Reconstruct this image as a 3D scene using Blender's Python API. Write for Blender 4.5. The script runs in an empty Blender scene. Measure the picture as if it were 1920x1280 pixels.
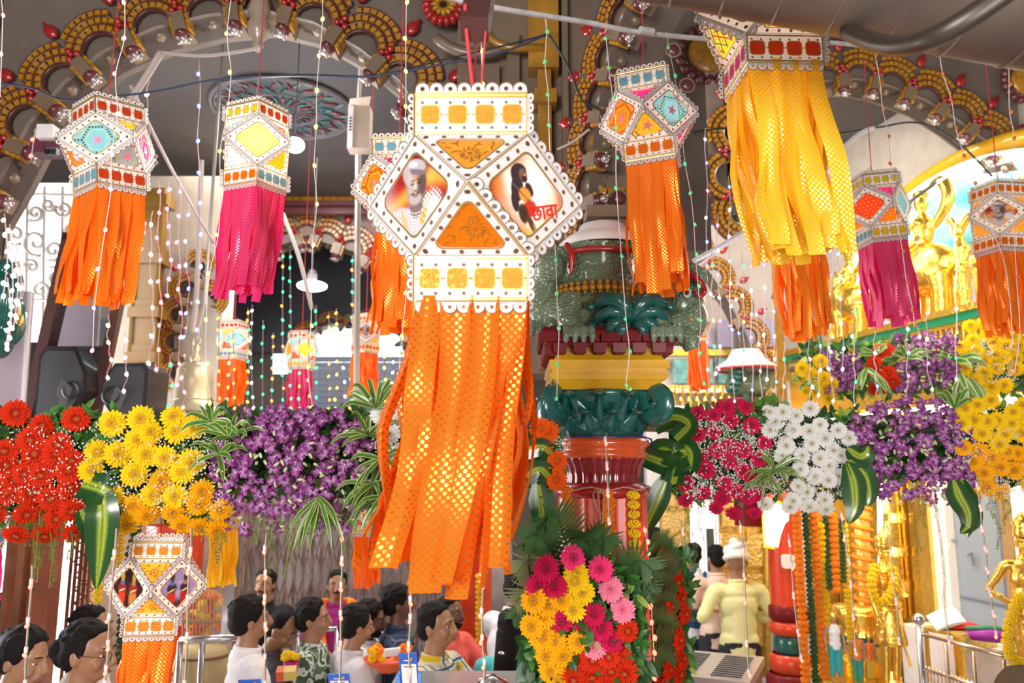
import bpy, math, random
import numpy as np
from mathutils import Vector as V, Matrix as MX, Euler
R = random.Random(11)
pi = math.pi; cos = math.cos; sin = math.sin
C = bpy.context.scene.collection
sc = bpy.context.scene
# ------------------------------------------------------------------ camera
F = 1493.333; TH = math.radians(9.1); CAM = V((0, 0, 2.35))
FW = V((0, cos(TH), sin(TH))); UP = V((0, -sin(TH), cos(TH))); RT = V((1, 0, 0))
cam = bpy.data.cameras.new('camera'); cam.lens = 28; cam.sensor_width = 36; cam.clip_start = .05; cam.clip_end = 200
cam.dof.use_dof = True; cam.dof.focus_distance = 2.45; cam.dof.aperture_fstop = 3.5
co = bpy.data.objects.new('camera', cam); C.objects.link(co)
co.location = CAM; co.rotation_euler = (pi/2 + TH, 0, 0); sc.camera = co
# ------------------------------------------------------------------ light
w = bpy.data.worlds.new('world'); sc.world = w; w.use_nodes = True
w.node_tree.nodes['Background'].inputs[0].default_value = (1, .95, .92, 1)
w.node_tree.nodes['Background'].inputs[1].default_value = .14
vs = sc.view_settings; vs.view_transform = 'Standard'; vs.look = 'None'; vs.gamma = 1; vs.use_curve_mapping = False
vs.exposure = 0.62
def area(name, loc, to, size, power, col=(1, 1, 1), sy=None):
    l = bpy.data.lights.new(name, 'AREA'); l.energy = power; l.color = col; l.size = size
    if sy: l.shape = 'RECTANGLE'; l.size_y = sy
    o = bpy.data.objects.new(name, l); C.objects.link(o); o.location = loc
    o.rotation_euler = (V(to) - V(loc)).to_track_quat('-Z', 'Y').to_euler(); return o
def lamp(name, loc, power, col=(1, 1, 1), r=.05):
    l = bpy.data.lights.new(name, 'POINT'); l.energy = power; l.color = col; l.shadow_soft_size = r
    o = bpy.data.objects.new(name, l); C.objects.link(o); o.location = loc; return o
area('entrance_fill', (-1.5, -2.1, 2.9), (0, 3, 2.7), 1.6, 172, (1, .97, .94), 1.4)  # unseen front fill on the entrance side, added to brighten lanterns and flowers
area('entrance_fill_low', (1.4, -.8, 2.0), (.6, 3, 2.3), 1.2, 45, (1, .97, .94), 1.0)  # second, lower fill added near the camera on the right
area('hall_fill_left', (-2.2, 7.4, 5.5), (-2.0, 7.6, 0), 1.6, 70, (1, .93, .88))  # added ceiling fill over the left bay, no known fixture
area('hall_fill_right', (2.0, 6.4, 5.5), (2.2, 7.2, 1.2), 1.2, 60, (1, .93, .8))  # unseen fill added under the ceiling for the right bay
area('hall_fill_center', (.4, 5.6, 5.5), (.4, 6.2, 0), 1.2, 85, (1, .94, .88))  # added fill hidden behind the pier, lifts the middle of the hall
area('street_daylight', (-5.6, 5.2, 2.0), (-1.0, 4.6, 1.4), 2.2, 200, (.95, .98, 1))
# ------------------------------------------------------------------ pixel <-> world helpers (lay out from the photograph, at real distances)
def ray(px, py): return RT*((px-960)/F) + UP*((640-py)/F) + FW
def P(px, py, d): return CAM + ray(px, py)*d            # d = distance along the view axis
def Q(px, py, Y):                                       # on the vertical plane Y = const
    r = ray(px, py); return CAM + r*(Y/r.y)
def onplane(px, py, p0, n):
    r = ray(px, py); return CAM + r*((p0-CAM).dot(n)/r.dot(n))
def mpp(p): return (p-CAM).dot(FW)/F                    # metres per pixel at p
# ------------------------------------------------------------------ materials
MATS = {}
def mat(name, col, rough=.5, metal=0, emit=0, ecol=None, vary=.0, vscale=8, bump=0, bscale=40, trans=0, coat=0, alpha=1, spec=.5):
    if name in MATS: return MATS[name]
    m = bpy.data.materials.new(name); m.use_nodes = True; nt = m.node_tree; n = nt.nodes; L = nt.links
    b = n['Principled BSDF']; out = n['Material Output']
    c4 = (*col, 1) if len(col) == 3 else col
    b.inputs['Base Color'].default_value = c4; b.inputs['Roughness'].default_value = rough
    b.inputs['Metallic'].default_value = metal; b.inputs['Coat Weight'].default_value = coat
    b.inputs['Coat Roughness'].default_value = .12; b.inputs['Specular IOR Level'].default_value = spec
    b.inputs['Alpha'].default_value = alpha
    if emit:
        b.inputs['Emission Color'].default_value = (*(ecol or col), 1); b.inputs['Emission Strength'].default_value = emit
    if vary:
        tx = n.new('ShaderNodeTexCoord'); no = n.new('ShaderNodeTexNoise'); no.inputs['Scale'].default_value = vscale; no.inputs['Detail'].default_value = 4
        L.new(tx.outputs['Object'], no.inputs['Vector'])
        r = n.new('ShaderNodeValToRGB'); r.color_ramp.elements[0].position = .3; r.color_ramp.elements[1].position = .7
        r.color_ramp.elements[0].color = tuple(max(0, x*(1-vary)) for x in col[:3]) + (1,)
        r.color_ramp.elements[1].color = tuple(min(1, x*(1+vary*.8)+.01*vary) for x in col[:3]) + (1,)
        L.new(no.outputs[0], r.inputs[0]); L.new(r.outputs[0], b.inputs['Base Color'])
    if bump:
        tx = n.new('ShaderNodeTexCoord'); no = n.new('ShaderNodeTexNoise'); no.inputs['Scale'].default_value = bscale; no.inputs['Detail'].default_value = 3
        L.new(tx.outputs['Object'], no.inputs['Vector']); bp = n.new('ShaderNodeBump'); bp.inputs['Strength'].default_value = bump; bp.inputs['Distance'].default_value = .01
        L.new(no.outputs[0], bp.inputs['Height']); L.new(bp.outputs[0], b.inputs['Normal'])
    if trans:
        t = n.new('ShaderNodeBsdfTranslucent'); t.inputs[0].default_value = c4
        mx = n.new('ShaderNodeMixShader'); mx.inputs[0].default_value = trans
        L.new(b.outputs[0], mx.inputs[1]); L.new(t.outputs[0], mx.inputs[2]); L.new(mx.outputs[0], out.inputs[0])
    m.cycles.emission_sampling = 'NONE' if emit and emit > 0 and not name.startswith('lampglow') else 'AUTO'
    MATS[name] = m; return m
def vcmat(name, rough=.5, metal=0, emit=0, coat=0, trans=0):
    if name in MATS: return MATS[name]
    m = mat(name, (1, 1, 1), rough, metal, coat=coat); nt = m.node_tree; a = nt.nodes.new('ShaderNodeVertexColor'); a.layer_name = 'Col'
    b = nt.nodes['Principled BSDF']; nt.links.new(a.outputs[0], b.inputs['Base Color'])
    if emit: nt.links.new(a.outputs[0], b.inputs['Emission Color']); b.inputs['Emission Strength'].default_value = emit; m.cycles.emission_sampling = 'NONE'
    return m
def dotfab(name, col, dot, pitch=.0085, rad=.27, trans=.45, dmetal=.9):
    """woven fabric printed with staggered foil dots, laid out in metres through UVs"""
    if name in MATS: return MATS[name]
    m = mat(name, col, .6, trans=trans, spec=.2); nt = m.node_tree; n = nt.nodes; L = nt.links; b = n['Principled BSDF']
    uv = n.new('ShaderNodeUVMap')
    def lat(off):
        mp = n.new('ShaderNodeMapping'); mp.inputs['Scale'].default_value = (1/pitch, 1/pitch, 1); mp.inputs['Location'].default_value = (off, off, 0)
        L.new(uv.outputs[0], mp.inputs[0]); fr = n.new('ShaderNodeVectorMath'); fr.operation = 'FRACTION'; L.new(mp.outputs[0], fr.inputs[0])
        sb = n.new('ShaderNodeVectorMath'); sb.operation = 'SUBTRACT'; sb.inputs[1].default_value = (.5, .5, 0); L.new(fr.outputs[0], sb.inputs[0])
        ln = n.new('ShaderNodeVectorMath'); ln.operation = 'LENGTH'; L.new(sb.outputs[0], ln.inputs[0]); return ln.outputs['Value']
    mn = n.new('ShaderNodeMath'); mn.operation = 'MINIMUM'; L.new(lat(0), mn.inputs[0]); L.new(lat(.5), mn.inputs[1])
    ls = n.new('ShaderNodeMath'); ls.operation = 'LESS_THAN'; ls.inputs[1].default_value = rad; L.new(mn.outputs[0], ls.inputs[0])
    mixc = n.new('ShaderNodeMix'); mixc.data_type = 'RGBA'; mixc.inputs[6].default_value = (*col, 1); mixc.inputs[7].default_value = (*dot, 1)
    L.new(ls.outputs[0], mixc.inputs[0]); L.new(mixc.outputs[2], b.inputs['Base Color'])
    mm = n.new('ShaderNodeMath'); mm.operation = 'MULTIPLY'; mm.inputs[1].default_value = dmetal; L.new(ls.outputs[0], mm.inputs[0]); L.new(mm.outputs[0], b.inputs['Metallic'])
    rr = n.new('ShaderNodeMapRange'); rr.inputs[3].default_value = .6; rr.inputs[4].default_value = .28; L.new(ls.outputs[0], rr.inputs[0]); L.new(rr.outputs[0], b.inputs['Roughness'])
    for x in n:
        if x.type == 'MIX_SHADER':
            t2 = n.new('ShaderNodeMath'); t2.operation = 'MULTIPLY_ADD'; t2.inputs[1].default_value = -trans*.7; t2.inputs[2].default_value = trans
            L.new(ls.outputs[0], t2.inputs[0]); L.new(t2.outputs[0], x.inputs[0])
    return m
# ------------------------------------------------------------------ mesh builder
class MB:
    def __init__(s): s.v = []; s.f = []; s.m = []; s.uv = None
    def add(s, vs, fs, mi=0, X=None):
        o = len(s.v)
        if X is not None: vs = [X @ V(p) for p in vs]
        s.v.extend([tuple(p) for p in vs]); s.f.extend([tuple(i+o for i in f) for f in fs]); s.m.extend([mi]*len(fs)); return s
    def box(s, c, d, mi=0, X=None, tap=1):
        x, y, z = d[0]/2, d[1]/2, d[2]/2; t = tap
        vs = [(c[0]+a*x*(t if k > 0 else 1), c[1]+b*y*(t if k > 0 else 1), c[2]+k*z) for k in (-1, 1) for b in (-1, 1) for a in (-1, 1)]
        return s.add(vs, [(0, 2, 3, 1), (4, 5, 7, 6), (0, 1, 5, 4), (2, 6, 7, 3), (0, 4, 6, 2), (1, 3, 7, 5)], mi, X)
    def tube(s, pts, r, n=6, mi=0, cap=True, X=None, closed=False, flat=1.0):
        pts = [V(p) for p in pts]; N = len(pts); rs = r if isinstance(r, (list, tuple)) else [r]*N
        vs = []; fs = []; pu = None
        for i, p in enumerate(pts):
            if closed: t = pts[(i+1) % N]-pts[i-1]
            else: t = pts[min(i+1, N-1)]-pts[max(i-1, 0)]
            if t.length < 1e-9: t = V((0, 0, 1))
            t.normalize()
            u = (pu - t*pu.dot(t)) if pu is not None else (V((0, 0, 1)) if abs(t.z) < .9 else V((1, 0, 0))).cross(t)
            if u.length < 1e-6: u = V((1, 0, 0)).cross(t)
            u.normalize(); pu = u; w_ = t.cross(u)
            for k in range(n):
                a = 2*pi*k/n; vs.append(p + (u*cos(a) + w_*sin(a)*flat)*rs[i])
        for i in range(N if closed else N-1):
            j = (i+1) % N
            for k in range(n): fs.append((i*n+k, i*n+(k+1) % n, j*n+(k+1) % n, j*n+k))
        if cap and not closed: fs.append(tuple(range(n))[::-1]); fs.append(tuple((N-1)*n+k for k in range(n)))
        return s.add(vs, fs, mi, X)
    def lathe(s, prof, n=24, mi=0, X=None, flute=0, fn=0, a0=0, a1=2*pi):
        vs = []; fs = []; full = abs(a1-a0-2*pi) < 1e-6; N = n if full else n+1
        for (r, z) in prof:
            for k in range(N):
                a = a0+(a1-a0)*k/n; q = r*(1 - flute*abs(cos(a*fn/2))) if fn else r
                vs.append((q*cos(a), q*sin(a), z))
        for i in range(len(prof)-1):
            for k in range(n):
                k2 = (k+1) % N; fs.append((i*N+k, i*N+k2, (i+1)*N+k2, (i+1)*N+k))
        return s.add(vs, fs, mi, X)
    def ell(s, c, r, n=10, m=6, mi=0, X=None, rot=None):
        if isinstance(r, (int, float)): r = (r, r, r)
        vs = []; fs = []; c = V(c)
        for i in range(m+1):
            ph = pi*i/m - pi/2
            for k in range(n):
                a = 2*pi*k/n; q = V((r[0]*cos(ph)*cos(a), r[1]*cos(ph)*sin(a), r[2]*sin(ph)))
                if rot is not None: q = rot @ q
                vs.append(c+q)
        for i in range(m):
            for k in range(n): fs.append((i*n+k, i*n+(k+1) % n, (i+1)*n+(k+1) % n, (i+1)*n+k))
        return s.add(vs, fs, mi, X)
    def prism(s, poly, t, mi=0, X=None, z0=0):
        n = len(poly); vs = [(p[0], p[1], z0) for p in poly] + [(p[0], p[1], z0+t) for p in poly]
        fs = [tuple(range(n))[::-1], tuple(range(n, 2*n))] + [(i, (i+1) % n, n+(i+1) % n, n+i) for i in range(n)]
        return s.add(vs, fs, mi, X)
    def build(s, name, mats, parent=None, smooth=False, world=True, uv=None, kind=None, label=None):
        me = bpy.data.meshes.new(name); vs = s.v
        if parent is not None and world:
            iv = wmat(parent).inverted(); a = np.array(vs, dtype=float).reshape(-1, 3)
            m = np.array(iv); a = a @ m[:3, :3].T + m[:3, 3]; vs = a.tolist()
        me.from_pydata(vs, [], s.f); 
        mats = mats if isinstance(mats, (list, tuple)) else [mats]
        for m in mats: me.materials.append(m)
        if len(mats) > 1: me.polygons.foreach_set('material_index', s.m)
        if smooth: me.polygons.foreach_set('use_smooth', [True]*len(me.polygons))
        if uv is not None:
            ul = me.uv_layers.new(name='UVMap'); li = np.empty(len(me.loops), dtype=np.int32); me.loops.foreach_get('vertex_index', li)
            ul.data.foreach_set('uv', np.array(uv, dtype=np.float32)[li].ravel())
        me.update()
        o = bpy.data.objects.new(name, me); C.objects.link(o)
        if parent is not None: o.parent = parent; WM[o.name] = wmat(parent)
        if kind: o['kind'] = kind
        if label: o['label'] = label
        return o
WM = {}
def wmat(o): return WM.get(o.name, MX.Identity(4))
def thing(name, label, cat, loc=(0, 0, 0), rot=(0, 0, 0), group=None, kind=None):
    o = bpy.data.objects.new(name, None); C.objects.link(o); o.empty_display_size = .05
    o.location = loc; o.rotation_euler = rot; WM[o.name] = MX.Translation(V(loc)) @ Euler(rot).to_matrix().to_4x4()
    if label: o['label'] = label
    if cat: o['category'] = cat
    if group: o['group'] = group
    if kind: o['kind'] = kind
    return o
def tag(o, label, cat, group=None):
    o['label'] = label; o['category'] = cat
    if group: o['group'] = group
    return o
def struct(o): o['kind'] = 'structure'; return o
def inst(name, me, parent, M4, world=True):
    """a part that shares mesh data"""
    o = bpy.data.objects.new(name, me); C.objects.link(o); o.parent = parent
    L_ = (wmat(parent).inverted() @ M4) if world else M4
    o.matrix_basis = L_; WM[o.name] = wmat(parent) @ L_; return o
def frame(p, z, x=None, s=1.0):
    """matrix at p whose local Z looks along z"""
    z = V(z).normalized(); x = V(x) if x is not None else (V((0, 0, 1)) if abs(z.z) < .95 else V((1, 0, 0)))
    y = z.cross(x).normalized(); x = y.cross(z)
    m = MX((x, y, z)).transposed().to_4x4(); m = m @ MX.Scale(s, 4); m.translation = V(p); return m
def meshof(mb, name, mats, smooth=False, uv=None):
    o = mb.build(name, mats, smooth=smooth, uv=uv); me = o.data; bpy.data.objects.remove(o); return me
def rnd(a, b): return a+(b-a)*R.random()
def spline(pts, n=6):
    pts = [V(p) for p in pts]; out = []
    for i in range(len(pts)-1):
        p0 = pts[max(i-1, 0)]; p1 = pts[i]; p2 = pts[i+1]; p3 = pts[min(i+2, len(pts)-1)]
        for k in range(n):
            t = k/n; out.append(.5*((2*p1)+(p2-p0)*t+(2*p0-5*p1+4*p2-p3)*t*t+(-p0+3*p1-3*p2+p3)*t**3))
    out.append(pts[-1]); return out
# palette
CREAM = mat('cream_plaster', (.19, .135, .088), .38, vary=.18, vscale=3, bump=.15, bscale=30, coat=.25)
GREYP = mat('aged_plaster', (.16, .125, .10), .6, vary=.25, vscale=2.5)
OCHRE = mat('ochre_gloss_paint', (.44, .20, .010), .3, vary=.3, vscale=30, coat=.5)
MAROON = mat('maroon_gloss_paint', (.12, .025, .03), .3, coat=.4)
REDP = mat('red_gloss_paint', (.36, .012, .012), .25, coat=.6, vary=.2, vscale=20)
YEL = mat('yellow_gloss_paint', (.72, .38, .012), .3, coat=.5, vary=.12, vscale=12, bump=.2, bscale=20)
TEAL = mat('teal_gloss_paint', (.008, .10, .085), .25, coat=.7, vary=.3, vscale=18)
SAGE = mat('sage_green_paint', (.16, .23, .15), .3, coat=.6, vary=.3, vscale=12, bump=.6, bscale=60)
GOLD = mat('gold_gilding', (.95, .62, .14), .28, metal=.85, vary=.15, vscale=30, bump=.3, bscale=60)
GOLDT = mat('gold_trim', (.55, .33, .07), .3, metal=.75)
WHITE = mat('white_card', (.78, .76, .77), .6, trans=.25, spec=.2)
WPAINT = mat('white_paint', (.8, .78, .78), .5, vary=.06)
BROWND = mat('brown_print', (.16, .07, .03), .6)
DARK = mat('dark_void', (.02, .018, .017), .8)
BLACK = mat('black_plastic', (.02, .02, .022), .4)
STEEL = mat('brushed_steel', (.62, .62, .64), .25, metal=1)
WOOD = mat('brown_wood', (.2, .07, .03), .45, vary=.35, vscale=6)
SAFF = mat('saffron_red_paint', (.62, .045, .006), .35, coat=.12, vary=.15, vscale=9)
# ================================================================== the setting
def slab(name, c, d, m, rot=0):
    b = MB(); b.box((0, 0, 0), d, X=MX.Translation(V(c)) @ MX.Rotation(rot, 4, 'Z')); return struct(b.build(name, m))
FLOORM = mat('stone_floor', (.36, .32, .3), .25, vary=.2, vscale=2)
cf = slab('ceiling_front', (-.6, .5, 5.62), (13, 6.6, .12), mat('grey_ceiling', (.10, .088, .085), .6, vary=.2, vscale=1.2))
fl = slab('floor', (0, 8, -.05), (24, 26, .1), FLOORM)
cl = slab('ceiling', (-.6, 8.3, 5.62), (13, 9.0, .12), mat('grey_ceiling', (.10, .088, .085), .6, vary=.2, vscale=1.2))
wb = slab('wall_back', (-1.2, 12.1, 2.8), (12, .2, 5.8), GREYP)
wl = slab('wall_left', (-6.1, 8.6, 4.1), (.2, 7, 3.0), GREYP)
# ------------------------------------------------------------------ scalloped arches
def brick_mesh(name, m):
    b = MB(); b.box((0, 0, 0), (1, 1, 1)); b.v = [(x*(1-.12*(z > 0)), y*(1-.12*(z > 0)), z) for x, y, z in b.v]; return meshof(b, name, m)
BRK = brick_mesh('brick', OCHRE)
def trefoil(b, X, s, mi):
    for a, l in ((90, 1.0), (-25, .9), (205, .9)):
        a = math.radians(a); b.ell((cos(a)*.55*s, sin(a)*.6*s, .2*s), (.42*s, .5*s*l, .35*s), 8, 5, mi, X=X)
    b.ell((0, 0, .35*s), (.3*s, .3*s, .3*s), 8, 5, mi, X=X)
def arch(nodes, n, s, name, label, bricks=True, group=None, depth=.30, rings=((36, 49), (53, 65), (69, 80)), leaves=True, cups=True, flip=1, skip=()):
    """nodes: the cup centres along the soffit; n: unit normal of the face (towards the viewer); s: metres per drawing unit"""
    n = V(n).normalized(); N = len(nodes)
    root = thing(name, label, 'arch', nodes[N//2], group=group)
    FARM = not bricks
    mould = MB(); red = MB(); cup = MB(); brk = MB(); knob = MB(); jb = MB(); face = MB()
    cnt = 0
    for i, p in enumerate(nodes):
        a = nodes[max(i-1, 0)]; c = nodes[min(i+1, N-1)]; t = (c-a).normalized(); o = n.cross(t).normalized()*flip
        if i == 0 or i == N-1: pass
        dl = [(q-p).length for q in (a, c) if (q-p).length > 1e-6]; h = .5*sum(dl)/len(dl)
        def pt(r, ph, zz): return p + (o*cos(ph)+t*sin(ph))*r + n*zz
        # backing plate of the lobe
        ro = 84*s; pm = math.asin(min(1, h/ro))*1.0
        for k in range(8):
            f0 = -pm+2*pm*k/8; f1 = -pm+2*pm*(k+1)/8
            face.add([pt(30*s, f0*1.6, 0), pt(30*s, f1*1.6, 0), pt(ro, f1, 0), pt(ro, f0, 0)], [(0, 1, 2, 3)])
        for rr in [r for r, _ in rings] + [rings[-1][1]+3]:
            r_ = (rr-2)*s; pm = min(math.asin(min(1, h/r_)), math.radians(88))
            mould.tube([pt(r_, -pm+2*pm*k/10, 2*s) for k in range(11)], 2.6*s, 5)
        for (r0, r1) in rings:
            rm = (r0+r1)/2*s; pm = min(math.asin(min(1, h/rm)), math.radians(80)); nb = max(2, int(round(2*pm*rm/(13.5*s))))
            for k in range(nb):
                ph = -pm + 2*pm*(k+.5)/nb; q = pt(rm, ph, 2.2*s)
                rad = (q-p-n*2.2*s).normalized(); tg = n.cross(rad)
                m = MX((tg, rad, n)).transposed().to_4x4() @ MX.Diagonal((11.0*s*rnd(.9, 1.06), (r1-r0-1.5)*s, 7*s*rnd(.8, 1.1), 1)); m.translation = q
                if bricks and cnt < 295: inst('brick', BRK, root, m); cnt += 1
                else: jb.box((0, 0, 0), (1, 1, 1), X=m)
        if cups:   # half-round cream cup running back along the soffit
            prof = []
            for zz, r in ((7, 34), (4, 39), (-26, 38), (-27, 28), (-40, 26), (-41, 16), (-52, 14)):
                prof.append((zz*s, r*s))
            vs = []; fs = []; K = 13
            for zz, r in prof:
                for k in range(K): ph = -pi*.62+2*pi*.62*k/(K-1); vs.append(pt(r, ph, zz))
            for a_ in range(len(prof)-1):
                for k in range(K-1): fs.append((a_*K+k, a_*K+k+1, (a_+1)*K+k+1, (a_+1)*K+k))
            cup.add(vs, fs)
            cup.ell(pt(2*s, 0, -34*s), (12*s, 12*s, 12*s), 8, 5)
        if cups and bricks: cup.build('cup_ornament', CREAM, root, smooth=True); cup = MB()
        if i < N-1 and i not in skip:
            c = nodes[i+1]; mid = (p+c)/2; t2 = (c-p).normalized(); o2 = n.cross(t2).normalized()*flip; 
            trefoil(red, MX((t2*1, o2, n)).transposed().to_4x4() if False else _fr(mid+o2*22*s+n*6*s, t2, o2, n), 17*s, 0)
            if leaves and i % 1 == 0:
                red.ell(mid+o2*92*s+n*3*s, (13*s, 17*s, 7*s), 8, 6, rot=MX((t2, o2, n)).transposed())
                red.ell(mid+o2*106*s+n*3*s, (5*s, 12*s, 4*s), 6, 4, rot=MX((t2, o2, n)).transposed())
            X = _fr(mid-o2*6*s, t2, o2, n)
            brk.box((0, -2*s, 4*s), (23*s, 36*s, 22*s), 0, X=X); brk.box((0, -6*s, -24*s), (28*s, 34*s, 34*s), 0, X=X)
            for sx in (-1, 1):
                for k in range(3): jb.box((sx*15*s, (-14+k*11)*s, -6*s), (6*s, 9.5*s, 26*s), X=X)
            knob.ell(mid-o2*30*s+n*0*s, (15*s, 11*s, 15*s), 10, 6, rot=MX((t2, o2, n)).transposed())
            knob.ell(mid-o2*40*s+n*0*s, (9*s, 9*s, 9*s), 8, 5, 1, rot=MX((t2, o2, n)).transposed())
            if bricks: red.build('leaf_ornament', REDP, root, smooth=True); red = MB(); brk.build('bracket_block', CREAM, root); brk = MB()
            for k in range(5): knob.ell(mid-o2*(42+3*(k % 2))*s+t2*(k-2)*6*s+n*(k % 3-1)*5*s, 3.4*s, 6, 4, 1)
            if bricks: knob.build('knob_drop', [MAROON, SILV], root, smooth=True); knob = MB()
    face.build('arch_face', mat('arch_gap_brown', (.07, .035, .02), .6), root); mould.build('moulding', MAROON, root, smooth=True)
    red.v and red.build('leaf_ornament', REDP, root, smooth=True, kind='stuff' if FARM else None)
    if cups and cup.v: cup.build('cup_ornament', CREAM, root, smooth=True, kind='stuff')
    brk.v and brk.build('bracket_block', CREAM, root, kind='stuff' if FARM else None); jb.build('small_brick_course', OCHRE, root, kind='stuff')
    knob.v and knob.build('knob_drop', [MAROON, SILV], root, smooth=True, kind='stuff' if FARM else None)
    # soffit behind the face
    so = MB(); vs = []; 
    for i, p in enumerate(nodes): vs += [p+n*0, p-n*depth]
    fs = [(2*i, 2*i+1, 2*i+3, 2*i+2) for i in range(N-1)]
    # raised by half a cup so that the cups hang under it
    cen = sum(nodes, V((0, 0, 0)))/N
    so.add([v for v in vs], fs); ob = so.build('soffit', GREYP, root)
    return root
SILV = mat('silver_paint', (.55, .5, .46), .2, metal=.6, coat=.5)
def _fr(p, x, y, z):
    m = MX((V(x), V(y), V(z))).transposed().to_4x4(); m.translation = V(p); return m
def wall_above(name, nodes, Y, top, m, th=.2, left=None, right=None, off=0):
    """a plane wall whose lower edge follows the arch nodes"""
    pts = [(p.x, p.z) for p in nodes]; 
    if left is not None: pts = [(left, pts[0][1])]+pts
    if right is not None: pts = pts+[(right, pts[-1][1])]
    b = MB(); n = len(pts); vs = []
    for y in (Y, Y+th):
        for x, z in pts: vs.append((x, y, z))
        for x, z in pts: vs.append((x, y, top))
    fs = []
    for i in range(n-1):
        fs.append((i, i+1, n+i+1, n+i)); fs.append((2*n+i+1, 2*n+i, 3*n+i, 3*n+i+1)); fs.append((i, 2*n+i, 2*n+i+1, i+1))
    b.add(vs, fs); return struct(b.build(name, m))
# left bay arch, facing us
YL = 4.0
LN = [(-62, 560), (-48, 410), (4, 322), (50, 231), (116, 153), (190, 94), (287, 50), (387, 26), (490, 16), (588, 40), (675, 90), (750, 150), (806, 232), (838, 330), (846, 440)]
LNP = [Q(x, y, YL) for x, y in LN]
SL = mpp(Q(300, 100, YL))*1.0
A1 = arch(LNP, (0, -1, 0), SL, 'scalloped_arch', 'large scalloped arch with ochre brick rings above the red and yellow flower garland')
wall_above('wall_front_left', LNP, YL+.03, 6.2, GREYP, .22, left=-5.2, right=Q(1010, 300, YL).x)
# pendant at the crown of the left arch
b = MB(); b.lathe([(0, -.1), (.012, -.09), (.03, -.06), (.022, -.03), (.05, .0), (.062, .05), (.045, .10), (.06, .13), (.05, .2), (.02, .26), (0, .27)], 16, X=MX.Translation(Q(491, 78, YL)-V((0, .06, 0))))
tag(b.build('pendant_finial', mat('dark_cream_gloss', (.36, .27, .2), .3, coat=.5), smooth=True), 'cream pendant finial hanging at the crown of the large left arch', 'ornament')
# ceiling medallion in the left bay
mc = Q(532, 195, 6.75); mc.z = 5.55
t = thing('ceiling_medallion', 'round painted ceiling medallion with radiating leaves inside the left bay', 'medallion', mc)
b = MB(); Xm = MX.Translation(mc)
for r, rr in ((.62, .022), (.585, .012), (.31, .014)): b.tube([mc+V((r*cos(a), r*sin(a), -.01)) for a in [2*pi*k/40 for k in range(40)]], rr, 6, closed=True)
b.build('rim', mat('medallion_rim', (.16, .14, .16), .4, coat=.4), t, smooth=True)
b = MB(); b.prism([(.6*cos(2*pi*k/36), .6*sin(2*pi*k/36)) for k in range(36)], .02, X=MX.Translation(mc-V((0, 0, .012)))); b.build('disc', mat('medallion_disc', (.07, .09, .1), .5, vary=.4), t)
lf = {c: MB() for c in range(3)}
for k in range(64):
    a = 2*pi*k/64; r = (.40, .48, .54)[k % 3]; q = mc+V((r*cos(a), r*sin(a), -.02))
    lf[k % 3].ell(q, (.075, .014, .012), 6, 4, rot=MX.Rotation(a+.5*((k % 2)*2-1), 3, 'Z'))
for k in range(24):
    a = 2*pi*k/24; q = mc+V((.19*cos(a), .19*sin(a), -.02)); lf[k % 2].ell(q, (.10, .016, .014), 6, 4, rot=MX.Rotation(a, 3, 'Z'))
for c, m in enumerate((mat('medallion_teal', (.03, .16, .17), .3, coat=.5), mat('medallion_red', (.26, .03, .05), .3, coat=.5), mat('medallion_grey', (.22, .28, .26), .3, coat=.5))): lf[c].build('painted_leaf_ring', m, t, smooth=True, kind='stuff')
# back cornices & arches of the left bay (far)
def cornice(name, label, xa, xb, py, Y, hs):
    t = thing(name, label, 'cornice', Q((xa+xb)/2, py, Y)); y = py
    for i, (h, m, pr) in enumerate(hs):
        a = Q(xa, y, Y); c = Q(xb, y, Y); z1 = a.z; z0 = Q(xa, y+h, Y).z
        b = MB(); b.box(((a.x+c.x)/2, Y-pr/2, (z0+z1)/2), (c.x-a.x, pr, z1-z0)); b.build('moulding', m, t); y += h
        if m is OCHRE:
            b = MB(); n_ = int((c.x-a.x)/.09)
            for k in range(n_): b.box((a.x+(k+.5)*.09, Y-pr-.012, (z0+z1)/2), (.06, .03, (z1-z0)*.8))
            b.build('dentil_row', m, t, kind='stuff')
    return t
cornice('far_cornice', 'red and ochre cornice under the dark ceiling at the far end of left bay', 120, 1010, 366, 9.2, ((8, MAROON, .12), (10, OCHRE, .1), (8, MAROON, .16), (12, MAROON, .08)))
YB = 9.3
farw = [(x, y) for x, y in ((395, 640), (410, 560), (440, 505), (490, 470), (540, 455), (575, 440), (610, 455), (660, 470), (712, 505), (745, 560), (755, 640))]
FP = [Q(x, y, YB) for x, y in farw]
arch(FP, (0, -1, 0), mpp(FP[4])*.60, 'far_arch', 'small ochre scalloped arch at the far end, above the white ceiling lamp', bricks=False, leaves=True)
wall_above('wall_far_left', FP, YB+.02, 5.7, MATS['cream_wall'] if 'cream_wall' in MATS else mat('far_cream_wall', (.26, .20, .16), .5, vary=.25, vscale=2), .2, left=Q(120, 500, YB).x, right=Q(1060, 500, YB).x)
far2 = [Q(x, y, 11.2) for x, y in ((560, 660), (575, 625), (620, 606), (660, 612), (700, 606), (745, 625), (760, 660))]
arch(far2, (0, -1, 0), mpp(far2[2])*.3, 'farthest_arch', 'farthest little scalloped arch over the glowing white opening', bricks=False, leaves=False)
wall_above('wall_farthest', far2, 11.22, 5.6, mat('dark_blue_wall', (.045, .042, .055), .6, vary=.3, vscale=2), .2, left=-6, right=1.5)  # wall of one dark bluish tone, mottled at random
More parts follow.
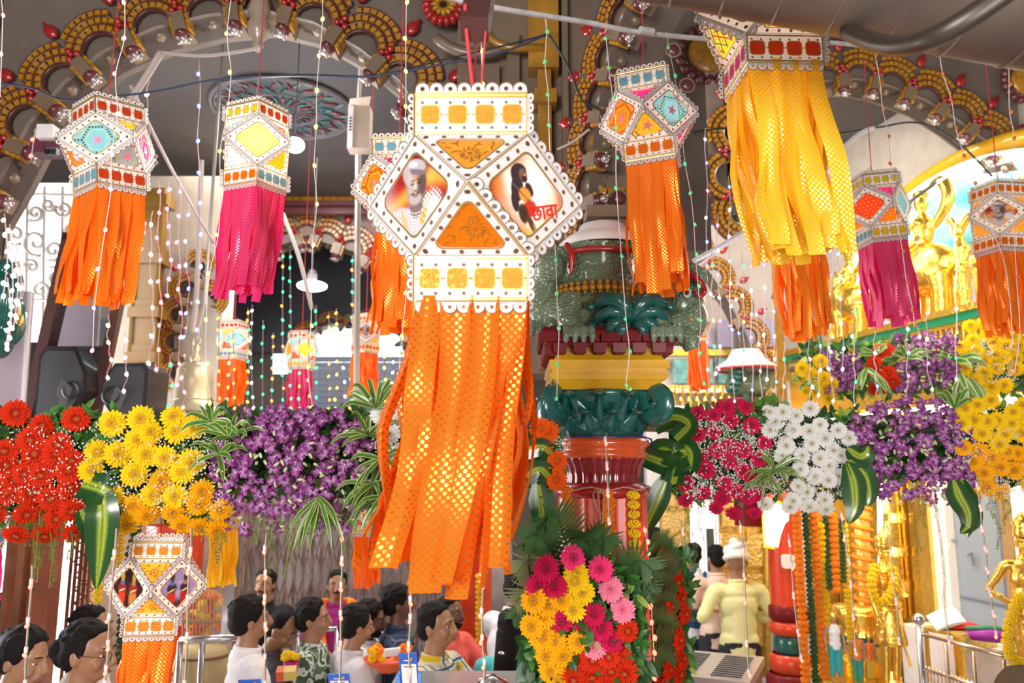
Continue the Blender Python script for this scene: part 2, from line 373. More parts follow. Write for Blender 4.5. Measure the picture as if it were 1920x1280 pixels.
# glowing daylight opening and grey-blue shutter behind it
b = MB(); q0 = Q(560, 690, 11.6); q1 = Q(760, 612, 11.6); b.box(((q0.x+q1.x)/2, 11.6, (q0.z+q1.z)/2), (q1.x-q0.x, .05, q1.z-q0.z))
struct(b.build('window_1', mat('daylight_pane', (1, 1, 1), .5, emit=3.2, ecol=(.93, .97, 1))))
q0 = Q(560, 960, 11.3); q1 = Q(850, 668, 11.3); t = thing('roller_shutter', 'blue-grey ribbed roller shutter under the glowing far opening', 'shutter', ((q0.x+q1.x)/2, 11.3, q0.z))
SH = mat('shutter_bluegrey', (.22, .25, .33), .45, metal=.3)
for k in range(26):
    z = q0.z+(q1.z-q0.z)*(k+.5)/26; b = MB(); b.box(((q0.x+q1.x)/2, 11.3-.01*(k % 2), z), (q1.x-q0.x, .04, (q1.z-q0.z)/26*.92)); b.build('slat', SH, t)
# bright white glare panel beside it
b = MB(); q0 = Q(512, 700, 11.0); q1 = Q(540, 664, 11.0); b.box(((q0.x+q1.x)/2, 11.0, (q0.z+q1.z)/2), (q1.x-q0.x, .05, q1.z-q0.z)); struct(b.build('window_2', mat('daylight_pane', (1, 1, 1))))
# yellow pilasters and cream piers in left bay
def pilaster(xa, xb, y0, y1, Y, m, label, name='pilaster'):
    a = Q(xa, y0, Y); c = Q(xb, y1, Y); t = thing(name, label, 'pilaster', ((a.x+c.x)/2, Y, c.z)); w_ = c.x-a.x; cx = (a.x+c.x)/2
    b = MB(); b.box((cx, Y, (a.z+c.z)/2), (w_*.55, w_*.5, a.z-c.z)); b.build('shaft', m, t)
    for f in (.0, .28, .62, 1.0):
        b = MB(); z = c.z+(a.z-c.z)*f; b.box((cx, Y, z), (w_*.9, w_*.7, w_*.3)); b.box((cx, Y, z+w_*.25), (w_*.72, w_*.6, w_*.22)); b.build('collar_block', m, t)
    for sx in (-1, 1): 
        b = MB(); b.tube([(cx+sx*w_*.33, Y-w_*.28, c.z), (cx+sx*w_*.33, Y-w_*.28, a.z)], w_*.06, 6); b.build('bead', m, t)
    return t
pilaster(262, 304, 380, 672, 7.3, mat('dull_ochre', (.20, .10, .012), .35, coat=.4), 'tall yellow pilaster between the orange and pink tasselled lanterns')
slabc = lambda name, xa, xb, y0, y1, Y, th, m: (lambda a, c: slab(name, ((a.x+c.x)/2, Y+th/2, (a.z+c.z)/2), (c.x-a.x, th, a.z-c.z), m))(Q(xa, y0, Y), Q(xb, y1, Y))
slabc('wall_left_bay', 196, 398, 330, 900, 7.5, .3, mat('cream_wall', (.42, .36, .29), .5, vary=.2, vscale=2))
s1 = [Q(x, y, 7.4) for x, y in ((395, 560), (372, 500), (350, 540), (334, 590), (326, 640), (330, 700))]
arch(s1, (0, -1, 0), mpp(s1[2])*.42, 'side_arch', 'ochre brick half arch on the cream wall above the temple bell', bricks=False, flip=-1)
s2 = [Q(x, y, 7.4) for x, y in ((252, 560), (262, 610), (262, 660), (258, 710))]
arch(s2, (0, -1, 0), mpp(s2[2])*.38, 'side_arch', 'short ochre brick arch springer above the right black loudspeaker', bricks=False, flip=1)
# corner pier with mouldings between the two front arches
t = thing('corner_pier', 'cream and ochre moulded pier rising behind the main lantern to the right', 'pier', Q(1000, 440, 3.75))
def pv(xa, xb, y0, y1, Y, th, m, nm, pr=t):
    a = Q(xa, y0, Y); c = Q(xb, y1, Y); b = MB(); b.box(((a.x+c.x)/2, Y+th/2, (a.z+c.z)/2), (c.x-a.x, th, a.z-c.z)); return b.build(nm, m, pr)
pv(860, 1120, -60, 700, 3.9, .3, CREAM, 'pier_body')
pv(905, 935, 120, 700, 3.84, .1, CREAM, 'moulding'); pv(950, 975, 60, 700, 3.84, .1, CREAM, 'moulding')
pv(1008, 1038, 130, 690, 3.80, .12, YEL_D if 'YEL_D' in globals() else mat('dark_ochre_paint', (.36, .17, .012), .3, coat=.5, vary=.3, vscale=9), 'ochre_strip')
pv(990, 1048, -60, 125, 3.78, .12, MATS['dark_ochre_paint'], 'ochre_block'); pv(1002, 1044, 165, 190, 3.76, .12, MATS['dark_ochre_paint'], 'ochre_band')
pv(1052, 1072, -60, 690, 3.82, .12, CREAM, 'moulding')
b = MB(); pc = Q(975, 20, 3.8); b.tube([pc+V((.2*cos(a)-.02, -.02, .2*sin(a)-.02)) for a in [pi*1.0+pi*.5*k/10 for k in range(11)]]+[pc+V((.12, -.02, -.22))], .022, 6); b.build('curved_bead', MATS['dark_ochre_paint'], t, smooth=True)
b = MB(); b.tube([Q(845+0, 20, 3.8)+V((.14+.3*cos(a), 0, .06+.3*sin(a))) for a in [pi*1.25+pi*.4*k/10 for k in range(11)]], .03, 6); b.build('curved_bead', CREAM, t, smooth=True)
# dark red rosette on the spandrel
b = MB(); pr = Q(832, 10, 3.9)
for k in range(18): a = 2*pi*k/18; b.ell(pr+V((.09*cos(a), 0, .09*sin(a))), (.035, .03, .02), 8, 4, rot=MX.Rotation(-a, 3, 'Y'))
for k in range(12): a = 2*pi*k/12; b.ell(pr+V((.045*cos(a), -.01, .045*sin(a))), (.03, .02, .014), 6, 4, 1, rot=MX.Rotation(-a, 3, 'Y'))
tag(b.build('rosette', [REDP, OCHRE], smooth=True), 'dark red flower rosette on the spandrel above the main lantern', 'ornament')
# near right arch: springs from the main column, turned towards us
NN = V((-.80, -.60, 0)).normalized()
base = Q(1118, 432, 3.35)
npx = [(1108, 425), (1104, 345), (1112, 262), (1124, 182), (1142, 105), (1168, 28), (1205, -40), (1260, -100)]
NP_ = [onplane(x, y, base, NN) for x, y in npx]
A2 = arch(NP_, NN, .00225, 'near_arch', 'ochre brick arch edge with cream brackets rising above the green column statue', depth=.3, leaves=True, rings=((36, 47), (50, 61), (64, 73)))
# stacked cream bracket blocks and cups on its inner side
t = thing('bracket_stack', 'stack of cream bracket blocks and cups on the inner side of the near arch', 'bracket', Q(1160, 430, 3.5))
for i, (x, y) in enumerate(((1175, 395), (1172, 360), (1168, 300), (1172, 262), (1180, 180), (1188, 150), (1200, 80), (1212, 50))):
    q = Q(x-8, y, 3.55); b = MB()
    if i % 2 == 0:
        b.lathe([(.0, -.05), (.06, -.04), (.09, 0), (.11, .05), (.10, .07), (0, .07)], 16, X=MX.Translation(q)); b.build('cup', CREAM, t, smooth=True)
    else:
        b.box(q, (.27, .24, .07)); b.build('block', CREAM, t)
        b = MB()
        for k in range(6): b.box(q+V((-.1+k*.04, -.13, -.055)), (.034, .03, .045))
        for k in range(6): b.box(q+V((-.14, -.1+k*.04, -.055)), (.03, .034, .045))
        b.build('small_brick_course', OCHRE, t, kind='stuff')
for x, y, r in ((1196, 88, .047), (1160, 372, .035), (1288, 160, .03), (1262, 94, .03)):
    b = MB(); q = Q(x, y, 3.38); b.ell(q, (r, r*.6, r), 14, 8); b.tube([q+V((r*1.1*cos(a), -.0, r*1.1*sin(a))) for a in [2*pi*k/16 for k in range(16)]], .006, 5, mi=1, closed=True)
    b.build('round_knob', [MAROON, CREAM], t, smooth=True)
slabc('wall_near_right', 1215, 1335, -80, 470, 4.6, .3, GREYP)
# right arch
YR = 5.6
RN = [(1462, 640), (1440, 560), (1425, 490), (1394, 400), (1366, 330), (1382, 250), (1430, 200), (1488, 168), (1548, 150), (1612, 146), (1672, 160), (1738, 186), (1796, 222), (1850, 262), (1900, 308), (1950, 370), (1990, 450)]
RN = RN[3:]
RNP = [Q(x, y, YR) for x, y in RN]
arch(RNP, (0, -1, 0), mpp(RNP[5])*.72, 'right_arch', 'dark scalloped arch behind the yellow lantern with maroon rings and cream brackets', bricks=False)
wall_above('wall_front_right', RNP, YR+.03, 6.2, GREYP, .25, left=Q(1310, 400, YR).x, right=5.2)
# red ring ornament on right spandrel
for (x, y, Y_, r, lb) in ((1328, 100, 4.5, .17, 'dark red leaf ring with ochre centre beside the yellow lantern'), (1925, 150, 5.5, .16, 'dark red leaf ring at the right edge under the duct')):
    b = MB(); q = Q(x, y, Y_)
    for k in range(20): a = 2*pi*k/20; b.ell(q+V((r*cos(a), 0, r*sin(a))), (.04, .03, .026), 8, 4, rot=MX.Rotation(-a+.6, 3, 'Y'))
    b.ell(q, (r*.75, .03, r*.75), 16, 6, 1); tag(b.build('ring_ornament', [MAROON, OCHRE], smooth=True), lb, 'ornament')
# ================================================================== paper sky lanterns
GOLDL = mat('gold_foil_line', (.75, .48, .12), .25, metal=.8)
def fab(name, col, trans=.45): return mat('panel_fabric_'+name, col, .6, spec=.15, trans=trans, vary=.12, vscale=40)
FC = {'orange': fab('orange', (.93, .36, .04)), 'deep': fab('deep_orange', (.92, .19, .005)), 'red': fab('red', (.72, .06, .015)), 'blue': fab('blue', (.18, .50, .66)),
      'grey': fab('greyblue', (.30, .36, .40)), 'yellow': fab('yellow', (.85, .66, .03)), 'olive': fab('mustard', (.62, .38, .02)), 'pink': fab('magenta', (.68, .03, .25)),
      'rose': fab('rose', (.72, .16, .22)), 'lyellow': fab('lit_yellow', (.95, .85, .08), .8)}
DC = {'gold': mat('print_gold', (.40, .20, .02), .3, metal=.5), 'black': mat('print_black', (.03, .02, .02), .4), 'yellow': mat('print_yellow', (.85, .62, .08), .4), 'teal': mat('print_teal', (.05, .5, .45), .4),
      'pinkd': mat('print_pink', (.9, .25, .35), .4), 'redd': mat('print_red', (.7, .04, .02), .4), 'mirror': mat('print_mirror', (.9, .9, .88), .1, metal=.9), 'blued': mat('print_blue', (.1, .12, .6), .4), 'greend': mat('print_green', (.03, .5, .12), .4), 'cream': mat('print_cream', (.9, .8, .7), .5)}
def inpoly(p, poly):
    c = False; n = len(poly)
    for i in range(n):
        a = poly[i]; b = poly[i-1]
        if (a[1] > p[1]) != (b[1] > p[1]) and p[0] < (b[0]-a[0])*(p[1]-a[1])/(b[1]-a[1])+a[0]: c = not c
    return c
def decals(kind, poly, S, seed=0):
    """flat foil / embroidery print pieces inside poly; returns {colour: MB} in panel coordinates; S = panel size"""
    D = {}; rr = random.Random(seed)
    def disc(c, x, y, r, n=6, r2=None, a=0):
        vs = [(x+(r if r2 is None or k % 2 == 0 else r2)*cos(a+2*pi*k/n), y+(r if r2 is None or k % 2 == 0 else r2)*sin(a+2*pi*k/n), 0) for k in range(n)]
        if all(inpoly(v, poly) for v in vs): D.setdefault(c, MB()).add(vs, [tuple(range(n))])
    def line(c, pts, w_):
        for (x0, y0), (x1, y1) in zip(pts, pts[1:]):
            n_ = max(1, int(math.hypot(x1-x0, y1-y0)/(S*.05)))
            for k in range(n_):
                a = (x0+(x1-x0)*k/n_, y0+(y1-y0)*k/n_); b = (x0+(x1-x0)*(k+1)/n_, y0+(y1-y0)*(k+1)/n_)
                if inpoly(a, poly) and inpoly(b, poly):
                    dx, dy = b[0]-a[0], b[1]-a[1]; l = math.hypot(dx, dy)+1e-9; nx, ny = -dy/l*w_/2, dx/l*w_/2
                    D.setdefault(c, MB()).add([(a[0]+nx, a[1]+ny, 0), (a[0]-nx, a[1]-ny, 0), (b[0]-nx, b[1]-ny, 0), (b[0]+nx, b[1]+ny, 0)], [(0, 1, 2, 3)])
    def leaf(c, x, y, a, l, w_):
        vs = []
        for k in range(7):
            t = k/6; bend = .35*l*sin(t*pi)*.5
            vs.append((t*l, bend+w_*sin(pi*t)))
        for k in range(5, 0, -1):
            t = k/6; bend = .35*l*sin(t*pi)*.5; vs.append((t*l, bend-w_*sin(pi*t)*.2))
        vs = [(x+u*cos(a)-v*sin(a), y+u*sin(a)+v*cos(a), 0) for u, v in vs]
        if all(inpoly(v, poly) for v in vs): D.setdefault(c, MB()).add(vs, [tuple(range(len(vs)))])
    xs = [p[0] for p in poly]; ys = [p[1] for p in poly]; x0, x1, y0, y1 = min(xs), max(xs), min(ys), max(ys)
    if kind == 'floral':
        q = S*.085; fl = []
        for _ in range(60):
            x, y = rr.uniform(x0, x1), rr.uniform(y0, y1)
            if len(fl) < 4 and all(math.hypot(x-a, y-b) > S*.34 for a, b in fl) and all(inpoly((x+q*1.25*cos(t), y+q*1.25*sin(t)), poly) for t in (0, 1.57, 3.14, 4.7)): fl.append((x, y))
        for x, y in fl:
            for k in range(12): 
                a = 2*pi*k/12; leaf('gold', x+q*.4*cos(a), y+q*.4*sin(a), a, q*.9, q*.2)
            disc('gold', x, y, q*.3, 8)
        for _ in range(900):
            x, y = rr.uniform(x0, x1), rr.uniform(y0, y1)
            if all(math.hypot(x-a, y-b) > q*1.02 for a, b in fl): 
                a = rr.uniform(-.6, 1.4)+ (x-x0)/(x1-x0)*1.2; n0 = len(D.get('gold', MB()).v); leaf('gold', x, y, a, S*rr.uniform(.06, .13), S*.016)
                if len(D.get('gold', MB()).v) > n0: fl.append((x, y))
    elif kind == 'bead':
        h = S*.30
        for i in range(-3, 4):
            for j in range(-3, 4):
                cx = (x0+x1)/2+i*h*1.5+.1*h; cy = (y0+y1)/2+(j+(i % 2)*.5)*h*1.732-.15*h
                for rad, c, n_, w_ in ((h*.98, 'black', 30, h*.055), (h*.78, 'yellow', 0, h*.05)):
                    pts = [(cx+rad*cos(pi*k/3), cy+rad*sin(pi*k/3)) for k in range(7)]
                    if n_:
                        for k in range(6):
                            for m_ in range(5):
                                t = m_/5; disc(c, pts[k][0]*(1-t)+pts[k+1][0]*t, pts[k][1]*(1-t)+pts[k+1][1]*t, w_, 6)
                    else: line(c, pts, w_)
                disc('teal' if (i+j) % 2 else 'pinkd', cx, cy, h*.42, 10, h*.17)
    elif kind == 'lattice':
        h = S*.17; cs = ('redd', 'blued', 'greend')
        for i in range(-9, 10):
            a = ((x0+x1)/2+i*h-3*S, (y0+y1)/2-3*S); b = ((x0+x1)/2+i*h+3*S, (y0+y1)/2+3*S); line(cs[(i//2) % 3], [a, b], h*.14)
            a = ((x0+x1)/2+i*h+3*S, (y0+y1)/2-3*S); b = ((x0+x1)/2+i*h-3*S, (y0+y1)/2+3*S); line(cs[(i//3) % 3], [a, b], h*.14)
        for i in range(-8, 9):
            for j in range(-8, 9): disc('mirror', (x0+x1)/2+i*h/2, (y0+y1)/2+(j+(i % 2 == 0))*h/1.0*.5, h*.1, 8) if (i+j) % 2 == 0 else None
    elif kind == 'spots':
        h = S*.12
        for i in range(-9, 10):
            for j in range(-9, 10): disc('yellow' if (i*3+j) % 4 else 'cream', (x0+x1)/2+i*h+(j % 2)*h/2, (y0+y1)/2+j*h*.87, h*.15, 6)
    return D
def rpoly(P2, inset, rad, n=4):
    """inset polygon with rounded corners (2-D, ccw); returns points, n+1 per corner"""
    N = len(P2); out = []
    cen = (sum(p[0] for p in P2)/N, sum(p[1] for p in P2)/N); ins = []
    L = []
    for i in range(N):
        a = V(P2[i]); b = V(P2[(i+1) % N]); d = (b-a).normalized(); nn = V((-d.y, d.x)); L.append((a+nn*inset, d))
    for i in range(N):
        (p, d), (q, e) = L[i-1], L[i]; cr = d.x*e.y-d.y*e.x; t = ((q.x-p.x)*e.y-(q.y-p.y)*e.x)/cr; ins.append(p+d*t)
    for i in range(N):
        p = ins[i]; a = (ins[i-1]-p).normalized(); b = (ins[(i+1) % N]-p).normalized()
        half = math.acos(max(-1, min(1, a.dot(b))))/2; tl = min(rad/math.tan(half), .45*min((ins[i-1]-p).length, (ins[(i+1) % N]-p).length)); r_ = tl*math.tan(half)
        c = p+(a+b).normalized()*(r_/sin(half)); s_ = p+a*tl; e_ = p+b*tl
        a0 = math.atan2(s_.y-c.y, s_.x-c.x); a1 = math.atan2(e_.y-c.y, e_.x-c.x)
        while a1 < a0: a1 += 2*pi
        if a1-a0 > pi: a1 -= 2*pi
        for k in range(n+1): t = a0+(a1-a0)*k/n; out.append(V((c.x+r_*cos(t), c.y+r_*sin(t))))
    return out
LM = [WHITE, BROWND, GOLDL]
def panel(root, name, P3, S, fabric, kind, seed, edges=None, pic=None, fmat=None):
    """a card panel with a rounded fabric window; P3 ccw seen from outside; local coordinates of root"""
    P3 = [V(p) for p in P3]; c = sum(P3, V((0, 0, 0)))/len(P3); n = (P3[1]-P3[0]).cross(P3[2]-P3[0]).normalized()
    up = V((0, 0, 1)); y = (up-n*up.dot(n)).normalized(); x = y.cross(n)
    P2 = [((p-c).dot(x), (p-c).dot(y)) for p in P3]; X = MX((x, y, n)).transposed().to_4x4(); X.translation = c
    N = len(P2); ins = S*(.125 if N == 4 else .088); inner = rpoly(P2, ins, S*(.09 if N == 4 else .055)); 
    b = MB(); k5 = len(inner)//N; vs = [(V(P2[i//k5]).to_3d()) for i in range(N*k5)]+[p.to_3d() for p in inner]; M_ = N*k5
    b.add(vs, [(i, (i+1) % M_, M_+(i+1) % M_, M_+i) for i in range(M_)], 0)
    def ring(pts, w_, z, mi):
        m = len(pts); ce = V((sum(p.x for p in pts)/m, sum(p.y for p in pts)/m)); out = [p+(p-ce).normalized()*w_ for p in pts]
        b.add([p.to_3d()+V((0, 0, z)) for p in pts]+[p.to_3d()+V((0, 0, z)) for p in out], [(i, (i+1) % m, m+(i+1) % m, m+i) for i in range(m)], mi)
    ring(inner, S*.022, .0012, 2)
    ring(rpoly(P2, S*.012, .001, 1), S*.016, .0012, 2)
    mid = rpoly(P2, ins*.52, .002, 1)
    for i in range(N):
        a, e = mid[2*i+1], mid[(2*i+2) % len(mid)]; m = max(3, int((e-a).length/(S*.135)))
        for k in range(m+1):
            q = a+(e-a)*k/m; b.add([(q.x+S*.022*cos(t), q.y+S*.022*sin(t), .0013) for t in [2*pi*j/8 for j in range(8)]], [tuple(range(8))], 1)
    o = b.build(name, fmat or LM, root, world=False); o.matrix_basis = X; WM[o.name] = wmat(root) @ X
    if pic is not None: pic(o, inner, S)
    else:
        f = MB(); f.add([p.to_3d()-V((0, 0, .002)) for p in inner], [tuple(range(len(inner)))]); f.build('fabric_inset', FC[fabric], o, world=False)
        for col, mb in decals(kind, [tuple(p) for p in inner], S, seed).items():
            mb.v = [(a_, b_, .0) for a_, b_, _ in mb.v]; mb.build('printed_pattern', DC[col], o, world=False)
    return o
def scallop(root, a, e, out, S, trim='white', lobe=None):
    """row of scalloped loops with holes along a->e, standing out along out"""
    a = V(a); e = V(e); out = V(out).normalized(); d = (e-a); L = d.length; d.normalize(); m = max(4, int(round(L/(S*.128)))); p = L/m; r = p*.5; n = d.cross(out)
    b = MB(); base = S*.03
    def T(u, v, z=0): return a+d*u+out*(v)+n*z
    b.add([T(0, 0), T(L, 0), T(L, base), T(0, base)], [(0, 1, 2, 3)], 0)
    b.add([T(0, 0, .0006), T(L, 0, .0006), T(L, base*.7, .0006), T(0, base*.7, .0006)], [(0, 1, 2, 3)], 2)
    for i in range(m):
        u = (i+.5)*p; K = 8; cy = base+r*.25
        pr = [[], [], [], []]
        for k in range(K+1):
            t = pi*k/K
            pr[0].append(T(u+r*.36*cos(2*t), cy+r*.05+r*.36*sin(2*t))); pr[1].append(T(u+r*.98*cos(t), cy+r*.95*sin(t) if k not in (0, K) else base)); pr[2].append(T(u+r*1.1*cos(t), cy+r*1.12*sin(t) if k not in (0, K) else base))
        # hole ring: map half disc with a circular hole
        hole = [T(u+r*.27*cos(t), cy+r*.12+r*.27*sin(t)) for t in [2*pi*k/12 for k in range(12)]]
        outer = []
        for t in [2*pi*k/12 for k in range(12)]:
            x_, y_ = cos(t), sin(t)
            if y_ >= -1e-6: outer.append(T(u+r*.96*x_, cy+r*.95*y_))
            else: s_ = min(1/max(abs(x_), 1e-6)*.96, (cy-base*.2)/max(abs(y_)*r, 1e-9)); outer.append(T(u+r*s_*x_, cy+r*s_*y_))
        b.add(hole+outer, [(k, (k+1) % 12, 12+(k+1) % 12, 12+k) for k in range(12)], 0)
        b.add(pr[1]+pr[2], [(k, k+1, K+2+k, K+1+k) for k in range(K)], 1)
        hp = [T(u+r*.36*cos(t), cy+r*.12+r*.36*sin(t), .0008) for t in [2*pi*k/10 for k in range(10)]]; h2 = [T(u+r*.22*cos(t), cy+r*.12+r*.22*sin(t), .0008) for t in [2*pi*k/10 for k in range(10)]]
        b.add(hp+h2, [(k, (k+1) % 10, 10+(k+1) % 10, 10+k) for k in range(10)], 1)
    return b.build('scalloped_trim', LM, root, world=False)
def collar(root, a, e, h, S, fabric, kind, seed, updown=1):
    """rectangular collar card with four rounded patches joined by links; a->e ccw seen from outside"""
    a = V(a); e = V(e); d = (e-a).normalized(); L = (e-a).length; z = V((0, 0, 1)); n = d.cross(z).normalized()
    X = MX((d, z, n)).transposed().to_4x4(); X.translation = a
    b = MB(); lo, hi = (0, h) if updown > 0 else (-h, 0)
    b.add([(0, lo, 0), (L, lo, 0), (L, hi, 0), (0, hi, 0)], [(0, 1, 2, 3)], 0)
    for y in (lo+.035*h, hi-.09*h): b.add([(0, y, .0012), (L, y, .0012), (L, y+.055*h, .0012), (0, y+.055*h, .0012)], [(0, 1, 2, 3)], 2)
    for x in (0, L-.03*h): b.add([(x, lo, .0012), (x+.03*h, lo, .0012), (x+.03*h, hi, .0012), (x, hi, .0012)], [(0, 1, 2, 3)], 2)
    for y in (lo+.17*h, hi-.2*h):
        for k in range(8):
            x = L*(k+.5)/8; b.add([(x+h*.04*cos(t), y+h*.04*sin(t), .0013) for t in [2*pi*j/8 for j in range(8)]], [tuple(range(8))], 1)
    o = b.build('collar_panel', LM, root, world=False); o.matrix_basis = X; WM[o.name] = wmat(root) @ X
    q = h*.225; cy = (lo+hi)/2
    g = MB()
    for k in range(4):
        cx = L*(k+.5)/4.0*.98+L*.01; P2 = [(cx-q, cy-q), (cx+q, cy-q), (cx+q, cy+q), (cx-q, cy+q)]; rp = rpoly(P2, 0, q*.45)
        f = MB(); f.add([p.to_3d()+V((0, 0, .0016)) for p in rp], [tuple(range(len(rp)))]); f.build('fabric_patch', FC[fabric], o, world=False)
        m = len(rp); ce = V((cx, cy)); g.add([p.to_3d()+V((0, 0, .0018)) for p in rp]+[(p+(p-ce).normalized()*q*.13).to_3d()+V((0, 0, .0018)) for p in rp], [(i, (i+1) % m, m+(i+1) % m, m+i) for i in range(m)], 0)
        for sx in (-1, 1): g.ell((cx+sx*q*1.28, cy, .003), (q*.16, q*.12, .003), 6, 4)
        for col, mb in decals('floral' if kind == 'floral' else 'spots', [tuple(p) for p in rp], q*2.2 if kind == 'floral' else q*4, seed+k).items():
            mb.v = [(a_, b_, .0019) for a_, b_, _ in mb.v]; mb.build('printed_pattern', DC[col] if kind == 'floral' else DC['gold'], o, world=False)
    g.build('foil_link', GOLDL, o, world=False)
    return o
def strips(root, path, count, w_, L, m, sway, seed, pitch=.0085, jit=.12, rough=.02, layers=2, taper=1.0):
    """hanging tassel strips along a path (list of a->e edges) in the local frame of root, falling along world -Z"""
    rr = random.Random(seed); iw = wmat(root).inverted(); Rm = wmat(root).to_3x3()
    for (a, e) in path:
        a = wmat(root) @ V(a); e = wmat(root) @ V(e); d = (e-a); n = V((0, 0, 1)).cross(d).normalized()
        for k in range(count):
            for ly in range(layers):
                u0 = (k+.5+(ly*.5 if ly else 0)+rr.uniform(-.06, .06))/count
                if ly and k == count-1: continue
                top = a+d*u0-n*(-.004-.012*ly)+V((0, 0, .01)); l = L*(1+rr.uniform(-jit, jit*.35)); N = 16; ww = w_*rr.uniform(.95, 1.15)*(.85 if ly else 1)
                f1, f2, ph1, ph2 = rr.uniform(1.2, 2.6), rr.uniform(1.2, 3), rr.uniform(0, 6.3), rr.uniform(0, 6.3); tw = rr.uniform(-.55, .55); tw0 = rr.uniform(-.15, .15); sx = sway[0]*rr.uniform(.7, 1.2)+rr.uniform(-.35, .35)*rough; sy = sway[1]+rr.uniform(-1, 1)*rough*.8
                dd = d.normalized(); vs = []; uv = []; fs = []; u_off = rr.uniform(0, 1)
                for i in range(N+1):
                    t = i/N; p = top+V((sx*t**1.6, sy*t**1.5, -l*t*(1-.02*t)))+dd*(rough*.35*sin(f1*2*pi*t*.35+ph1)*t)+n*(rough*.55*(sin(f2*2*pi*t*.55+ph2)-sin(ph2))*min(1, t*2))
                    an = tw0*min(1, 4*t)+tw*t*sin(f1*t*2+ph2)*.9; wd = dd*cos(an)+n*sin(an); nn = n*cos(an)-dd*sin(an); taper_ = 1-(1-taper)*t
                    for j, c_ in enumerate((-1, -.33, .33, 1)):
                        vs.append(iw @ (p+wd*(ww/2*c_*taper_)+nn*(rough*.18*(1 if abs(c_) < .5 else -1)*sin(3*t+ph1)))); uv.append((u_off+ww*c_/2, l*t+u_off*.37))
                for i in range(N):
                    for j in range(3): fs.append((i*4+j, i*4+j+1, i*4+j+5, i*4+j+4))
                b = MB(); b.add(vs, fs); b.build('tassel_strip', m, root, smooth=True, world=False, uv=uv)
PICS = {}
def lantern(px, py, d, u_px, v_px, rotz, label, cols, tassel, L_px, sway=(0, 0), tilt=(0, 0), pics=None, group='paper sky lanterns', hc=.36, scal='all', light=0, pitch=.0085, n_str=4, top=True, hang=.4, lcol=(1, .85, .6), jit=.12, rough=.02, loc=None):
    c = P(px, py, d) if loc is None else loc; k = d/F; u = u_px*k; v = v_px*k; S = u*math.sqrt(2)
    root = thing('paper_lantern', label, 'lantern', c, (math.radians(tilt[0]), math.radians(tilt[1]), math.radians(rotz)), group=group)
    # tilt is applied in world axes after the spin
    Rm = Euler((math.radians(tilt[0]), math.radians(tilt[1]), 0)).to_matrix().to_4x4() @ MX.Rotation(math.radians(rotz), 4, 'Z')
    root.rotation_euler = Rm.to_euler(); WM[root.name] = MX.Translation(c) @ Rm
    Ck = [V((cos(pi/2*i), sin(pi/2*i), 0))*u for i in range(4)]; Ek = [V((cos(pi/2*i+pi/4), sin(pi/2*i+pi/4), 0))*u*math.sqrt(2) for i in range(4)]
    z = V((0, 0, v)); h = S*hc
    kind = cols.get('kind', 'spots')
    for i in range(4):
        T, T2, B, B2, E, E0 = Ck[i]+z, Ck[(i+1) % 4]+z, Ck[i]-z, Ck[(i+1) % 4]-z, Ek[i], Ek[i-1]
        pic = pics.get(i) if pics else None
        panel(root, 'diamond_panel', [B, E, T, E0], S, cols['dia'][i], cols.get('dkind', kind), 10*i+1, pic=pic)
        panel(root, 'triangle_panel', [E, T2, T], S, cols['up'][i], kind, 10*i+2)
        panel(root, 'triangle_panel', [B, B2, E], S, cols['dn'][i], kind, 10*i+3)
        collar(root, T, T2, h, S, cols['ct'][i], kind, 10*i+4, 1); collar(root, B, B2, h*1.12, S, cols['cb'][i], kind, 10*i+5, -1)
        zt = V((0, 0, h)); zb = V((0, 0, -h*1.12)); o = (T+T2).normalized(); od = V((Ck[i].x, Ck[i].y, 0)).normalized()
        scallop(root, T+zt, T2+zt, (0, 0, 1), S); scallop(root, B+zb, B2+zb, (0, 0, -1), S)
        scallop(root, T, T+zt, od, S); scallop(root, B+zb, B, od, S)
        # fins along the diamond edges, in the diamond plane
        tg = (E-E0).normalized()
        if scal == 'all' or (i, 'r') in scal:
            scallop(root, E, T, (tg+V((0, 0, 1))), S); scallop(root, B, E, (tg-V((0, 0, 1))), S)
        if scal == 'all' or (i, 'l') in scal:
            scallop(root, T, E0, (-tg+V((0, 0, 1))), S); scallop(root, E0, B, (-tg-V((0, 0, 1))), S)
        if scal != 'all' and (i, 't') in scal:
            cT = (B+B2+E)/3; mdl = (B2+E)/2; nT = (B2-B).cross(E-B).normalized(); out = (E-B2).cross(nT); out = out if out.dot(mdl-cT) > 0 else -out
            scallop(root, E, B2, out, S)
    # rim wires
    for zz in (v+h, -v-h*1.12): b = MB(); b.tube([p+V((0, 0, zz)) for p in Ck], S*.008, 5, closed=True); b.build('wire_ring', GOLDL, root, world=False)
    edges = [(Ck[i]+V((0, 0, -v-h*1.1)), Ck[(i+1) % 4]+V((0, 0, -v-h*1.1))) for i in range(4)]
    strips(root, edges, n_str, S/n_str*.95, L_px*k, tassel, sway, int(px), pitch, jit=jit, rough=rough)
    # hanging cord
    iw = wmat(root).inverted(); b = MB(); tp = V((c.x, c.y, max(5.56, c.z+v+h+.1))) if (c.z > 2.9) else c+V((0, 0, v+h+hang))
    b.tube([iw @ tp, V((0, 0, v+h*1.1))], .0022 if d < 4.5 else .0028, 5)
    for i in (0, 2): b.tube([V((0, 0, v+h*1.1+.05)), Ck[i]+V((0, 0, v+h))], .0012, 4)
    b.build('hanging_cord', mat('red_cord', (.5, .03, .04), .7), root, world=False)
    if light:
        l = lamp('lantern_bulb', c, light, lcol, .03)
    return root
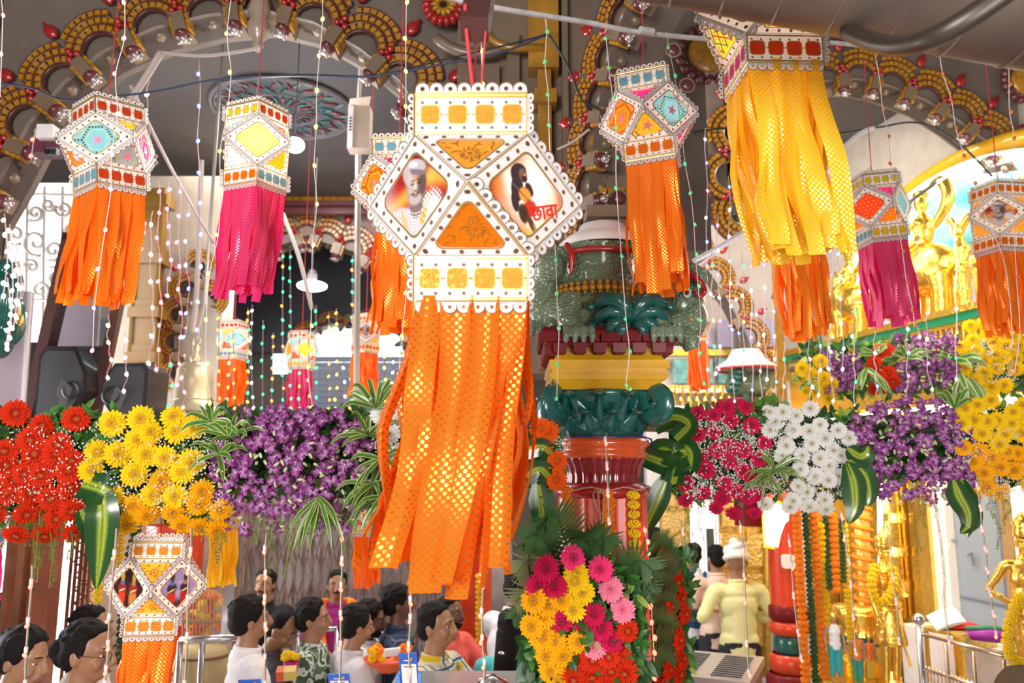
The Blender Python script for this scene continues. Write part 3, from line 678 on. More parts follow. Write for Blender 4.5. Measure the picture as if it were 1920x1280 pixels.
T_OR = dotfab('fabric_orange', (1.0, .17, .002), (1.0, .36, .04), pitch=.0125, rad=.26, dmetal=.4, trans=.35); T_ORM = dotfab('fabric_orange_large_dots', (1.0, .18, .004), (.62, .30, .05), pitch=.0175, rad=.21, dmetal=.75)
T_YE = dotfab('fabric_yellow', (1.0, .55, .004), (.75, .58, .2), pitch=.0125, rad=.2, dmetal=.6); T_PK = dotfab('fabric_magenta', (.80, .006, .20), (1.0, .20, .28), pitch=.0125, rad=.25, dmetal=.4)
T_OR2 = mat('fabric_orange_plain', (1.0, .19, .004), .5, trans=.45); T_PK2 = mat('fabric_magenta_plain', (.72, .02, .17), .5, trans=.45); T_YE2 = mat('fabric_yellow_plain', (1.0, .62, .01), .5, trans=.45)
def C4(*a): return [a[i % len(a)] for i in range(4)]
# ---- pictures printed on lantern panels: fine grid with painted point colours
def smooth(e0, e1, x): t = np.clip((x-e0)/(e1-e0), 0, 1); return t*t*(3-2*t)
def paint(o, name, inner, S, fn, m, n=90):
    xs = [p.x for p in inner]; ys = [p.y for p in inner]; x0, x1, y0, y1 = min(xs), max(xs), min(ys), max(ys)
    gx, gy = np.meshgrid(np.linspace(x0, x1, n), np.linspace(y0, y1, n)); poly = [tuple(p) for p in inner]
    u = (gx-x0)/(x1-x0)*2-1; v = (gy-y0)/(y1-y0)*2-1; col = fn(u, v)
    # clamp each row to the polygon so that the outline is exact
    vs = []; keep = np.zeros((n, n), bool)
    for i in range(n):
        y = y0+(y1-y0)*i/(n-1); cr = []
        yy = min(max(y, y0+1e-5), y1-1e-5)
        for k in range(len(poly)):
            a, b_ = poly[k], poly[k-1]
            if (a[1] > yy) != (b_[1] > yy): cr.append((b_[0]-a[0])*(yy-a[1])/(b_[1]-a[1])+a[0])
        l, r_ = (min(cr), max(cr)) if cr else (0, 0)
        gx[i] = np.clip(gx[i], l, r_)
    u = (gx-x0)/(x1-x0)*2-1; col = fn(u, v)
    vs = np.stack([gx.ravel(), gy.ravel(), np.full(n*n, -.001)], 1).tolist(); fs = []
    for i in range(n-1):
        for j in range(n-1):
            if abs(gx[i, j+1]-gx[i, j])+abs(gx[i+1, j+1]-gx[i+1, j]) > 1e-7: fs.append((i*n+j, i*n+j+1, (i+1)*n+j+1, (i+1)*n+j))
    b = MB(); b.add(vs, fs); ob = b.build(name, m, o, world=False)
    ca = ob.data.color_attributes.new('Col', 'FLOAT_COLOR', 'POINT'); c4 = np.ones((n*n, 4), np.float32); c4[:, :3] = np.clip(col.reshape(-1, 3), 0, 1); ca.data.foreach_set('color', c4.ravel()); return ob
def lay(c, mask, rgb): return c*(1-mask[..., None])+np.array(rgb)*mask[..., None]
def E_(u, v, cx, cy, rx, ry, a=0, s=.15):
    ca, sa = cos(a), sin(a); x = (u-cx)*ca+(v-cy)*sa; y = -(u-cx)*sa+(v-cy)*ca; return 1-smooth(1-s, 1+s, np.sqrt((x/rx)**2+(y/ry)**2))
def pic_bust(u, v, warm=True):
    u = u*.74; v = v*.80+.04
    n_ = .5+.5*np.sin(u*5+v*3+np.sin(v*6)); c = np.zeros(u.shape+(3,))+np.array((.36, .012, .01)); c = lay(c, smooth(.2, 1, n_)*.6, (.10, .004, .02))
    c = lay(c, np.exp(-((v-.05-.25*np.sin(u*2.2+.5))*6)**2)*.9, (.95, .35, .05)); c = lay(c, np.exp(-((v-.3-.3*u)*9)**2)*.5*(u > 0), (1, .5, .1))
    c = lay(c, smooth(.15, .75, -u-v*.3-.15)*.55, (.75, .6, .6))
    c = lay(c, E_(u, v, -.02, -.72, .62, .55), (.50, .44, .46)); c = lay(c, E_(u, v, .35, -.35, .30, .30), (.55, .47, .48)); c = lay(c, E_(u, v, -.38, -.42, .30, .28), (.50, .43, .45))
    c = lay(c, E_(u, v, .02, -.12, .17, .3), (.19, .13, .12))                              # neck
    c = lay(c, E_(u, v, .02, .22, .24, .36, -.08, .08), (.20, .14, .12)); c = lay(c, E_(u, v, -.08, .22, .12, .28, 0, .5)*.8, (.50, .40, .34))
    c = lay(c, E_(u, v, .17, .2, .1, .32, -.1, .5)*.75, (.07, .04, .035))
    c = lay(c, E_(u, v, .0, -.03, .15, .12, 0, .3), (.42, .36, .33)); c = lay(c, E_(u, v, .0, .07, .12, .03, 0, .5), (.10, .06, .05)); c = lay(c, E_(u, v, .0, .02, .06, .018, 0, .4), (.24, .10, .08))
    c = lay(c, E_(u, v, -.085, .27, .05, .022, 0, .4), (.05, .03, .03)); c = lay(c, E_(u, v, .09, .27, .05, .022, 0, .4), (.03, .02, .02))
    c = lay(c, E_(u, v, -.085, .33, .07, .018, .2, .4), (.10, .06, .05)); c = lay(c, E_(u, v, .09, .33, .07, .018, -.2, .4), (.05, .03, .03))
    c = lay(c, E_(u, v, .0, .17, .03, .11, 0, .5)*.8, (.62, .52, .46)); c = lay(c, E_(u, v, .005, .13, .05, .02, 0, .5), (.16, .1, .09))
    c = lay(c, E_(u, v, .005, .39, .02, .08, 0, .3), (.9, .2, .02))
    c = lay(c, E_(u, v, -.02, .60, .27, .16, -.2, .12), (.42, .36, .38)); c = lay(c, E_(u, v, .0, .50, .28, .055, -.25, .3), (.18, .13, .15)); c = lay(c, E_(u, v, -.06, .66, .1, .05, -.2, .5), (.75, .68, .68)); c = lay(c, E_(u, v, -.2, .45, .1, .2, .3, .3)*.8, (.5, .42, .42))
    for k in range(7):                                                                   # strings of beads
        rr = np.abs(np.sqrt((u-.02)**2+((v+.12)*1.1)**2)-(.22+.07*k)); c = lay(c, (rr < .014)*(v < -.2)*(.5+.5*np.sin(u*90+k)), (.85, .8, .78))
    for k in range(10): c = lay(c, E_(u, v, .30-.02*k+.05*(k % 2), -.02-.055*k, .045, .04, 0, .4), (.95, .33, .01))
    fl = (.5+.5*np.sin(u*70)*np.sin(v*62)); c = lay(c, E_(u, v, .40, -.12, .2, .2, 0, .4)*smooth(.3, .7, fl), (.95, .95, .92)); c = lay(c, E_(u, v, .30, .1, .05, .05, 0, .4), (.7, .05, .05))
    c = lay(c, E_(u, v, -.42, -.55, .16, .14, 0, .4)*smooth(.3, .7, fl), (.95, .92, .9)); c = lay(c, E_(u, v, -.25, -.5, .06, .3, .3, .4)*.7, (.9, .35, .05))
    return c
def pic_warrior(u, v):
    u = u*.86-.04; v = v*.88
    r = np.sqrt((u*1.2)**2+(v*.9)**2); c = np.zeros(u.shape+(3,))+np.array((.98, .90, .82)); c = lay(c, smooth(.35, 1.0, r+.12*np.sin(u*7+v*5))*.95, (.85, .22, .03)); c = lay(c, smooth(.75, 1.15, r), (.5, .06, .01))
    c = lay(c, smooth(.1, .7, -v-.35+.1*np.sin(u*8))*.8, (.98, .62, .05))
    for (a, b_, rx, ry, an) in ((-.22, .50, .17, .15, 0), (-.3, .35, .12, .22, .3), (-.27, .1, .15, .3, 0), (-.12, .02, .2, .13, .2), (-.32, -.2, .09, .22, .2), (.02, .12, .09, .16, .4)): c = lay(c, E_(u, v, a, b_, rx, ry, an, .12), (.045, .025, .03))
    c = lay(c, E_(u, v, -.13, .40, .10, .15, .2, .15), (.20, .09, .06)); c = lay(c, E_(u, v, -.1, .33, .07, .07, 0, .3), (.04, .02, .02)); c = lay(c, E_(u, v, -.09, .42, .03, .012, 0, .4), (.8, .5, .4))
    c = lay(c, E_(u, v, -.08, -.02, .14, .17, .5, .2), (.85, .30, .04)); c = lay(c, E_(u, v, .02, -.30, .16, .22, -.5, .2), (.62, .03, .01)); c = lay(c, E_(u, v, -.12, -.42, .12, .22, .2, .2), (.06, .03, .02)); c = lay(c, E_(u, v, .08, -.62, .07, .22, .5, .2), (.10, .04, .02)); c = lay(c, E_(u, v, .16, -.72, .03, .14, .3, .3), (.4, .2, .1))
    c = lay(c, ((np.abs(v+.1+.8*(u+.02)) < .02)*(u > -.4)*(u < .25)).astype(float), (.12, .1, .1)); return c
def pic_deities(u, v, dark=True):
    u = u*.72; v = v*.76
    c = np.zeros(u.shape+(3,))+np.array((.05, .012, .015) if dark else (.42, .32, .55)); c = lay(c, smooth(.2, .9, np.sin(u*8+v*5)*np.sin(v*9))*.5, (.16, .03, .02) if dark else (.62, .52, .72))
    if not dark: c = lay(c, smooth(.3, .6, -v), (.10, .04, .04))
    for cx, cl in ((-.28, (.75, .05, .02)), (.25, (.65, .22, .03) if dark else (.55, .03, .02))):
        c = lay(c, E_(u, v, cx, -.35, .17, .42, 0, .2), cl); c = lay(c, E_(u, v, cx, .0, .2, .2, 0, .2), (.4, .03, .02) if dark else (.06, .03, .04)); c = lay(c, E_(u, v, cx, .22, .1, .12, 0, .2), (.12, .22, .5) if cx < 0 else (.5, .25, .12)); c = lay(c, E_(u, v, cx, .42, .09, .17, 0, .25), (.7, .4, .05) if dark else (.08, .05, .03)); c = lay(c, E_(u, v, cx, -.1, .15, .04, .4, .3), (.85, .6, .2))
    return c
PM = vcmat('printed_picture', .4, coat=.12); PM.node_tree.nodes['Principled BSDF'].inputs['Specular IOR Level'].default_value = .2
def mk(fn, nm, n=90, extra=None): 
    def f(o, inner, S):
        ob = paint(o, nm, inner, S, fn, PM, n)
        if extra: extra(o, inner, S)
    return f
def lettering(o, inner, S):
    cu = bpy.data.curves.new('lettering', 'FONT'); cu.body = '\u091b\u093e\u0935\u093e'; cu.size = S*.20; cu.extrude = .0004; cu.offset = S*.001; cu.align_x = 'CENTER'
    t_ = bpy.data.objects.new('lettering', cu); C.objects.link(t_); bpy.context.view_layer.update(); me = bpy.data.meshes.new_from_object(t_); bpy.data.objects.remove(t_)
    me.name = 'lettering'; me.materials.clear(); me.materials.append(mat('print_letter_red', (.72, .015, .01), .4)); t_ = bpy.data.objects.new('lettering', me); C.objects.link(t_); t_.parent = o; t_.location = (S*.235, -S*.19, .001); t_.rotation_euler = (0, 0, .22)
# ---- the lanterns. diamonds 0..3 sit at 0,90,180,270 degrees of the spin; the camera looks along +Y
MAINL = lantern(890, 387, 1.85, 139, 107, 44, 'largest lantern in the centre, white gold frame with portrait prints and orange strips',
    dict(dia=C4('orange'), up=C4('orange'), dn=C4('deep'), ct=C4('orange'), cb=C4('orange'), kind='floral'), T_ORM, 505, sway=(-.075, .04), tilt=(7, 0), pitch=.0175,
    pics={2: mk(pic_bust, 'portrait_picture', 150), 3: mk(pic_warrior, 'warrior_picture', 130, lettering), 0: mk(pic_bust, 'portrait_picture', 40), 1: mk(pic_warrior, 'warrior_picture', 40)},
    scal={(2, 'l'), (3, 'r'), (2, 't'), (0, 'r'), (1, 'l')}, light=.35, n_str=4, jit=.17, rough=.05, hang=.5)
lantern(205, 280, 3.0, 64, 46, 7, 'paper lantern with blue beaded diamond panel and orange strips at upper left', dict(dia=C4('pink', 'grey', 'grey', 'blue'), up=C4('yellow'), dn=C4('deep', 'deep', 'deep', 'grey'), ct=C4('red'), cb=C4('blue', 'blue', 'blue', 'red'), kind='bead'), T_OR, 225, sway=(-.03, 0), tilt=(4, -4), light=.7)
lantern(481, 279, 3.25, 56, 46, 20, 'paper lantern with lit yellow diamond panel and magenta strips', dict(dia=C4('grey', 'orange', 'grey', 'lyellow'), up=C4('blue', 'red', 'blue', 'red'), dn=C4('deep', 'grey', 'grey', 'deep'), ct=C4('red', 'yellow', 'yellow', 'red'), cb=C4('blue', 'deep', 'deep', 'blue'), kind='spots'), T_PK, 215, sway=(-.03, 0), tilt=(4, 0), light=3.5)
lantern(1215, 226, 2.95, 64, 48, 29, 'paper lantern with orange and light blue beaded diamonds hanging before the near arch', dict(dia=C4('blue', 'deep', 'deep', 'blue'), up=C4('pink'), dn=C4('olive', 'olive', 'olive', 'pink'), ct=C4('blue'), cb=C4('deep'), kind='bead'), T_OR, 250, sway=(.02, 0), tilt=(4, -5), light=1.0, lcol=(1, .8, .6))
lantern(752, 352, 2.85, 64, 48, 48, 'paper lantern partly hidden behind the left side of the largest lantern', dict(dia=C4('deep'), up=C4('pink'), dn=C4('orange'), ct=C4('blue'), cb=C4('deep'), kind='bead'), T_OR, 200, sway=(-.01, 0), tilt=(4, -3), light=.8)
lantern(1441, 30, 2.05, 96, 76, 47, 'paper lantern with lattice embroidery and yellow strips cut by the steel duct', dict(dia=C4('rose'), up=C4('pink'), dn=C4('yellow', 'yellow', 'yellow', 'rose'), ct=C4('red'), cb=C4('red', 'pink', 'red', 'pink'), kind='lattice'), T_YE, 350, sway=(.055, .02), tilt=(0, 0), pitch=.0125, light=1.0, rough=.03, hang=.1)
lantern(1644, 392, 3.9, 46, 36, 45, 'paper lantern with red orange diamond and magenta strips before the mountain mural', dict(dia=C4('red', 'blue', 'red', 'blue'), up=C4('pink'), dn=C4('deep', 'deep', 'deep', 'pink'), ct=C4('yellow'), cb=C4('blue', 'blue', 'yellow', 'yellow'), kind='spots'), T_PK, 165, sway=(.03, 0), tilt=(3, -6), light=.6)
lantern(1876, 410, 3.7, 46, 37, 55, 'paper lantern with a dark portrait diamond and orange strips at the right edge', dict(dia=C4('orange'), up=C4('orange'), dn=C4('orange'), ct=C4('deep'), cb=C4('deep'), kind='spots'), T_OR, 165, sway=(.01, 0), tilt=(3, 0), pics={2: mk(pic_bust, 'portrait_picture', 60), 3: mk(pic_bust, 'portrait_picture', 70)}, light=.5)
lantern(293, 1095, 2.75, 61, 50, 63, 'low lantern hanging under the yellow gerberas with two figure prints', dict(dia=C4('orange'), up=C4('orange'), dn=C4('orange'), ct=C4('orange'), cb=C4('orange'), kind='floral'), T_OR, 190, sway=(-.03, 0), tilt=(0, 2), pics={2: mk(pic_deities, 'figure_picture', 80), 3: mk(lambda u, v: pic_deities(u, v, False), 'figure_picture', 80)}, light=.8, hang=.12)
lantern(438, 638, 6.3, 25, 20, 34, 'tiny distant lantern with blue diamond and orange strips beside the bell', dict(dia=C4('blue'), up=C4('yellow'), dn=C4('red'), ct=C4('red'), cb=C4('blue'), kind='bead'), T_OR2, 90, light=.8, pitch=.012)
lantern(565, 657, 6.3, 24, 20, 33, 'tiny distant lantern with yellow diamond and magenta strips', dict(dia=C4('yellow', 'deep', 'deep', 'yellow'), up=C4('blue'), dn=C4('red'), ct=C4('red'), cb=C4('yellow'), kind='spots'), T_PK2, 90, light=.8)
lantern(686, 626, 5.2, 25, 20, 10, 'small distant orange lantern with a brown portrait diamond on the left post', dict(dia=C4('orange'), up=C4('orange'), dn=C4('orange'), ct=C4('deep'), cb=C4('deep'), kind='spots'), T_OR2, 90, pics={3: mk(pic_bust, 'portrait_picture', 40)}, light=.4)
lantern(422, 950, 4.1, 26, 20, 20, 'lantern hidden behind yellow gerberas showing only its yellow strips', dict(dia=C4('yellow'), up=C4('blue'), dn=C4('red'), ct=C4('red'), cb=C4('yellow'), kind='spots'), T_YE2, 112, hang=.1, rough=.012)
lantern(690, 965, 4.3, 26, 20, 20, 'lantern hidden behind the foliage showing only its orange strips above the queue', dict(dia=C4('orange'), up=C4('blue'), dn=C4('red'), ct=C4('red'), cb=C4('yellow'), kind='spots'), T_OR2, 100, hang=.1, rough=.015)
lantern(1492, 395, 3.5, 46, 36, 60, 'lantern hidden behind the yellow strips showing its orange strips below them', dict(dia=C4('orange'), up=C4('orange'), dn=C4('orange'), ct=C4('deep'), cb=C4('deep'), kind='spots'), T_OR, 185, sway=(.02, 0), light=.5)
lantern(1306, 612, 7.2, 20, 15, 60, 'far orange lantern between the green statue and the green right pillar', dict(dia=C4('orange'), up=C4('orange'), dn=C4('orange'), ct=C4('deep'), cb=C4('deep'), kind='spots'), T_OR2, 95)
lantern(-45, 955, 3.0, 50, 40, 45, 'lantern almost out of frame at the left edge with magenta strips', dict(dia=C4('blue'), up=C4('yellow'), dn=C4('red'), ct=C4('red'), cb=C4('blue'), kind='spots'), T_PK2, 110, hang=.1)
# ================================================================== main column with green statue
KX = Q(1128, 880, 3.1).x; KY = 3.1
def kz(py): return Q(1128, py, KY).z
kp = .00206
col = thing('temple_column', 'painted temple column with orange shaft, teal capital and yellow block in the middle foreground', 'column', (KX, KY, 0))
def LT(prof, m, name, n=40, fl=0, fn=0, sm=True):
    b = MB(); b.lathe([(r*kp, kz(y)) for r, y in prof], n, X=MX.Translation((KX, KY, 0)), flute=fl, fn=fn); return b.build(name, m, col, smooth=sm)
b = MB(); b.lathe([(84*kp, 0), (84*kp, kz(925))], 16, X=MX.Translation((KX, KY, 0)), flute=.10, fn=16) ; b = MB()
n_ = 48; b.lathe([(0.172, 0), (0.172, kz(928))], 96, X=MX.Translation((KX, KY, 0)), flute=.07, fn=14); b.build('shaft', SAFF, col, smooth=True)
LT([(74, 934), (84, 930), (89, 922), (86, 912), (78, 906), (74, 904)], REDP, 'lower_ring')
b = MB(); b.lathe([(72*kp, kz(908)), (70*kp, kz(895)), (74*kp, kz(875)), (82*kp, kz(862)), (82*kp, kz(858))], 112, X=MX.Translation((KX, KY, 0)), flute=.045, fn=28); b.build('fluted_neck', mat('deep_red_gloss', (.22, .008, .012), .2, coat=.8), col, smooth=True)
LT([(74, 862), (84, 858), (88, 852), (82, 846), (84, 840), (91, 834), (88, 826), (80, 821), (60, 818), (0, 818)], mat('orange_gloss_paint', (.66, .085, .012), .25, coat=.7, vary=.15, vscale=14), 'upper_ring')
# teal capital: bell, acanthus leaves, scrolls
LT([(66, 822), (70, 815), (72, 790), (84, 765), (96, 745), (96, 738), (0, 738)], TEAL, 'capital_bell')
leafm = MB()
pr = []
for i in range(9):
    t = i/8; wv = (.5+.5*sin(pi*min(1, t*1.15)))*(1-.55*t**4); zz = t; out = .02+.12*t**3+.03*sin(t*pi)
    for j in range(9):
        u = (j-4)/4; rid = .018*cos(u*pi*3)*(1-t*.3)
        pr.append((u*.36*wv, out*1.5+rid*1.8-.16*u*u, zz*.9-.08*(t > .9)))
leafm.add(pr, [(i*9+j, i*9+j+1, i*9+j+10, i*9+j+9) for i in range(8) for j in range(8)])
leafm.ell((0, .17, .86), (.17, .09, .10), 10, 6); leafm.ell((0, .14, .80), (.10, .06, .05), 8, 5)
LEAFA = meshof(leafm, 'acanthus_leaf', TEAL, smooth=True)
for k in range(12):
    a = 2*pi*k/12-pi/2+.13; r = .138; s_ = .092
    M4 = MX.Translation((KX+cos(a)*r, KY+sin(a)*r, kz(820))) @ MX.Rotation(a-pi/2, 4, 'Z') @ MX.Diagonal((.17, .34, .10, 1)); inst('acanthus_leaf', LEAFA, col, M4)
for k in range(12):
    a = 2*pi*(k+.5)/12-pi/2+.13; r = .145
    M4 = MX.Translation((KX+cos(a)*r, KY+sin(a)*r, kz(800))) @ MX.Rotation(a-pi/2, 4, 'Z') @ MX.Diagonal((.17, .42, .128, 1)); inst('acanthus_leaf', LEAFA, col, M4)
for sx in (-1, 1):
    for sy in (-1, 1):
        b = MB(); dx = sx*.19; dy = sy*.19; d_ = V((sx, sy, 0)).normalized(); c_ = V((KX, KY, 0))+d_*.255; c_.z = kz(762)
        pts = []; rr = []
        for i in range(26):
            a = i/25*pi*3.1; r = .056*(1-i/29); pts.append(c_+d_*(r*cos(a+2.6))+V((0, 0, r*sin(a+2.6)*1.0))); rr.append(.030*(1-i/40))
        pts = [V((KX, KY, kz(805)))+d_*.12, V((KX, KY, kz(775)))+d_*.15]+[V((KX, KY, kz(744)))+d_*.19]+pts[3:]; rr = [.02, .03, .034]+rr[3:]
        b.tube(spline(pts, 2), [.018]*(2*(len(pts)-1)+1), 8, flat=2.4); b.ell(c_, (.016, .016, .016), 8, 6); b.build('corner_scroll', TEAL, col, smooth=True)
# yellow stepped block
YB_ = MB()
def sq(b, w1, w2, y0, y1, mi=0):
    z0, z1 = kz(y1), kz(y0); h = (z1-z0); X = MX.Translation((KX+.012, KY, (z0+z1)/2)); 
    vs = [(a*w_*kp*.9, c_*w_*kp*.9, k*h/2) for k, w_ in ((-1, w2), (1, w1)) for c_ in (-1, 1) for a in (-1, 1)]
    b.add(vs, [(0, 2, 3, 1), (4, 5, 7, 6), (0, 1, 5, 4), (2, 6, 7, 3), (0, 4, 6, 2), (1, 3, 7, 5)], mi, X)
sq(YB_, 108, 92, 722, 738); sq(YB_, 118, 112, 712, 722); sq(YB_, 112, 112, 704, 712); sq(YB_, 120, 116, 698, 704); sq(YB_, 118, 118, 688, 698); sq(YB_, 104, 110, 678, 688); sq(YB_, 98, 98, 664, 678)
YB_.build('stepped_block', YEL, col)
CR = MB(); 
sq(CR, 128, 122, 655, 664); sq(CR, 124, 128, 648, 655); sq(CR, 134, 134, 640, 648); sq(CR, 128, 136, 632, 640)
CR.build('cornice', mat('oxblood_gloss', (.17, .008, .010), .45, spec=.15, coat=.08, vary=.2, vscale=20), col)
# stepped corners of the cornice & dentils
dm = MB(); dm.box((0, 0, 0), (1, 1, 1), tap=1.15); dm.box((0, 0, -.5), (.7, .8, .3)); DENT = meshof(dm, 'dentil', MATS['oxblood_gloss'])
for k in range(6):
    x = KX-.18+k*.072+.012
    for s_, (px_, py_) in ((0, (x, KY-.205)),):
        inst('dentil', DENT, col, MX.Translation((px_, py_, kz(668))) @ MX.Diagonal((.045, .06, .034, 1)))
    for sx in (-1, 1): inst('dentil', DENT, col, MX.Translation((KX+.012+sx*.205, KY-.18+k*.072, kz(668))) @ MX.Diagonal((.06, .045, .034, 1)))
for k in range(7):
    b = MB(); b.box((KX-.215+k*.076, KY-.249, kz(652)), (.070, .02, .030)); b.build('cornice_tile', MATS['oxblood_gloss'], col)
# ------------------------------------------------------------------ the green makara statue
SCALE = mat('green_scales', (.17, .24, .15), .28, coat=.6)
nt = SCALE.node_tree; tx = nt.nodes.new('ShaderNodeTexCoord'); vo = nt.nodes.new('ShaderNodeTexVoronoi'); vo.inputs['Scale'].default_value = 62; vo.feature = 'DISTANCE_TO_EDGE'
nt.links.new(tx.outputs['Object'], vo.inputs['Vector']); bp = nt.nodes.new('ShaderNodeBump'); bp.inputs['Strength'].default_value = .8; bp.inputs['Distance'].default_value = .02; nt.links.new(vo.outputs[0], bp.inputs['Height']); nt.links.new(bp.outputs[0], nt.nodes['Principled BSDF'].inputs['Normal'])
rp_ = nt.nodes.new('ShaderNodeValToRGB'); rp_.color_ramp.elements[0].color = (.12, .17, .10, 1); rp_.color_ramp.elements[1].color = (.20, .28, .17, 1); rp_.color_ramp.elements[1].position = .12; nt.links.new(vo.outputs[0], rp_.inputs[0]); nt.links.new(rp_.outputs[0], nt.nodes['Principled BSDF'].inputs['Base Color'])
def remesh(ob, vox, sm=4, dec=None):
    m = ob.modifiers.new('r', 'REMESH'); m.mode = 'VOXEL'; m.voxel_size = vox; m.use_smooth_shade = True
    if sm: s_ = ob.modifiers.new('s', 'SMOOTH'); s_.factor = .5; s_.iterations = sm
    dg = bpy.context.evaluated_depsgraph_get(); dg.update(); e = ob.evaluated_get(dg); me = bpy.data.meshes.new_from_object(e); me.name = ob.name
    ob.modifiers.clear(); old = ob.data; ob.data = me; bpy.data.meshes.remove(old); me.polygons.foreach_set('use_smooth', [True]*len(me.polygons)); return ob
stt = thing('beast_statue', 'glossy green scaly beast statue crouching on the red cornice of the main column', 'statue', (KX, KY, kz(632)))
def s3(px, py, dy=0): return V((Q(px, py, KY+dy)))
b = MB(); zc = kz(600)
b.ell((KX+.005, KY+.02, kz(585)), (.215, .20, .12), 20, 12); b.ell((KX-.01, KY+.02, kz(520)), (.17, .16, .13), 20, 12)
b.lathe([(0, kz(470)), (.17, kz(470)), (.155, kz(490)), (.135, kz(520)), (.15, kz(560)), (.19, kz(600)), (.2, kz(632)), (0, kz(632))], 32, X=MX.Translation((KX, KY, 0)), flute=.03, fn=28)
def limb(b, pts, rs, n=10): b.tube(spline(pts, 4), [x for x in np.interp(np.linspace(0, len(rs)-1, (len(pts)-1)*4+1), range(len(rs)), rs)], n)
# haunches and arms around
for px_, py_, r in ((1048, 590, .075), (1215, 600, .07), (1030, 500, .06)):
    b.ell(s3(px_, py_, -.10), (r, r, r*1.1), 14, 10)
limb(b, [s3(1040, 470, -.02), s3(1022, 520, -.06), s3(1012, 580, -.08), s3(1040, 622, -.12)], [.05, .055, .05, .045]); limb(b, [s3(1075, 560, -.14), s3(1062, 595, -.19), s3(1080, 622, -.22)], [.05, .045, .04])
limb(b, [s3(1200, 560, -.14), s3(1228, 595, -.19), s3(1242, 622, -.22)], [.05, .045, .036])
ob = b.build('body', SCALE, stt); remesh(ob, .009, 3)
for px_, py_ in ((1084, 622), (1246, 622), (1020, 612)):
    b = MB(); c_ = s3(px_, py_, -.23 if px_ > 1050 else -.1); b.ell(c_, (.042, .035, .034), 12, 8)
    for k in range(4):
        x = (k-1.5)*.030; b.tube([c_+V((x*.8, -.01, .012)), c_+V((x, -.036, .005)), c_+V((x*1.05, -.045, -.022)), c_+V((x*1.05, -.038, -.045))], [.014, .0145, .013, .008], 8)
    ob = b.build('clawed_paw', SAGE, stt); remesh(ob, .0045, 0)
# right beast head with snout, eye, jaw and bead collar
b = MB()
b.ell(s3(1282, 570, .02), (.085, .10, .12), 16, 12); b.ell(s3(1300, 600, -.02), (.055, .09, .075), 14, 10); b.ell(s3(1268, 520, .0), (.06, .08, .075), 14, 10); b.ell(s3(1262, 610, -.02), (.07, .09, .07), 14, 10)
limb(b, [s3(1275, 500, -.04), s3(1300, 505, -.06), s3(1316, 520, -.07), s3(1312, 545, -.07)], [.028, .026, .024, .016]); limb(b, [s3(1258, 630, -.08), s3(1288, 632, -.1), s3(1300, 655, -.1)], [.04, .04, .035])
ob = b.build('beast_head', SCALE, stt); remesh(ob, .007, 2)
b = MB(); limb(b, [s3(1255, 488, -.06), s3(1285, 505, -.10), s3(1312, 528, -.12), s3(1322, 545, -.1), s3(1312, 556, -.1), s3(1304, 545, -.1)], [.010, .012, .013, .010, .008, .006], 8); b.build('mouth_rim', REDP, stt, smooth=True)
b = MB(); b.ell(s3(1288, 548, -.085), (.018, .01, .022), 10, 8, 0); b.ell(s3(1288, 548, -.094), (.009, .006, .011), 8, 6, 1); b.build('eye', [WPAINT, BLACK], stt, smooth=True)
b = MB(); b.ell(s3(1068, 502, -.165), (.010, .008, .026), 10, 8, 0); b.ell(s3(1068, 500, -.172), (.006, .004, .010), 8, 6, 1); b.build('eye', [WPAINT, BLACK], stt, smooth=True)
b = MB(); limb(b, [s3(1062, 458, -.15), s3(1072, 475, -.17), s3(1072, 490, -.17), s3(1070, 515, -.165)], [.012, .016, .014, .005], 8); limb(b, [s3(1075, 470, -.165), s3(1110, 466, -.175), s3(1150, 466, -.175), s3(1200, 470, -.165)], [.012, .012, .012, .010], 8); b.build('mouth_rim', REDP, stt, smooth=True)
# white cushion over the statue
b = MB(); b.lathe([(.175, kz(470)), (.178, kz(462)), (.15, kz(450)), (.10, kz(436)), (.09, kz(425)), (0, kz(420))], 32, X=MX.Translation((KX+.02, KY, 0))); b.build('white_cushion', WPAINT, stt, smooth=True)
be = MB(); be.ell((0, 0, 0), (1, 1, 1), 10, 7); BEAD = meshof(be, 'bead', OCHRE, smooth=True)
for k in range(20):
    a = -pi*.98+pi*.96*k/19; r = .178
    for zz, rr_ in ((0, .014), (.02, .009), (-.018, .007)): inst('bead', BEAD, stt, MX.Translation((KX+r*cos(a), KY+r*sin(a)*.98, kz(556)+zz)) @ MX.Scale(rr_, 4))
for k in range(9): inst('bead', BEAD, stt, MX.Translation(s3(1296+k*3.6, 598+k*.9+(3 if k % 2 else 0), -.09+.01*k)) @ MX.Scale(.011, 4))
# teal palmette
pal = thing('leaf_crest', 'teal leaf crest carved on the chest of the green beast statue', 'ornament', s3(1182, 620, -.2))
for i, (dx, dy, l, a) in enumerate(((-14, 0, .155, 100), (14, 0, .155, 80), (-24, 14, .13, 128), (24, 14, .13, 52), (-26, 30, .095, 160), (26, 30, .095, 20), (-16, 44, .07, 190), (16, 44, .07, -10))):
    a = math.radians(a); o_ = s3(1182+dx*.3, 610, -.20); pts = []
    for k in range(6):
        t = k/5; cur = (1 if dx < 0 else -1 if dx > 0 else 0)*.95*t*t; pts.append(o_+V((cos(a+cur)*l*t, -.05*sin(t*pi)-.012*(i == 0), sin(a+cur)*l*t)))
    b = MB(); b.tube(pts, [.016, .024, .030, .031, .026, .014], 10, flat=.7); b.ell(pts[-1]+V((0, -.012, 0)), (.019, .014, .017), 10, 6); b.tube([p+V((0, -.014, 0)) for p in pts[:-1]], .004, 6)
    b.build('curled_leaf', TEAL, pal, smooth=True)
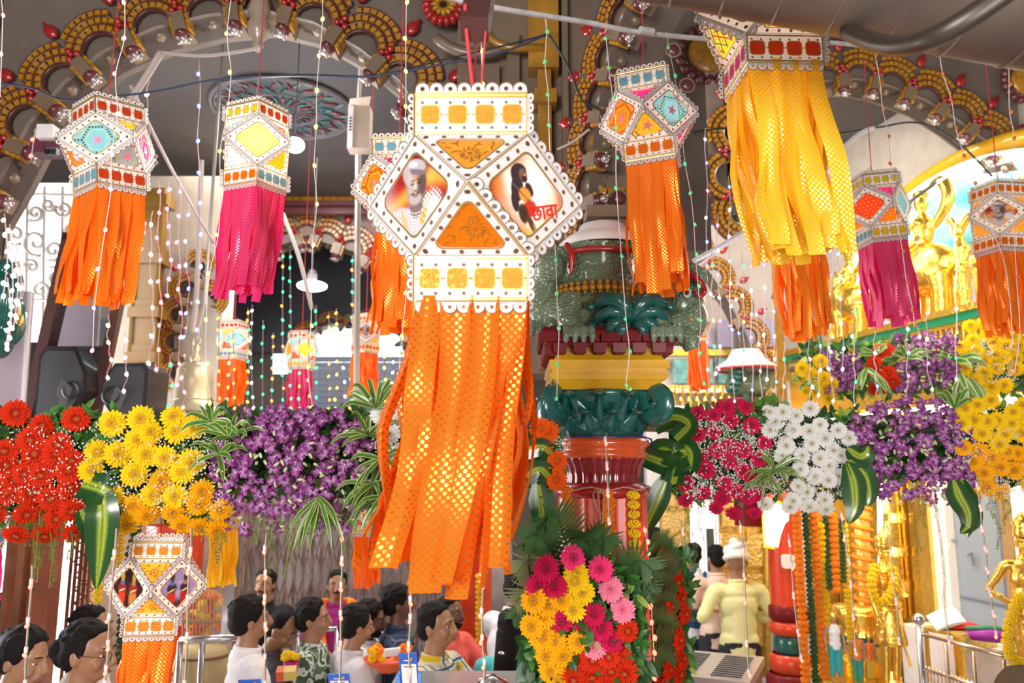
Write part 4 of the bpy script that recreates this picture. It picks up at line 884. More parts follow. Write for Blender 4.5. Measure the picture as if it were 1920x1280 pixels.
# plaster pieces under the near arch, joining it to the statue
b = MB(); b.box((Q(1128, 400, 3.3).x+.06, 3.36, kz(405)), (.16, .2, .08)); b.box((Q(1128, 400, 3.3).x+.06, 3.36, kz(375)), (.26, .26, .05)); b.build('impost_block', CREAM, bpy.data.objects['near_arch'])
# jute string round the neck
b = MB()
pts = [V((KX+.186*cos(a), KY+.186*sin(a), kz(914)+.006*sin(a*9))) for a in [2*pi*k/40 for k in range(41)]]; b.tube(pts, .003, 5)
for k in range(3): b.tube([V((KX-.04+k*.005, KY-.19, kz(914))), V((KX-.055+k*.02, KY-.2, kz(925))), V((KX-.035+k*.006, KY-.197, kz(955+k*14)))], .0025, 4)
tag(b.build('jute_string', mat('jute', (.42, .3, .22), .9)), 'loose jute string tied round the red ring of the main column', 'string')
b = MB(); b.tube([V((KX+.192*cos(a), KY+.192*sin(a), kz(822)+.004*sin(a*5))) for a in [pi+pi*k/24 for k in range(25)]]+[V((KX+.2, KY-.02, kz(840))), V((KX+.195, KY+.05, kz(850)))], .0035, 5)
tag(b.build('cable', mat('blue_cable', (.01, .02, .12), .4)), 'thin dark blue cable looped round the orange ring of the main column', 'cable')
# ================================================================== flowers
def gerbera_mesh(name, col, dark, seed, disc_r=.2, disc_dark=False):
    rr = random.Random(seed); b = MB()
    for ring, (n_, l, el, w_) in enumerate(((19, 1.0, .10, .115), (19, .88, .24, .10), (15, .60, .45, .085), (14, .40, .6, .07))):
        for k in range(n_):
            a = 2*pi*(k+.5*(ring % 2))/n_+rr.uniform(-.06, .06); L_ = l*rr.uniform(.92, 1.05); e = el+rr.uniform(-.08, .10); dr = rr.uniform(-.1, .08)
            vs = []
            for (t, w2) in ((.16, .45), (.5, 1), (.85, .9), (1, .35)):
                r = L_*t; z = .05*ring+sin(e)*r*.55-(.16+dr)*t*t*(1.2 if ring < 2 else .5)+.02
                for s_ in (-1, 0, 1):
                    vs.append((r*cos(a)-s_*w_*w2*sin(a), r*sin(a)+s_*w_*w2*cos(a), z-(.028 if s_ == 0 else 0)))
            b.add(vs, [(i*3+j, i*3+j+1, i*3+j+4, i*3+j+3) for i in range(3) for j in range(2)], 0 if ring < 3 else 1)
    return meshof(b, name, [col, dark])
def disc_mesh(name, m1, m2, seed):
    rr = random.Random(seed); b = MB(); b.lathe([(.23, .10), (.24, .14), (.16, .19), (.06, .17), (0, .15)], 14)
    for k in range(26):
        a = 2*pi*k/26; b.ell((.22*cos(a), .22*sin(a), .17), (.022, .022, .04), 4, 3, 1)
    for k in range(14):
        a = 2*pi*k/14; b.ell((.13*cos(a), .13*sin(a), .18), (.022, .022, .03), 4, 3, 1)
    return meshof(b, name, [m1, m2])
def pm(n, c, tr=.2): return mat('petal_'+n, c, .6, spec=.12, vary=.08, vscale=60, trans=tr)
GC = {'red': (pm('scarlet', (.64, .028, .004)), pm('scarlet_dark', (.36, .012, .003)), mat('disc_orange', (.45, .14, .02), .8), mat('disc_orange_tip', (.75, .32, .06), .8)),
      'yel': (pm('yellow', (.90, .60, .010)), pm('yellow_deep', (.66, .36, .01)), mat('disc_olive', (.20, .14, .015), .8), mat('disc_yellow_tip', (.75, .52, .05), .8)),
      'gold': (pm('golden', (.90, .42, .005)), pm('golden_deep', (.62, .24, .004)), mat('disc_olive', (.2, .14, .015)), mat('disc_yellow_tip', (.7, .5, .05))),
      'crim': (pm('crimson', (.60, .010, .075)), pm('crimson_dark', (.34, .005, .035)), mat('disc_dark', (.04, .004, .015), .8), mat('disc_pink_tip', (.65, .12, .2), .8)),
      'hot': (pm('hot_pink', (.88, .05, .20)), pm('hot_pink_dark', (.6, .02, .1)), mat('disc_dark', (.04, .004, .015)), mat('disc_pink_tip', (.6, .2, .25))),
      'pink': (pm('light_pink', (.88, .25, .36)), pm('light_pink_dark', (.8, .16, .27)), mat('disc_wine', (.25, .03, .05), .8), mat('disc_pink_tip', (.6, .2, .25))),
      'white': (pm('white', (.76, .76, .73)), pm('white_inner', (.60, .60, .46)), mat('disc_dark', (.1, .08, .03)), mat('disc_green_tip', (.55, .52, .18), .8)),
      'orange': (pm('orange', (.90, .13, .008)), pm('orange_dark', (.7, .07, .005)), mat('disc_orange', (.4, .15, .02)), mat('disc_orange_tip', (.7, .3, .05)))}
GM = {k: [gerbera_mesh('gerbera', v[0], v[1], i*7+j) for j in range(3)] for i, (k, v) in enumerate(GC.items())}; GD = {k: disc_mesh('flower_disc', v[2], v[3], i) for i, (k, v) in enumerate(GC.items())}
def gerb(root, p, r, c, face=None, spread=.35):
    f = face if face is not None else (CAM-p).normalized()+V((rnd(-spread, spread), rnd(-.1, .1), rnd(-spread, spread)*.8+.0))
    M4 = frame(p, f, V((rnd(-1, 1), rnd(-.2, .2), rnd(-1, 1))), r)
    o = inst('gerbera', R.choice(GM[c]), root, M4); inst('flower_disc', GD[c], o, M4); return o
# leaves
GL = [mat('leaf_green_dark', (.022, .085, .018), .4, trans=.15, vary=.3, vscale=20), mat('leaf_green', (.06, .19, .03), .4, trans=.25, vary=.25, vscale=20), mat('leaf_yellow_green', (.30, .42, .06), .5, trans=.3, vary=.2, vscale=20)]
def leafq(b, p, d, n, l, w_, mi=0, fold=.15):
    d = d.normalized(); s_ = d.cross(n).normalized(); n = s_.cross(d)
    vs = [p, p+d*l*.3+s_*w_*.9+n*w_*fold, p+d*l*.32, p+d*l*.3-s_*w_*.9+n*w_*fold, p+d*l*.7+s_*w_*.75-n*l*.04, p+d*l*.7-n*l*.06, p+d*l*.7-s_*w_*.75-n*l*.04, p+d*l-n*l*.14]
    b.add(vs, [(0, 1, 2), (0, 2, 3), (1, 4, 5, 2), (2, 5, 6, 3), (4, 7, 5), (5, 7, 6)], mi)
def foliage(root, pts_fn, n_, l, w_, name='foliage', mats=None, mix=(.55, .9)):
    b = MB()
    for _ in range(n_):
        p = pts_fn(); x = R.random(); mi = 0 if x < mix[0] else (1 if x < mix[1] else 2)
        d = V((rnd(-1, 1), rnd(-1, .2), rnd(-1, .9))); leafq(b, p, d, (CAM-p)+V((rnd(-1, 1), 0, rnd(-1, 1)))*1.5, l*rnd(.7, 1.3), w_*rnd(.7, 1.2), mi)
    return b.build(name, mats or GL, root, kind='stuff')
BB = mat('babys_breath', (.85, .85, .8), .7)
def breath(root, pts_fn, n_, r=.0028):
    v = []; f = []
    oc = [(1, 0, 0), (0, 1, 0), (0, 0, 1), (-1, 0, 0), (0, -1, 0), (0, 0, -1)]; ff = [(0, 1, 2), (1, 3, 2), (3, 4, 2), (4, 0, 2), (1, 0, 5), (3, 1, 5), (4, 3, 5), (0, 4, 5)]
    b = MB()
    for _ in range(n_):
        p = pts_fn()
        for _ in range(7):
            q = p+V((rnd(-1, 1), rnd(-1, 1), rnd(-1, 1)))*.022; o = len(b.v); rr_ = r*rnd(.7, 1.3)
            b.v.extend([(q.x+a*rr_, q.y+c*rr_, q.z+e*rr_) for a, c, e in oc]); b.f.extend([tuple(i+o for i in t) for t in ff]); b.m.extend([0]*8)
    return b.build('babys_breath', BB, root, kind='stuff')
def asparagus(root, spots, m=None, dens=1.0, cl=1):
    b = MB()
    for p, L_ in spots:
        x = rnd(-.03, .03); y = rnd(-.02, .02); n_ = int(L_/.010*dens)
        for i in range(n_):
            t = i/n_; q = p+V((x*t+.012*sin(t*9+x*300), y*t, -L_*t))
            for _ in range(5):
                a = rnd(0, 2*pi); l = .020*(1-.55*t)*rnd(.5, 1.2); d = V((cos(a), sin(a), rnd(-.9, .3))); e = q+d*l; s_ = V((-sin(a), cos(a), .4))*.0017
                b.add([q-s_, q+s_, e+s_*.4, e-s_*.4], [(0, 1, 2, 3)])
                for __ in range(2):
                    g = q+d*l*rnd(.3, .9); h = g+V((rnd(-1, 1), rnd(-1, 1), rnd(-1, .5)))*.008; b.add([g-s_*.8, g+s_*.8, h], [(0, 1, 2)])
        b.tube([p, p+V((x*.5, y*.5, -L_*.5)), p+V((x, y, -L_))], .0012, 3)
    return b.build('hanging_fern', m or mat('fern_yellow_green', (.24, .30, .045), .6, trans=.3), root, kind='stuff')
# big variegated strap leaf
STR = mat('variegated_leaf', (.02, .1, .02), .3, coat=.3, trans=.12); nt = STR.node_tree; uvn = nt.nodes.new('ShaderNodeUVMap'); sp = nt.nodes.new('ShaderNodeSeparateXYZ'); nt.links.new(uvn.outputs[0], sp.inputs[0])
cr = nt.nodes.new('ShaderNodeValToRGB'); cr.color_ramp.interpolation = 'LINEAR'; els = cr.color_ramp.elements; els[0].position = 0; els[0].color = (.012, .06, .012, 1); els[1].position = 1; els[1].color = (.012, .06, .012, 1)
for p_, c_ in ((.30, (.015, .08, .015, 1)), (.36, (.16, .26, .02, 1)), (.42, (.45, .50, .04, 1)), (.5, (.10, .22, .02, 1)), (.56, (.42, .48, .04, 1)), (.62, (.16, .26, .02, 1)), (.68, (.015, .08, .015, 1))):
    e = els.new(p_); e.color = c_
nz = nt.nodes.new('ShaderNodeTexNoise'); nz.inputs['Scale'].default_value = 30; ma = nt.nodes.new('ShaderNodeMath'); ma.operation = 'MULTIPLY_ADD'; ma.inputs[1].default_value = .08; nt.links.new(nz.outputs[0], ma.inputs[0]); nt.links.new(sp.outputs[0], ma.inputs[2])
m2 = nt.nodes.new('ShaderNodeMath'); m2.operation = 'SUBTRACT'; m2.inputs[1].default_value = .04; nt.links.new(ma.outputs[0], m2.inputs[0]); nt.links.new(m2.outputs[0], cr.inputs[0]); nt.links.new(cr.outputs[0], nt.nodes['Principled BSDF'].inputs['Base Color'])
EDG = mat('cream_edged_leaf', (.1, .2, .03), .35, coat=.2, trans=.2); nt = EDG.node_tree; uvn = nt.nodes.new('ShaderNodeUVMap'); sp = nt.nodes.new('ShaderNodeSeparateXYZ'); nt.links.new(uvn.outputs[0], sp.inputs[0])
cr = nt.nodes.new('ShaderNodeValToRGB'); els = cr.color_ramp.elements; els[0].position = 0; els[0].color = (.55, .60, .22, 1); els[1].position = 1; els[1].color = (.55, .60, .22, 1)
for p_, c_ in ((.14, (.5, .56, .2, 1)), (.22, (.05, .16, .02, 1)), (.5, (.09, .23, .03, 1)), (.78, (.05, .16, .02, 1)), (.86, (.5, .56, .2, 1))): e = els.new(p_); e.color = c_
nt.links.new(sp.outputs[0], cr.inputs[0]); nt.links.new(cr.outputs[0], nt.nodes['Principled BSDF'].inputs['Base Color'])
def strap(root, pts, w_, m=None, name='strap_leaf', nrm=None, prof=None, cup=.12, n=5):
    pts = spline(pts, n); N = len(pts); b = MB(); uv = []; m = m or STR
    for i, p in enumerate(pts):
        t = i/(N-1); d = (pts[min(i+1, N-1)]-pts[max(i-1, 0)]).normalized(); nn = V(nrm) if nrm is not None else (CAM-p).normalized(); s_ = d.cross(nn); s_ = s_.normalized() if s_.length > 1e-4 else V((1, 0, 0)); nn = s_.cross(d)
        ww = w_*(prof(t) if prof else (min(1, .35+t*2.2) if t < .3 else max(0.02, 1-((t-.3)/.7)**2.4)))
        for j in range(5): u = (j-2)/2; b.v.append(tuple(p+s_*ww/2*u+nn*(-cup*ww*(1-abs(u))))); uv.append((j/4, t))
    b.f = [(i*5+j, i*5+j+1, i*5+j+6, i*5+j+5) for i in range(N-1) for j in range(4)]; b.m = [0]*len(b.f)
    return b.build(name, m, root, smooth=True, uv=uv)
def tuft(root, c, n_, l, w_, up=.3, m=None, down=0, name='edged_leaf'):
    for k in range(n_):
        a = 2*pi*k/n_+rnd(-.3, .3); e = rnd(-.6, .9)+up-down; d = V((cos(a), -.4+sin(a)*.6, e)).normalized(); L_ = l*rnd(.7, 1.2)
        strap(root, [c, c+d*L_*.35, c+d*L_*.7+V((0, 0, -L_*.06)), c+d*L_*.95+V((0, -.0, -L_*.3))], w_*rnd(.8, 1.2), m or EDG, name, nrm=(CAM-c)+V((rnd(-1, 1), 0, rnd(.2, 1.4)))*1.2, n=3)
# orchids
OP = vcmat('orchid_petal', .45, trans=0); OPB = mat('orchid_bud', (.52, .56, .30), .5)
def orchid_mesh(seed):
    rr = random.Random(seed); b = MB(); cols = []
    def petal(a, l, w_, up, z0=0):
        base = len(b.v); pr = ((0, .25, 0), (.35, .85, .05), (.7, 1, .10), (1, .25, .02))
        for t, w2, zz in pr:
            for s_ in (-1, 0, 1):
                r = l*t; b.v.append((r*cos(a)-s_*w_*w2*sin(a), r*sin(a)+s_*w_*w2*cos(a), z0+zz*up*3-(.05 if s_ == 0 else 0))); 
                k = min(1, t*1.3); pu = (.15+.08*rr.random(), .005, .16); wh = (.78, .58, .76); mm = .45+.55*k if t < .95 else 1; cols.append(tuple(wh[i]*(1-mm)*1+pu[i]*mm for i in range(3)))
        b.f += [(base+i*3+j, base+i*3+j+1, base+i*3+j+4, base+i*3+j+3) for i in range(3) for j in range(2)]; b.m += [0]*6
    for k, (a, l, w_) in enumerate(((90, 1, .22), (205, .95, .22), (-25, .95, .22), (160, .95, .34), (20, .95, .34))): petal(math.radians(a)+rr.uniform(-.1, .1), l, w_, rr.uniform(-.6, 1.2))
    base = len(b.v); b.ell((0, -.18, .22), (.22, .30, .16), 8, 4); cols += [(.22, .006, .20)]*(len(b.v)-base); base = len(b.v); b.ell((0, .05, .18), (.12, .12, .12), 6, 4); cols += [(.85, .75, .8)]*(len(b.v)-base)
    me = meshof(b, 'orchid', OP, smooth=False); ca = me.color_attributes.new('Col', 'FLOAT_COLOR', 'POINT'); ca.data.foreach_set('color', np.array([(*c, 1) for c in cols], np.float32).ravel()); return me
ORM = [orchid_mesh(i) for i in range(5)]
def orchids(root, fn, n_, r, buds=60, stems=14):
    for _ in range(n_):
        p = fn(); f = (CAM-p).normalized()+V((rnd(-.7, .7), 0, rnd(-.8, .5))); inst('orchid', R.choice(ORM), root, frame(p, f, V((rnd(-1, 1), 0, rnd(-1, 1))), r*rnd(.75, 1.15)))
    b = MB()
    for _ in range(buds):
        p = fn(1); d = V((rnd(-.6, .6), rnd(-.5, .2), rnd(-1.2, .2))).normalized(); b.ell(p, (r*.22, r*.22, r*.42), 6, 4, 0 if R.random() < .75 else 1, rot=d.to_track_quat('Z', 'Y').to_matrix())
    b.build('orchid_bud', [OPB, mat('orchid_bud_purple', (.35, .05, .3), .5)], root, smooth=True, kind='stuff')
def ellfn(px0, px1, py0, py1, d, thick, bottom=0, bulge=True):
    def f(k=0):
        while True:
            u, v_ = rnd(-1, 1), rnd(-1, 1)
            if u*u*u*u+v_*v_*v_*v_ < 1: break
        if k: v_ = v_*.9-.25
        x = (px0+px1)/2+u*(px1-px0)/2; y = (py0+py1)/2-v_*(py1-py0)/2
        return P(x, y, d - (thick*(1-.5*(u*u+v_*v_))*rnd(.55, 1.05) if bulge else rnd(-thick, thick)))
    return f
def rowfn(px0, px1, py0, py1, d, thick):
    def f(k=0): return P(rnd(px0, px1), rnd(py0, py1), d+rnd(-thick*.4, thick))
    return f
def place(root, lst, org, s, c, d, r, th=.10, cy=None, H=None):
    for (x, y) in lst:
        px, py = org[0]+x*s, org[1]+y*s; low = 0
        if cy is not None: low = max(-1, min(1.2, (py-cy)/H))
        p = P(px, py, d-th*(1-.55*min(1, low*low))+rnd(-.012, .012)); f = (CAM-p).normalized()+V((rnd(-.35, .35), 0, -max(0, low)**2*.95+max(0, -low)*.5+rnd(-.2, .2)))
        gerb(root, p, r*rnd(.9, 1.08), c, f)
# ---- left garland
G1 = thing('flower_garland', 'long hanging garland of red, yellow, purple and white flowers across the left half', 'garland', P(380, 850, 2.62))
dG = 2.62
place(G1, [(65,125),(178,178),(325,150),(130,238),(20,290),(150,300),(235,300),(310,330),(25,350),(105,385),(175,390),(295,370),(300,440),(30,465),(130,465),(215,490),(10,420),(115,555),(240,575),(310,540),(70,645),(190,645),(315,640),(250,260),(60,410),(-40,300),(-40,440),(-30,560)], (0, 720), .4375, 'red', dG, .043, cy=850, H=150)
place(G1, [(480,168),(603,148),(742,140),(752,203),(830,180),(645,205),(585,252),(505,300),(625,300),(705,315),(415,290),(390,368),(575,385),(780,372),(478,480),(655,475),(750,480),(590,240),(820,335)], (0, 720), .4375, 'yel', dG, .044, cy=850, H=150)
place(G1, [(690,415),(865,460),(570,520),(630,562),(545,600),(740,550),(855,510),(780,600),(850,612),(930,625),(945,540)], (0, 720), .4375, 'gold', dG, .043, cy=850, H=140)
place(G1, [(800,85),(890,85),(830,172),(875,270),(845,355),(940,390),(830,490),(810,555),(960,150),(960,300)], (380, 740), .4219, 'white', dG, .040, cy=850, H=150)
foliage(G1, rowfn(-40, 420, 790, 965, dG+.03, .12), 900, .055, .013); foliage(G1, rowfn(640, 800, 780, 960, dG+.03, .1), 330, .055, .013); foliage(G1, rowfn(400, 700, 775, 930, dG+.05, .1), 450, .05, .012); foliage(G1, rowfn(90, 230, 770, 850, dG-.03, .05), 160, .05, .013, mix=(.1, .95))
foliage(G1, rowfn(-40, 800, 800, 900, dG+.12, .04), 700, .09, .03, mix=(1, 1))
breath(G1, rowfn(-10, 420, 800, 950, dG-.10, .05), 260); breath(G1, rowfn(700, 760, 800, 960, dG-.08, .04), 70)
asparagus(G1, [(P(x, 950+rnd(-10, 12), dG-rnd(-.02, .06)), l*dG/F) for x, l in [(55, 70), (62, 110), (75, 100), (80, 130), (90, 90), (110, 150), (118, 100), (128, 60), (395, 70), (405, 100), (415, 110), (470, 60), (490, 70), (505, 110), (515, 90), (540, 70), (550, 120), (560, 90), (607, 60), (650, 60), (660, 80), (700, 60), (712, 75), (130, 90), (240, 40), (330, 40), (360, 50), (25, 60), (590, 50), (740, 40), (100, 60), (45, 50)]])
orchids(G1, ellfn(398, 690, 765, 960, dG, .14), 185, .026, 130)
b_ = rowfn(410, 680, 930, 1000, dG-.03, .04); orchids(G1, b_, 34, .024, 50)
for c_, n_, l in (((430, 820), 14, .12), ((410, 850), 8, .10), ((395, 790), 8, .10)): tuft(G1, P(*c_, dG-.13), n_, l, .017)
for c_, n_, l, dn in (((705, 765), 12, .13, -.5), ((690, 815), 12, .12, 0), ((715, 860), 12, .13, .5), ((700, 905), 14, .13, .9), ((725, 930), 10, .12, 1.1), ((598, 930), 12, .13, 1.6)): tuft(G1, P(*c_, dG-.12), n_, l, .016, down=dn)
# big hanging leaf and folds
strap(G1, [P(150, 905, dG-.10), P(185, 915, dG-.13), P(205, 925, dG-.12)], .09, nrm=None, prof=lambda t: 1, n=4)
strap(G1, [P(188, 925, dG-.13), P(192, 965, dG-.15), P(188, 1030, dG-.15), P(180, 1105, dG-.14)], .105, n=6, prof=lambda t: .75+.5*t if t < .4 else max(.02, .95*(1-((t-.4)/.6)**2)+.0))
strap(G1, [P(150, 955, dG-.10), P(165, 985, dG-.12), P(175, 1040, dG-.12)], .06, n=5)
# the bamboo pole carrying it
b = MB(); b.tube([P(-260, 878, dG+.12), P(960, 872, dG+.12)], .022, 8); tag(b.build('bamboo_pole', mat('bamboo', (.2, .13, .05), .6), smooth=True), 'bamboo pole that carries the left flower garland, buried in its leaves', 'pole')
# flowers at the column's left edge
G2 = thing('flower_cluster', 'small cluster of orange gerberas and folded leaves on the left of the main column', 'bouquet', P(1030, 860, 2.85))
for (x, y) in ((430, 75), (472, 215), (470, 305), (395, 60), (405, 130)): gerb(G2, P(860+x*.39, 780+y*.39, 2.8), .042, 'orange')
strap(G2, [P(985, 845, 2.85), P(1015, 838, 2.78), P(1035, 852, 2.8)], .065, prof=lambda t: 1, n=4); strap(G2, [P(985, 895, 2.85), P(1012, 880, 2.78), P(1032, 898, 2.8)], .07, prof=lambda t: 1, n=4); strap(G2, [P(1008, 900, 2.86), P(1015, 960, 2.84), P(1025, 1020, 2.84)], .08, n=5)
foliage(G2, rowfn(980, 1045, 810, 920, 2.9, .06), 120, .05, .013); breath(G2, rowfn(1030, 1060, 815, 850, 2.82, .03), 16)
# ---- right garland
dR = 3.6; G3 = thing('flower_garland', 'long hanging garland of crimson, white, purple and golden flowers right of the column', 'garland', P(1560, 850, dR))
oR = (1200, 700); sR = .4533
place(G3, [(240,162),(305,172),(362,140),(438,137),(375,193),(462,215),(238,250),(305,242),(200,292),(315,320),(370,305),(430,312),(515,285),(245,352),(275,400),(367,365),(492,355),(425,400),(345,452),(455,425),(192,455),(260,495),(190,525),(400,487),(445,510),(340,515),(315,558),(387,580),(475,578),(487,500)], oR, sR, 'crim', dR, .040, cy=850, H=120)
place(G3, [(535,160),(590,160),(645,175),(705,145),(537,235),(635,235),(745,213),(820,235),(865,268),(765,270),(712,290),(670,340),(605,300),(800,318),(745,350),(782,380),(830,340),(665,395),(725,425),(822,425),(655,465),(700,240),(635,525),(700,548),(765,520),(770,560),(590,340),(560,200),(520,540),(620,550),(690,490),(780,440)], oR, sR, 'white', dR, .042, cy=850, H=120)
o8 = (1480, 600); s8 = .5313
place(G3, [(712,285),(665,300),(620,312),(790,325),(655,355),(700,358),(735,355),(785,365),(760,405),(740,438),(680,400),(825,300),(820,400),(850,350),(860,440),(610,365)], o8, s8, 'yel', dR, .043, cy=840, H=130)
place(G3, [(615,450),(670,465),(715,485),(770,465),(805,470),(690,540),(745,520),(795,530),(640,620),(700,590),(745,610),(650,500),(850,500),(850,580)], o8, s8, 'gold', dR, .043, cy=840, H=130)
foliage(G3, rowfn(1265, 1600, 770, 930, dR+.04, .12), 1000, .06, .014); foliage(G3, rowfn(1780, 1940, 760, 900, dR+.05, .12), 350, .06, .014); foliage(G3, rowfn(1600, 1800, 770, 900, dR+.06, .1), 350, .06, .014); foliage(G3, rowfn(1270, 1940, 800, 880, dR+.14, .04), 700, .1, .035, mix=(1, 1))
foliage(G3, rowfn(1380, 1470, 750, 850, dR-.04, .06), 130, .055, .014, mix=(.1, .95))
breath(G3, rowfn(1290, 1480, 780, 930, dR-.10, .05), 330, .0034); breath(G3, rowfn(1780, 1940, 800, 930, dR-.09, .05), 190, .0034); breath(G3, rowfn(1500, 1600, 830, 930, dR-.09, .05), 60, .0034)
orchids(G3, ellfn(1598, 1832, 748, 935, dR, .16), 200, .030, 180)
asparagus(G3, [(P(x, 905+rnd(-8, 10), dR-rnd(-.02, .05)), l*dR/F) for x, l in [(1270, 60), (1285, 130), (1295, 150), (1305, 110), (1315, 90), (1250, 60), (1340, 50), (1385, 40), (1460, 60), (1480, 70), (1645, 60), (1660, 80), (1690, 70), (1720, 120), (1725, 90), (1745, 60), (1850, 60), (1865, 120), (1875, 100), (1890, 60), (1800, 50), (1820, 70)]])
tuft(G3, P(1452, 880, dR-.14), 18, .13, .012, down=.2); tuft(G3, P(1440, 890, dR-.13), 12, .12, .012, down=.5); tuft(G3, P(1790, 765, dR-.1), 8, .13, .022, up=.8)
# folded strap-leaf bows
for pts, w_ in ((((1225, 800), (1262, 782), (1290, 795), (1268, 822)), .09), (((1210, 868), (1240, 845), (1262, 852), (1285, 848)), .11), (((1200, 850), (1228, 862), (1262, 872), (1285, 860)), .10), (((1258, 852), (1275, 838), (1292, 850), (1290, 880)), .10), (((1240, 890), (1250, 865), (1268, 872), (1262, 905)), .09)):
    strap(G3, [P(x, y, dR-.16-.03*i) for i, (x, y) in enumerate(pts)], w_, prof=lambda t: .85+.15*sin(pi*t), n=5, cup=.2)
strap(G3, [P(1252, 888, dR-.2), P(1235, 930, dR-.22), P(1215, 975, dR-.22), P(1198, 1018, dR-.2)], .10, n=6)
for pts in (((1588, 868), (1600, 905), (1602, 950), (1590, 982)), ((1592, 862), (1618, 890), (1628, 925), (1626, 950)), ((1590, 840), (1610, 855), (1625, 850), (1628, 835)), ((1788, 900), (1798, 930), (1815, 965), (1812, 1010)), ((1802, 900), (1812, 940), (1822, 975), (1800, 1000))):
    strap(G3, [P(x, y, dR-.18) for x, y in pts], .10, n=5)
b = MB(); b.tube([P(1180, 800, dR+.14), P(2050, 815, dR+.14)], .022, 8); tag(b.build('bamboo_pole', MATS['bamboo'], smooth=True), 'bamboo pole that carries the right flower garland, buried in its leaves', 'pole')
# ---- far right garland
dB = 4.9; G4 = thing('flower_garland', 'farther garland of yellow, purple and red flowers under the golden relief', 'garland', P(1710, 680, dB))
place(G4, [(605,95),(648,70),(702,50),(660,110),(690,145),(725,80),(755,130),(770,90),(620,170),(735,170),(800,135),(690,185),(655,215),(715,235),(760,230),(800,170),(730,120),(815,90),(790,60),(685,15),(640,20),(45,170),(70,190),(50,210),(90,200),(65,225),(100,225),(120,205),(130,245),(95,250),(60,250),(140,275),(110,145),(145,225)], o8, s8, 'yel', dB, .050, cy=690, H=80)
place(G4, [(300,150),(320,110),(345,105),(290,180),(320,200),(350,185),(310,225),(340,235),(365,215),(300,245)], o8, s8, 'red', dB, .045, cy=690, H=80)
orchids(G4, rowfn(1545, 1610, 660, 735, dB-.08, .06), 45, .034, 50); orchids(G4, rowfn(1680, 1795, 625, 735, dB-.08, .06), 85, .034, 90)
foliage(G4, rowfn(1500, 1940, 640, 740, dB+.03, .08), 900, .08, .018, mix=(.3, .8)); breath(G4, rowfn(1820, 1900, 640, 720, dB-.1, .04), 90, .004)
for c_, n_, l, dn in (((1625, 690), 8, .16, 1.2), ((1790, 675), 8, .18, .6), ((1800, 700), 6, .2, 2), ((1820, 710), 5, .2, 2), ((1700, 670), 10, .15, 0), ((1508, 720), 8, .12, 0), ((1640, 665), 6, .14, 0)): tuft(G4, P(*c_, dB-.1), n_, l, .03, down=dn)
b = MB(); b.tube([P(1480, 690, dB+.12), P(2050, 672, dB+.12)], .025, 8); tag(b.build('bamboo_pole', MATS['bamboo'], smooth=True), 'bamboo pole that carries the far garland, buried in its leaves', 'pole')
# ---- bouquet on the column
dC = 2.66; G5 = thing('flower_bouquet', 'large bouquet of mixed gerberas with palm fronds tied to the main column', 'bouquet', P(1100, 1150, dC))
o6 = (860, 780); s6 = .3906
for c, l in (('crim', [(420,730),(380,820),(460,815),(495,985),(650,950),(590,1000),(685,1020),(735,1080)]), ('hot', [(550,680),(680,735)]), ('pink', [(730,830),(785,930),(650,1110)]), ('yel', [(565,755),(595,845),(550,930),(560,790)]), ('gold', [(430,905),(360,885),(410,960),(490,880),(350,1010),(460,1075),(420,1150),(500,1150),(575,1080),(440,1225),(480,1250),(400,1060)]),
             ('red', [(810,1030),(565,1165),(640,1170),(720,1155),(780,1165),(550,1260),(640,1250),(730,1220),(800,1230),(700,1290),(600,1310)])):
    place(G5, l, o6, s6, c, dC, .044, th=.12, cy=1100, H=220)
foliage(G5, ellfn(995, 1200, 1060, 1300, dC+.02, .12), 520, .055, .014, mix=(.3, .9)); foliage(G5, ellfn(1000, 1190, 1080, 1320, dC+.06, .02), 400, .09, .03, mix=(1, 1))
def frond(root, base, tip, w_, m, n_=20, droop=.1, nrm=None, name='palm_frond'):
    b = MB(); base, tip = V(base), V(tip); sag = V((0, 0, -droop)); pts = spline([base, (base*2+tip)/3-sag*.5, (base+tip*2)/3-sag*.6, tip], 8); N = len(pts); b.tube(pts, .0035, 4)
    for i in range(2, n_):
        t = i/n_; k = min(N-2, int(t*(N-1))); p = pts[k].lerp(pts[k+1], t*(N-1)-k); d = (pts[k+1]-pts[k]).normalized(); nn = (CAM-p).normalized() if nrm is None else V(nrm); s_ = d.cross(nn).normalized()
        for sx in (-1, 1):
            dd = (d*.75+s_*sx).normalized(); l = w_*sin(pi*(.12+.85*t))**.6*rnd(.85, 1.1); q = p+dd*l+V((0, 0, -l*.12)); ww = d*.006
            b.add([p-ww, p+ww, (p+q)/2+ww*1.1, q, (p+q)/2-ww*1.1], [(0, 1, 2, 3, 4)])
    return b.build(name, m, root)
PF = [mat('palm_green', (.045, .12, .03), .4, trans=.2, vary=.3, vscale=10), mat('palm_pale', (.20, .22, .09), .5, trans=.2), mat('palm_dark', (.03, .07, .015), .45)]
for (a, c_, w_, m) in (((1075, 1080), (1030, 965), .13, 0), ((1090, 1080), (1150, 1020), .09, 0), ((1060, 1090), (985, 1010), .11, 0), ((1040, 1100), (968, 1075), .11, 1), ((1150, 1120), (1222, 1068), .12, 0), ((1160, 1160), (1220, 1110), .10, 2), ((1050, 1150), (965, 1130), .10, 1), ((1040, 1190), (960, 1160), .08, 0), ((1150, 1200), (1205, 1235), .09, 0), ((1110, 1080), (1100, 1010), .10, 0)):
    frond(G5, P(*a, dC+.04), P(*c_, dC-.02), w_, PF[m])
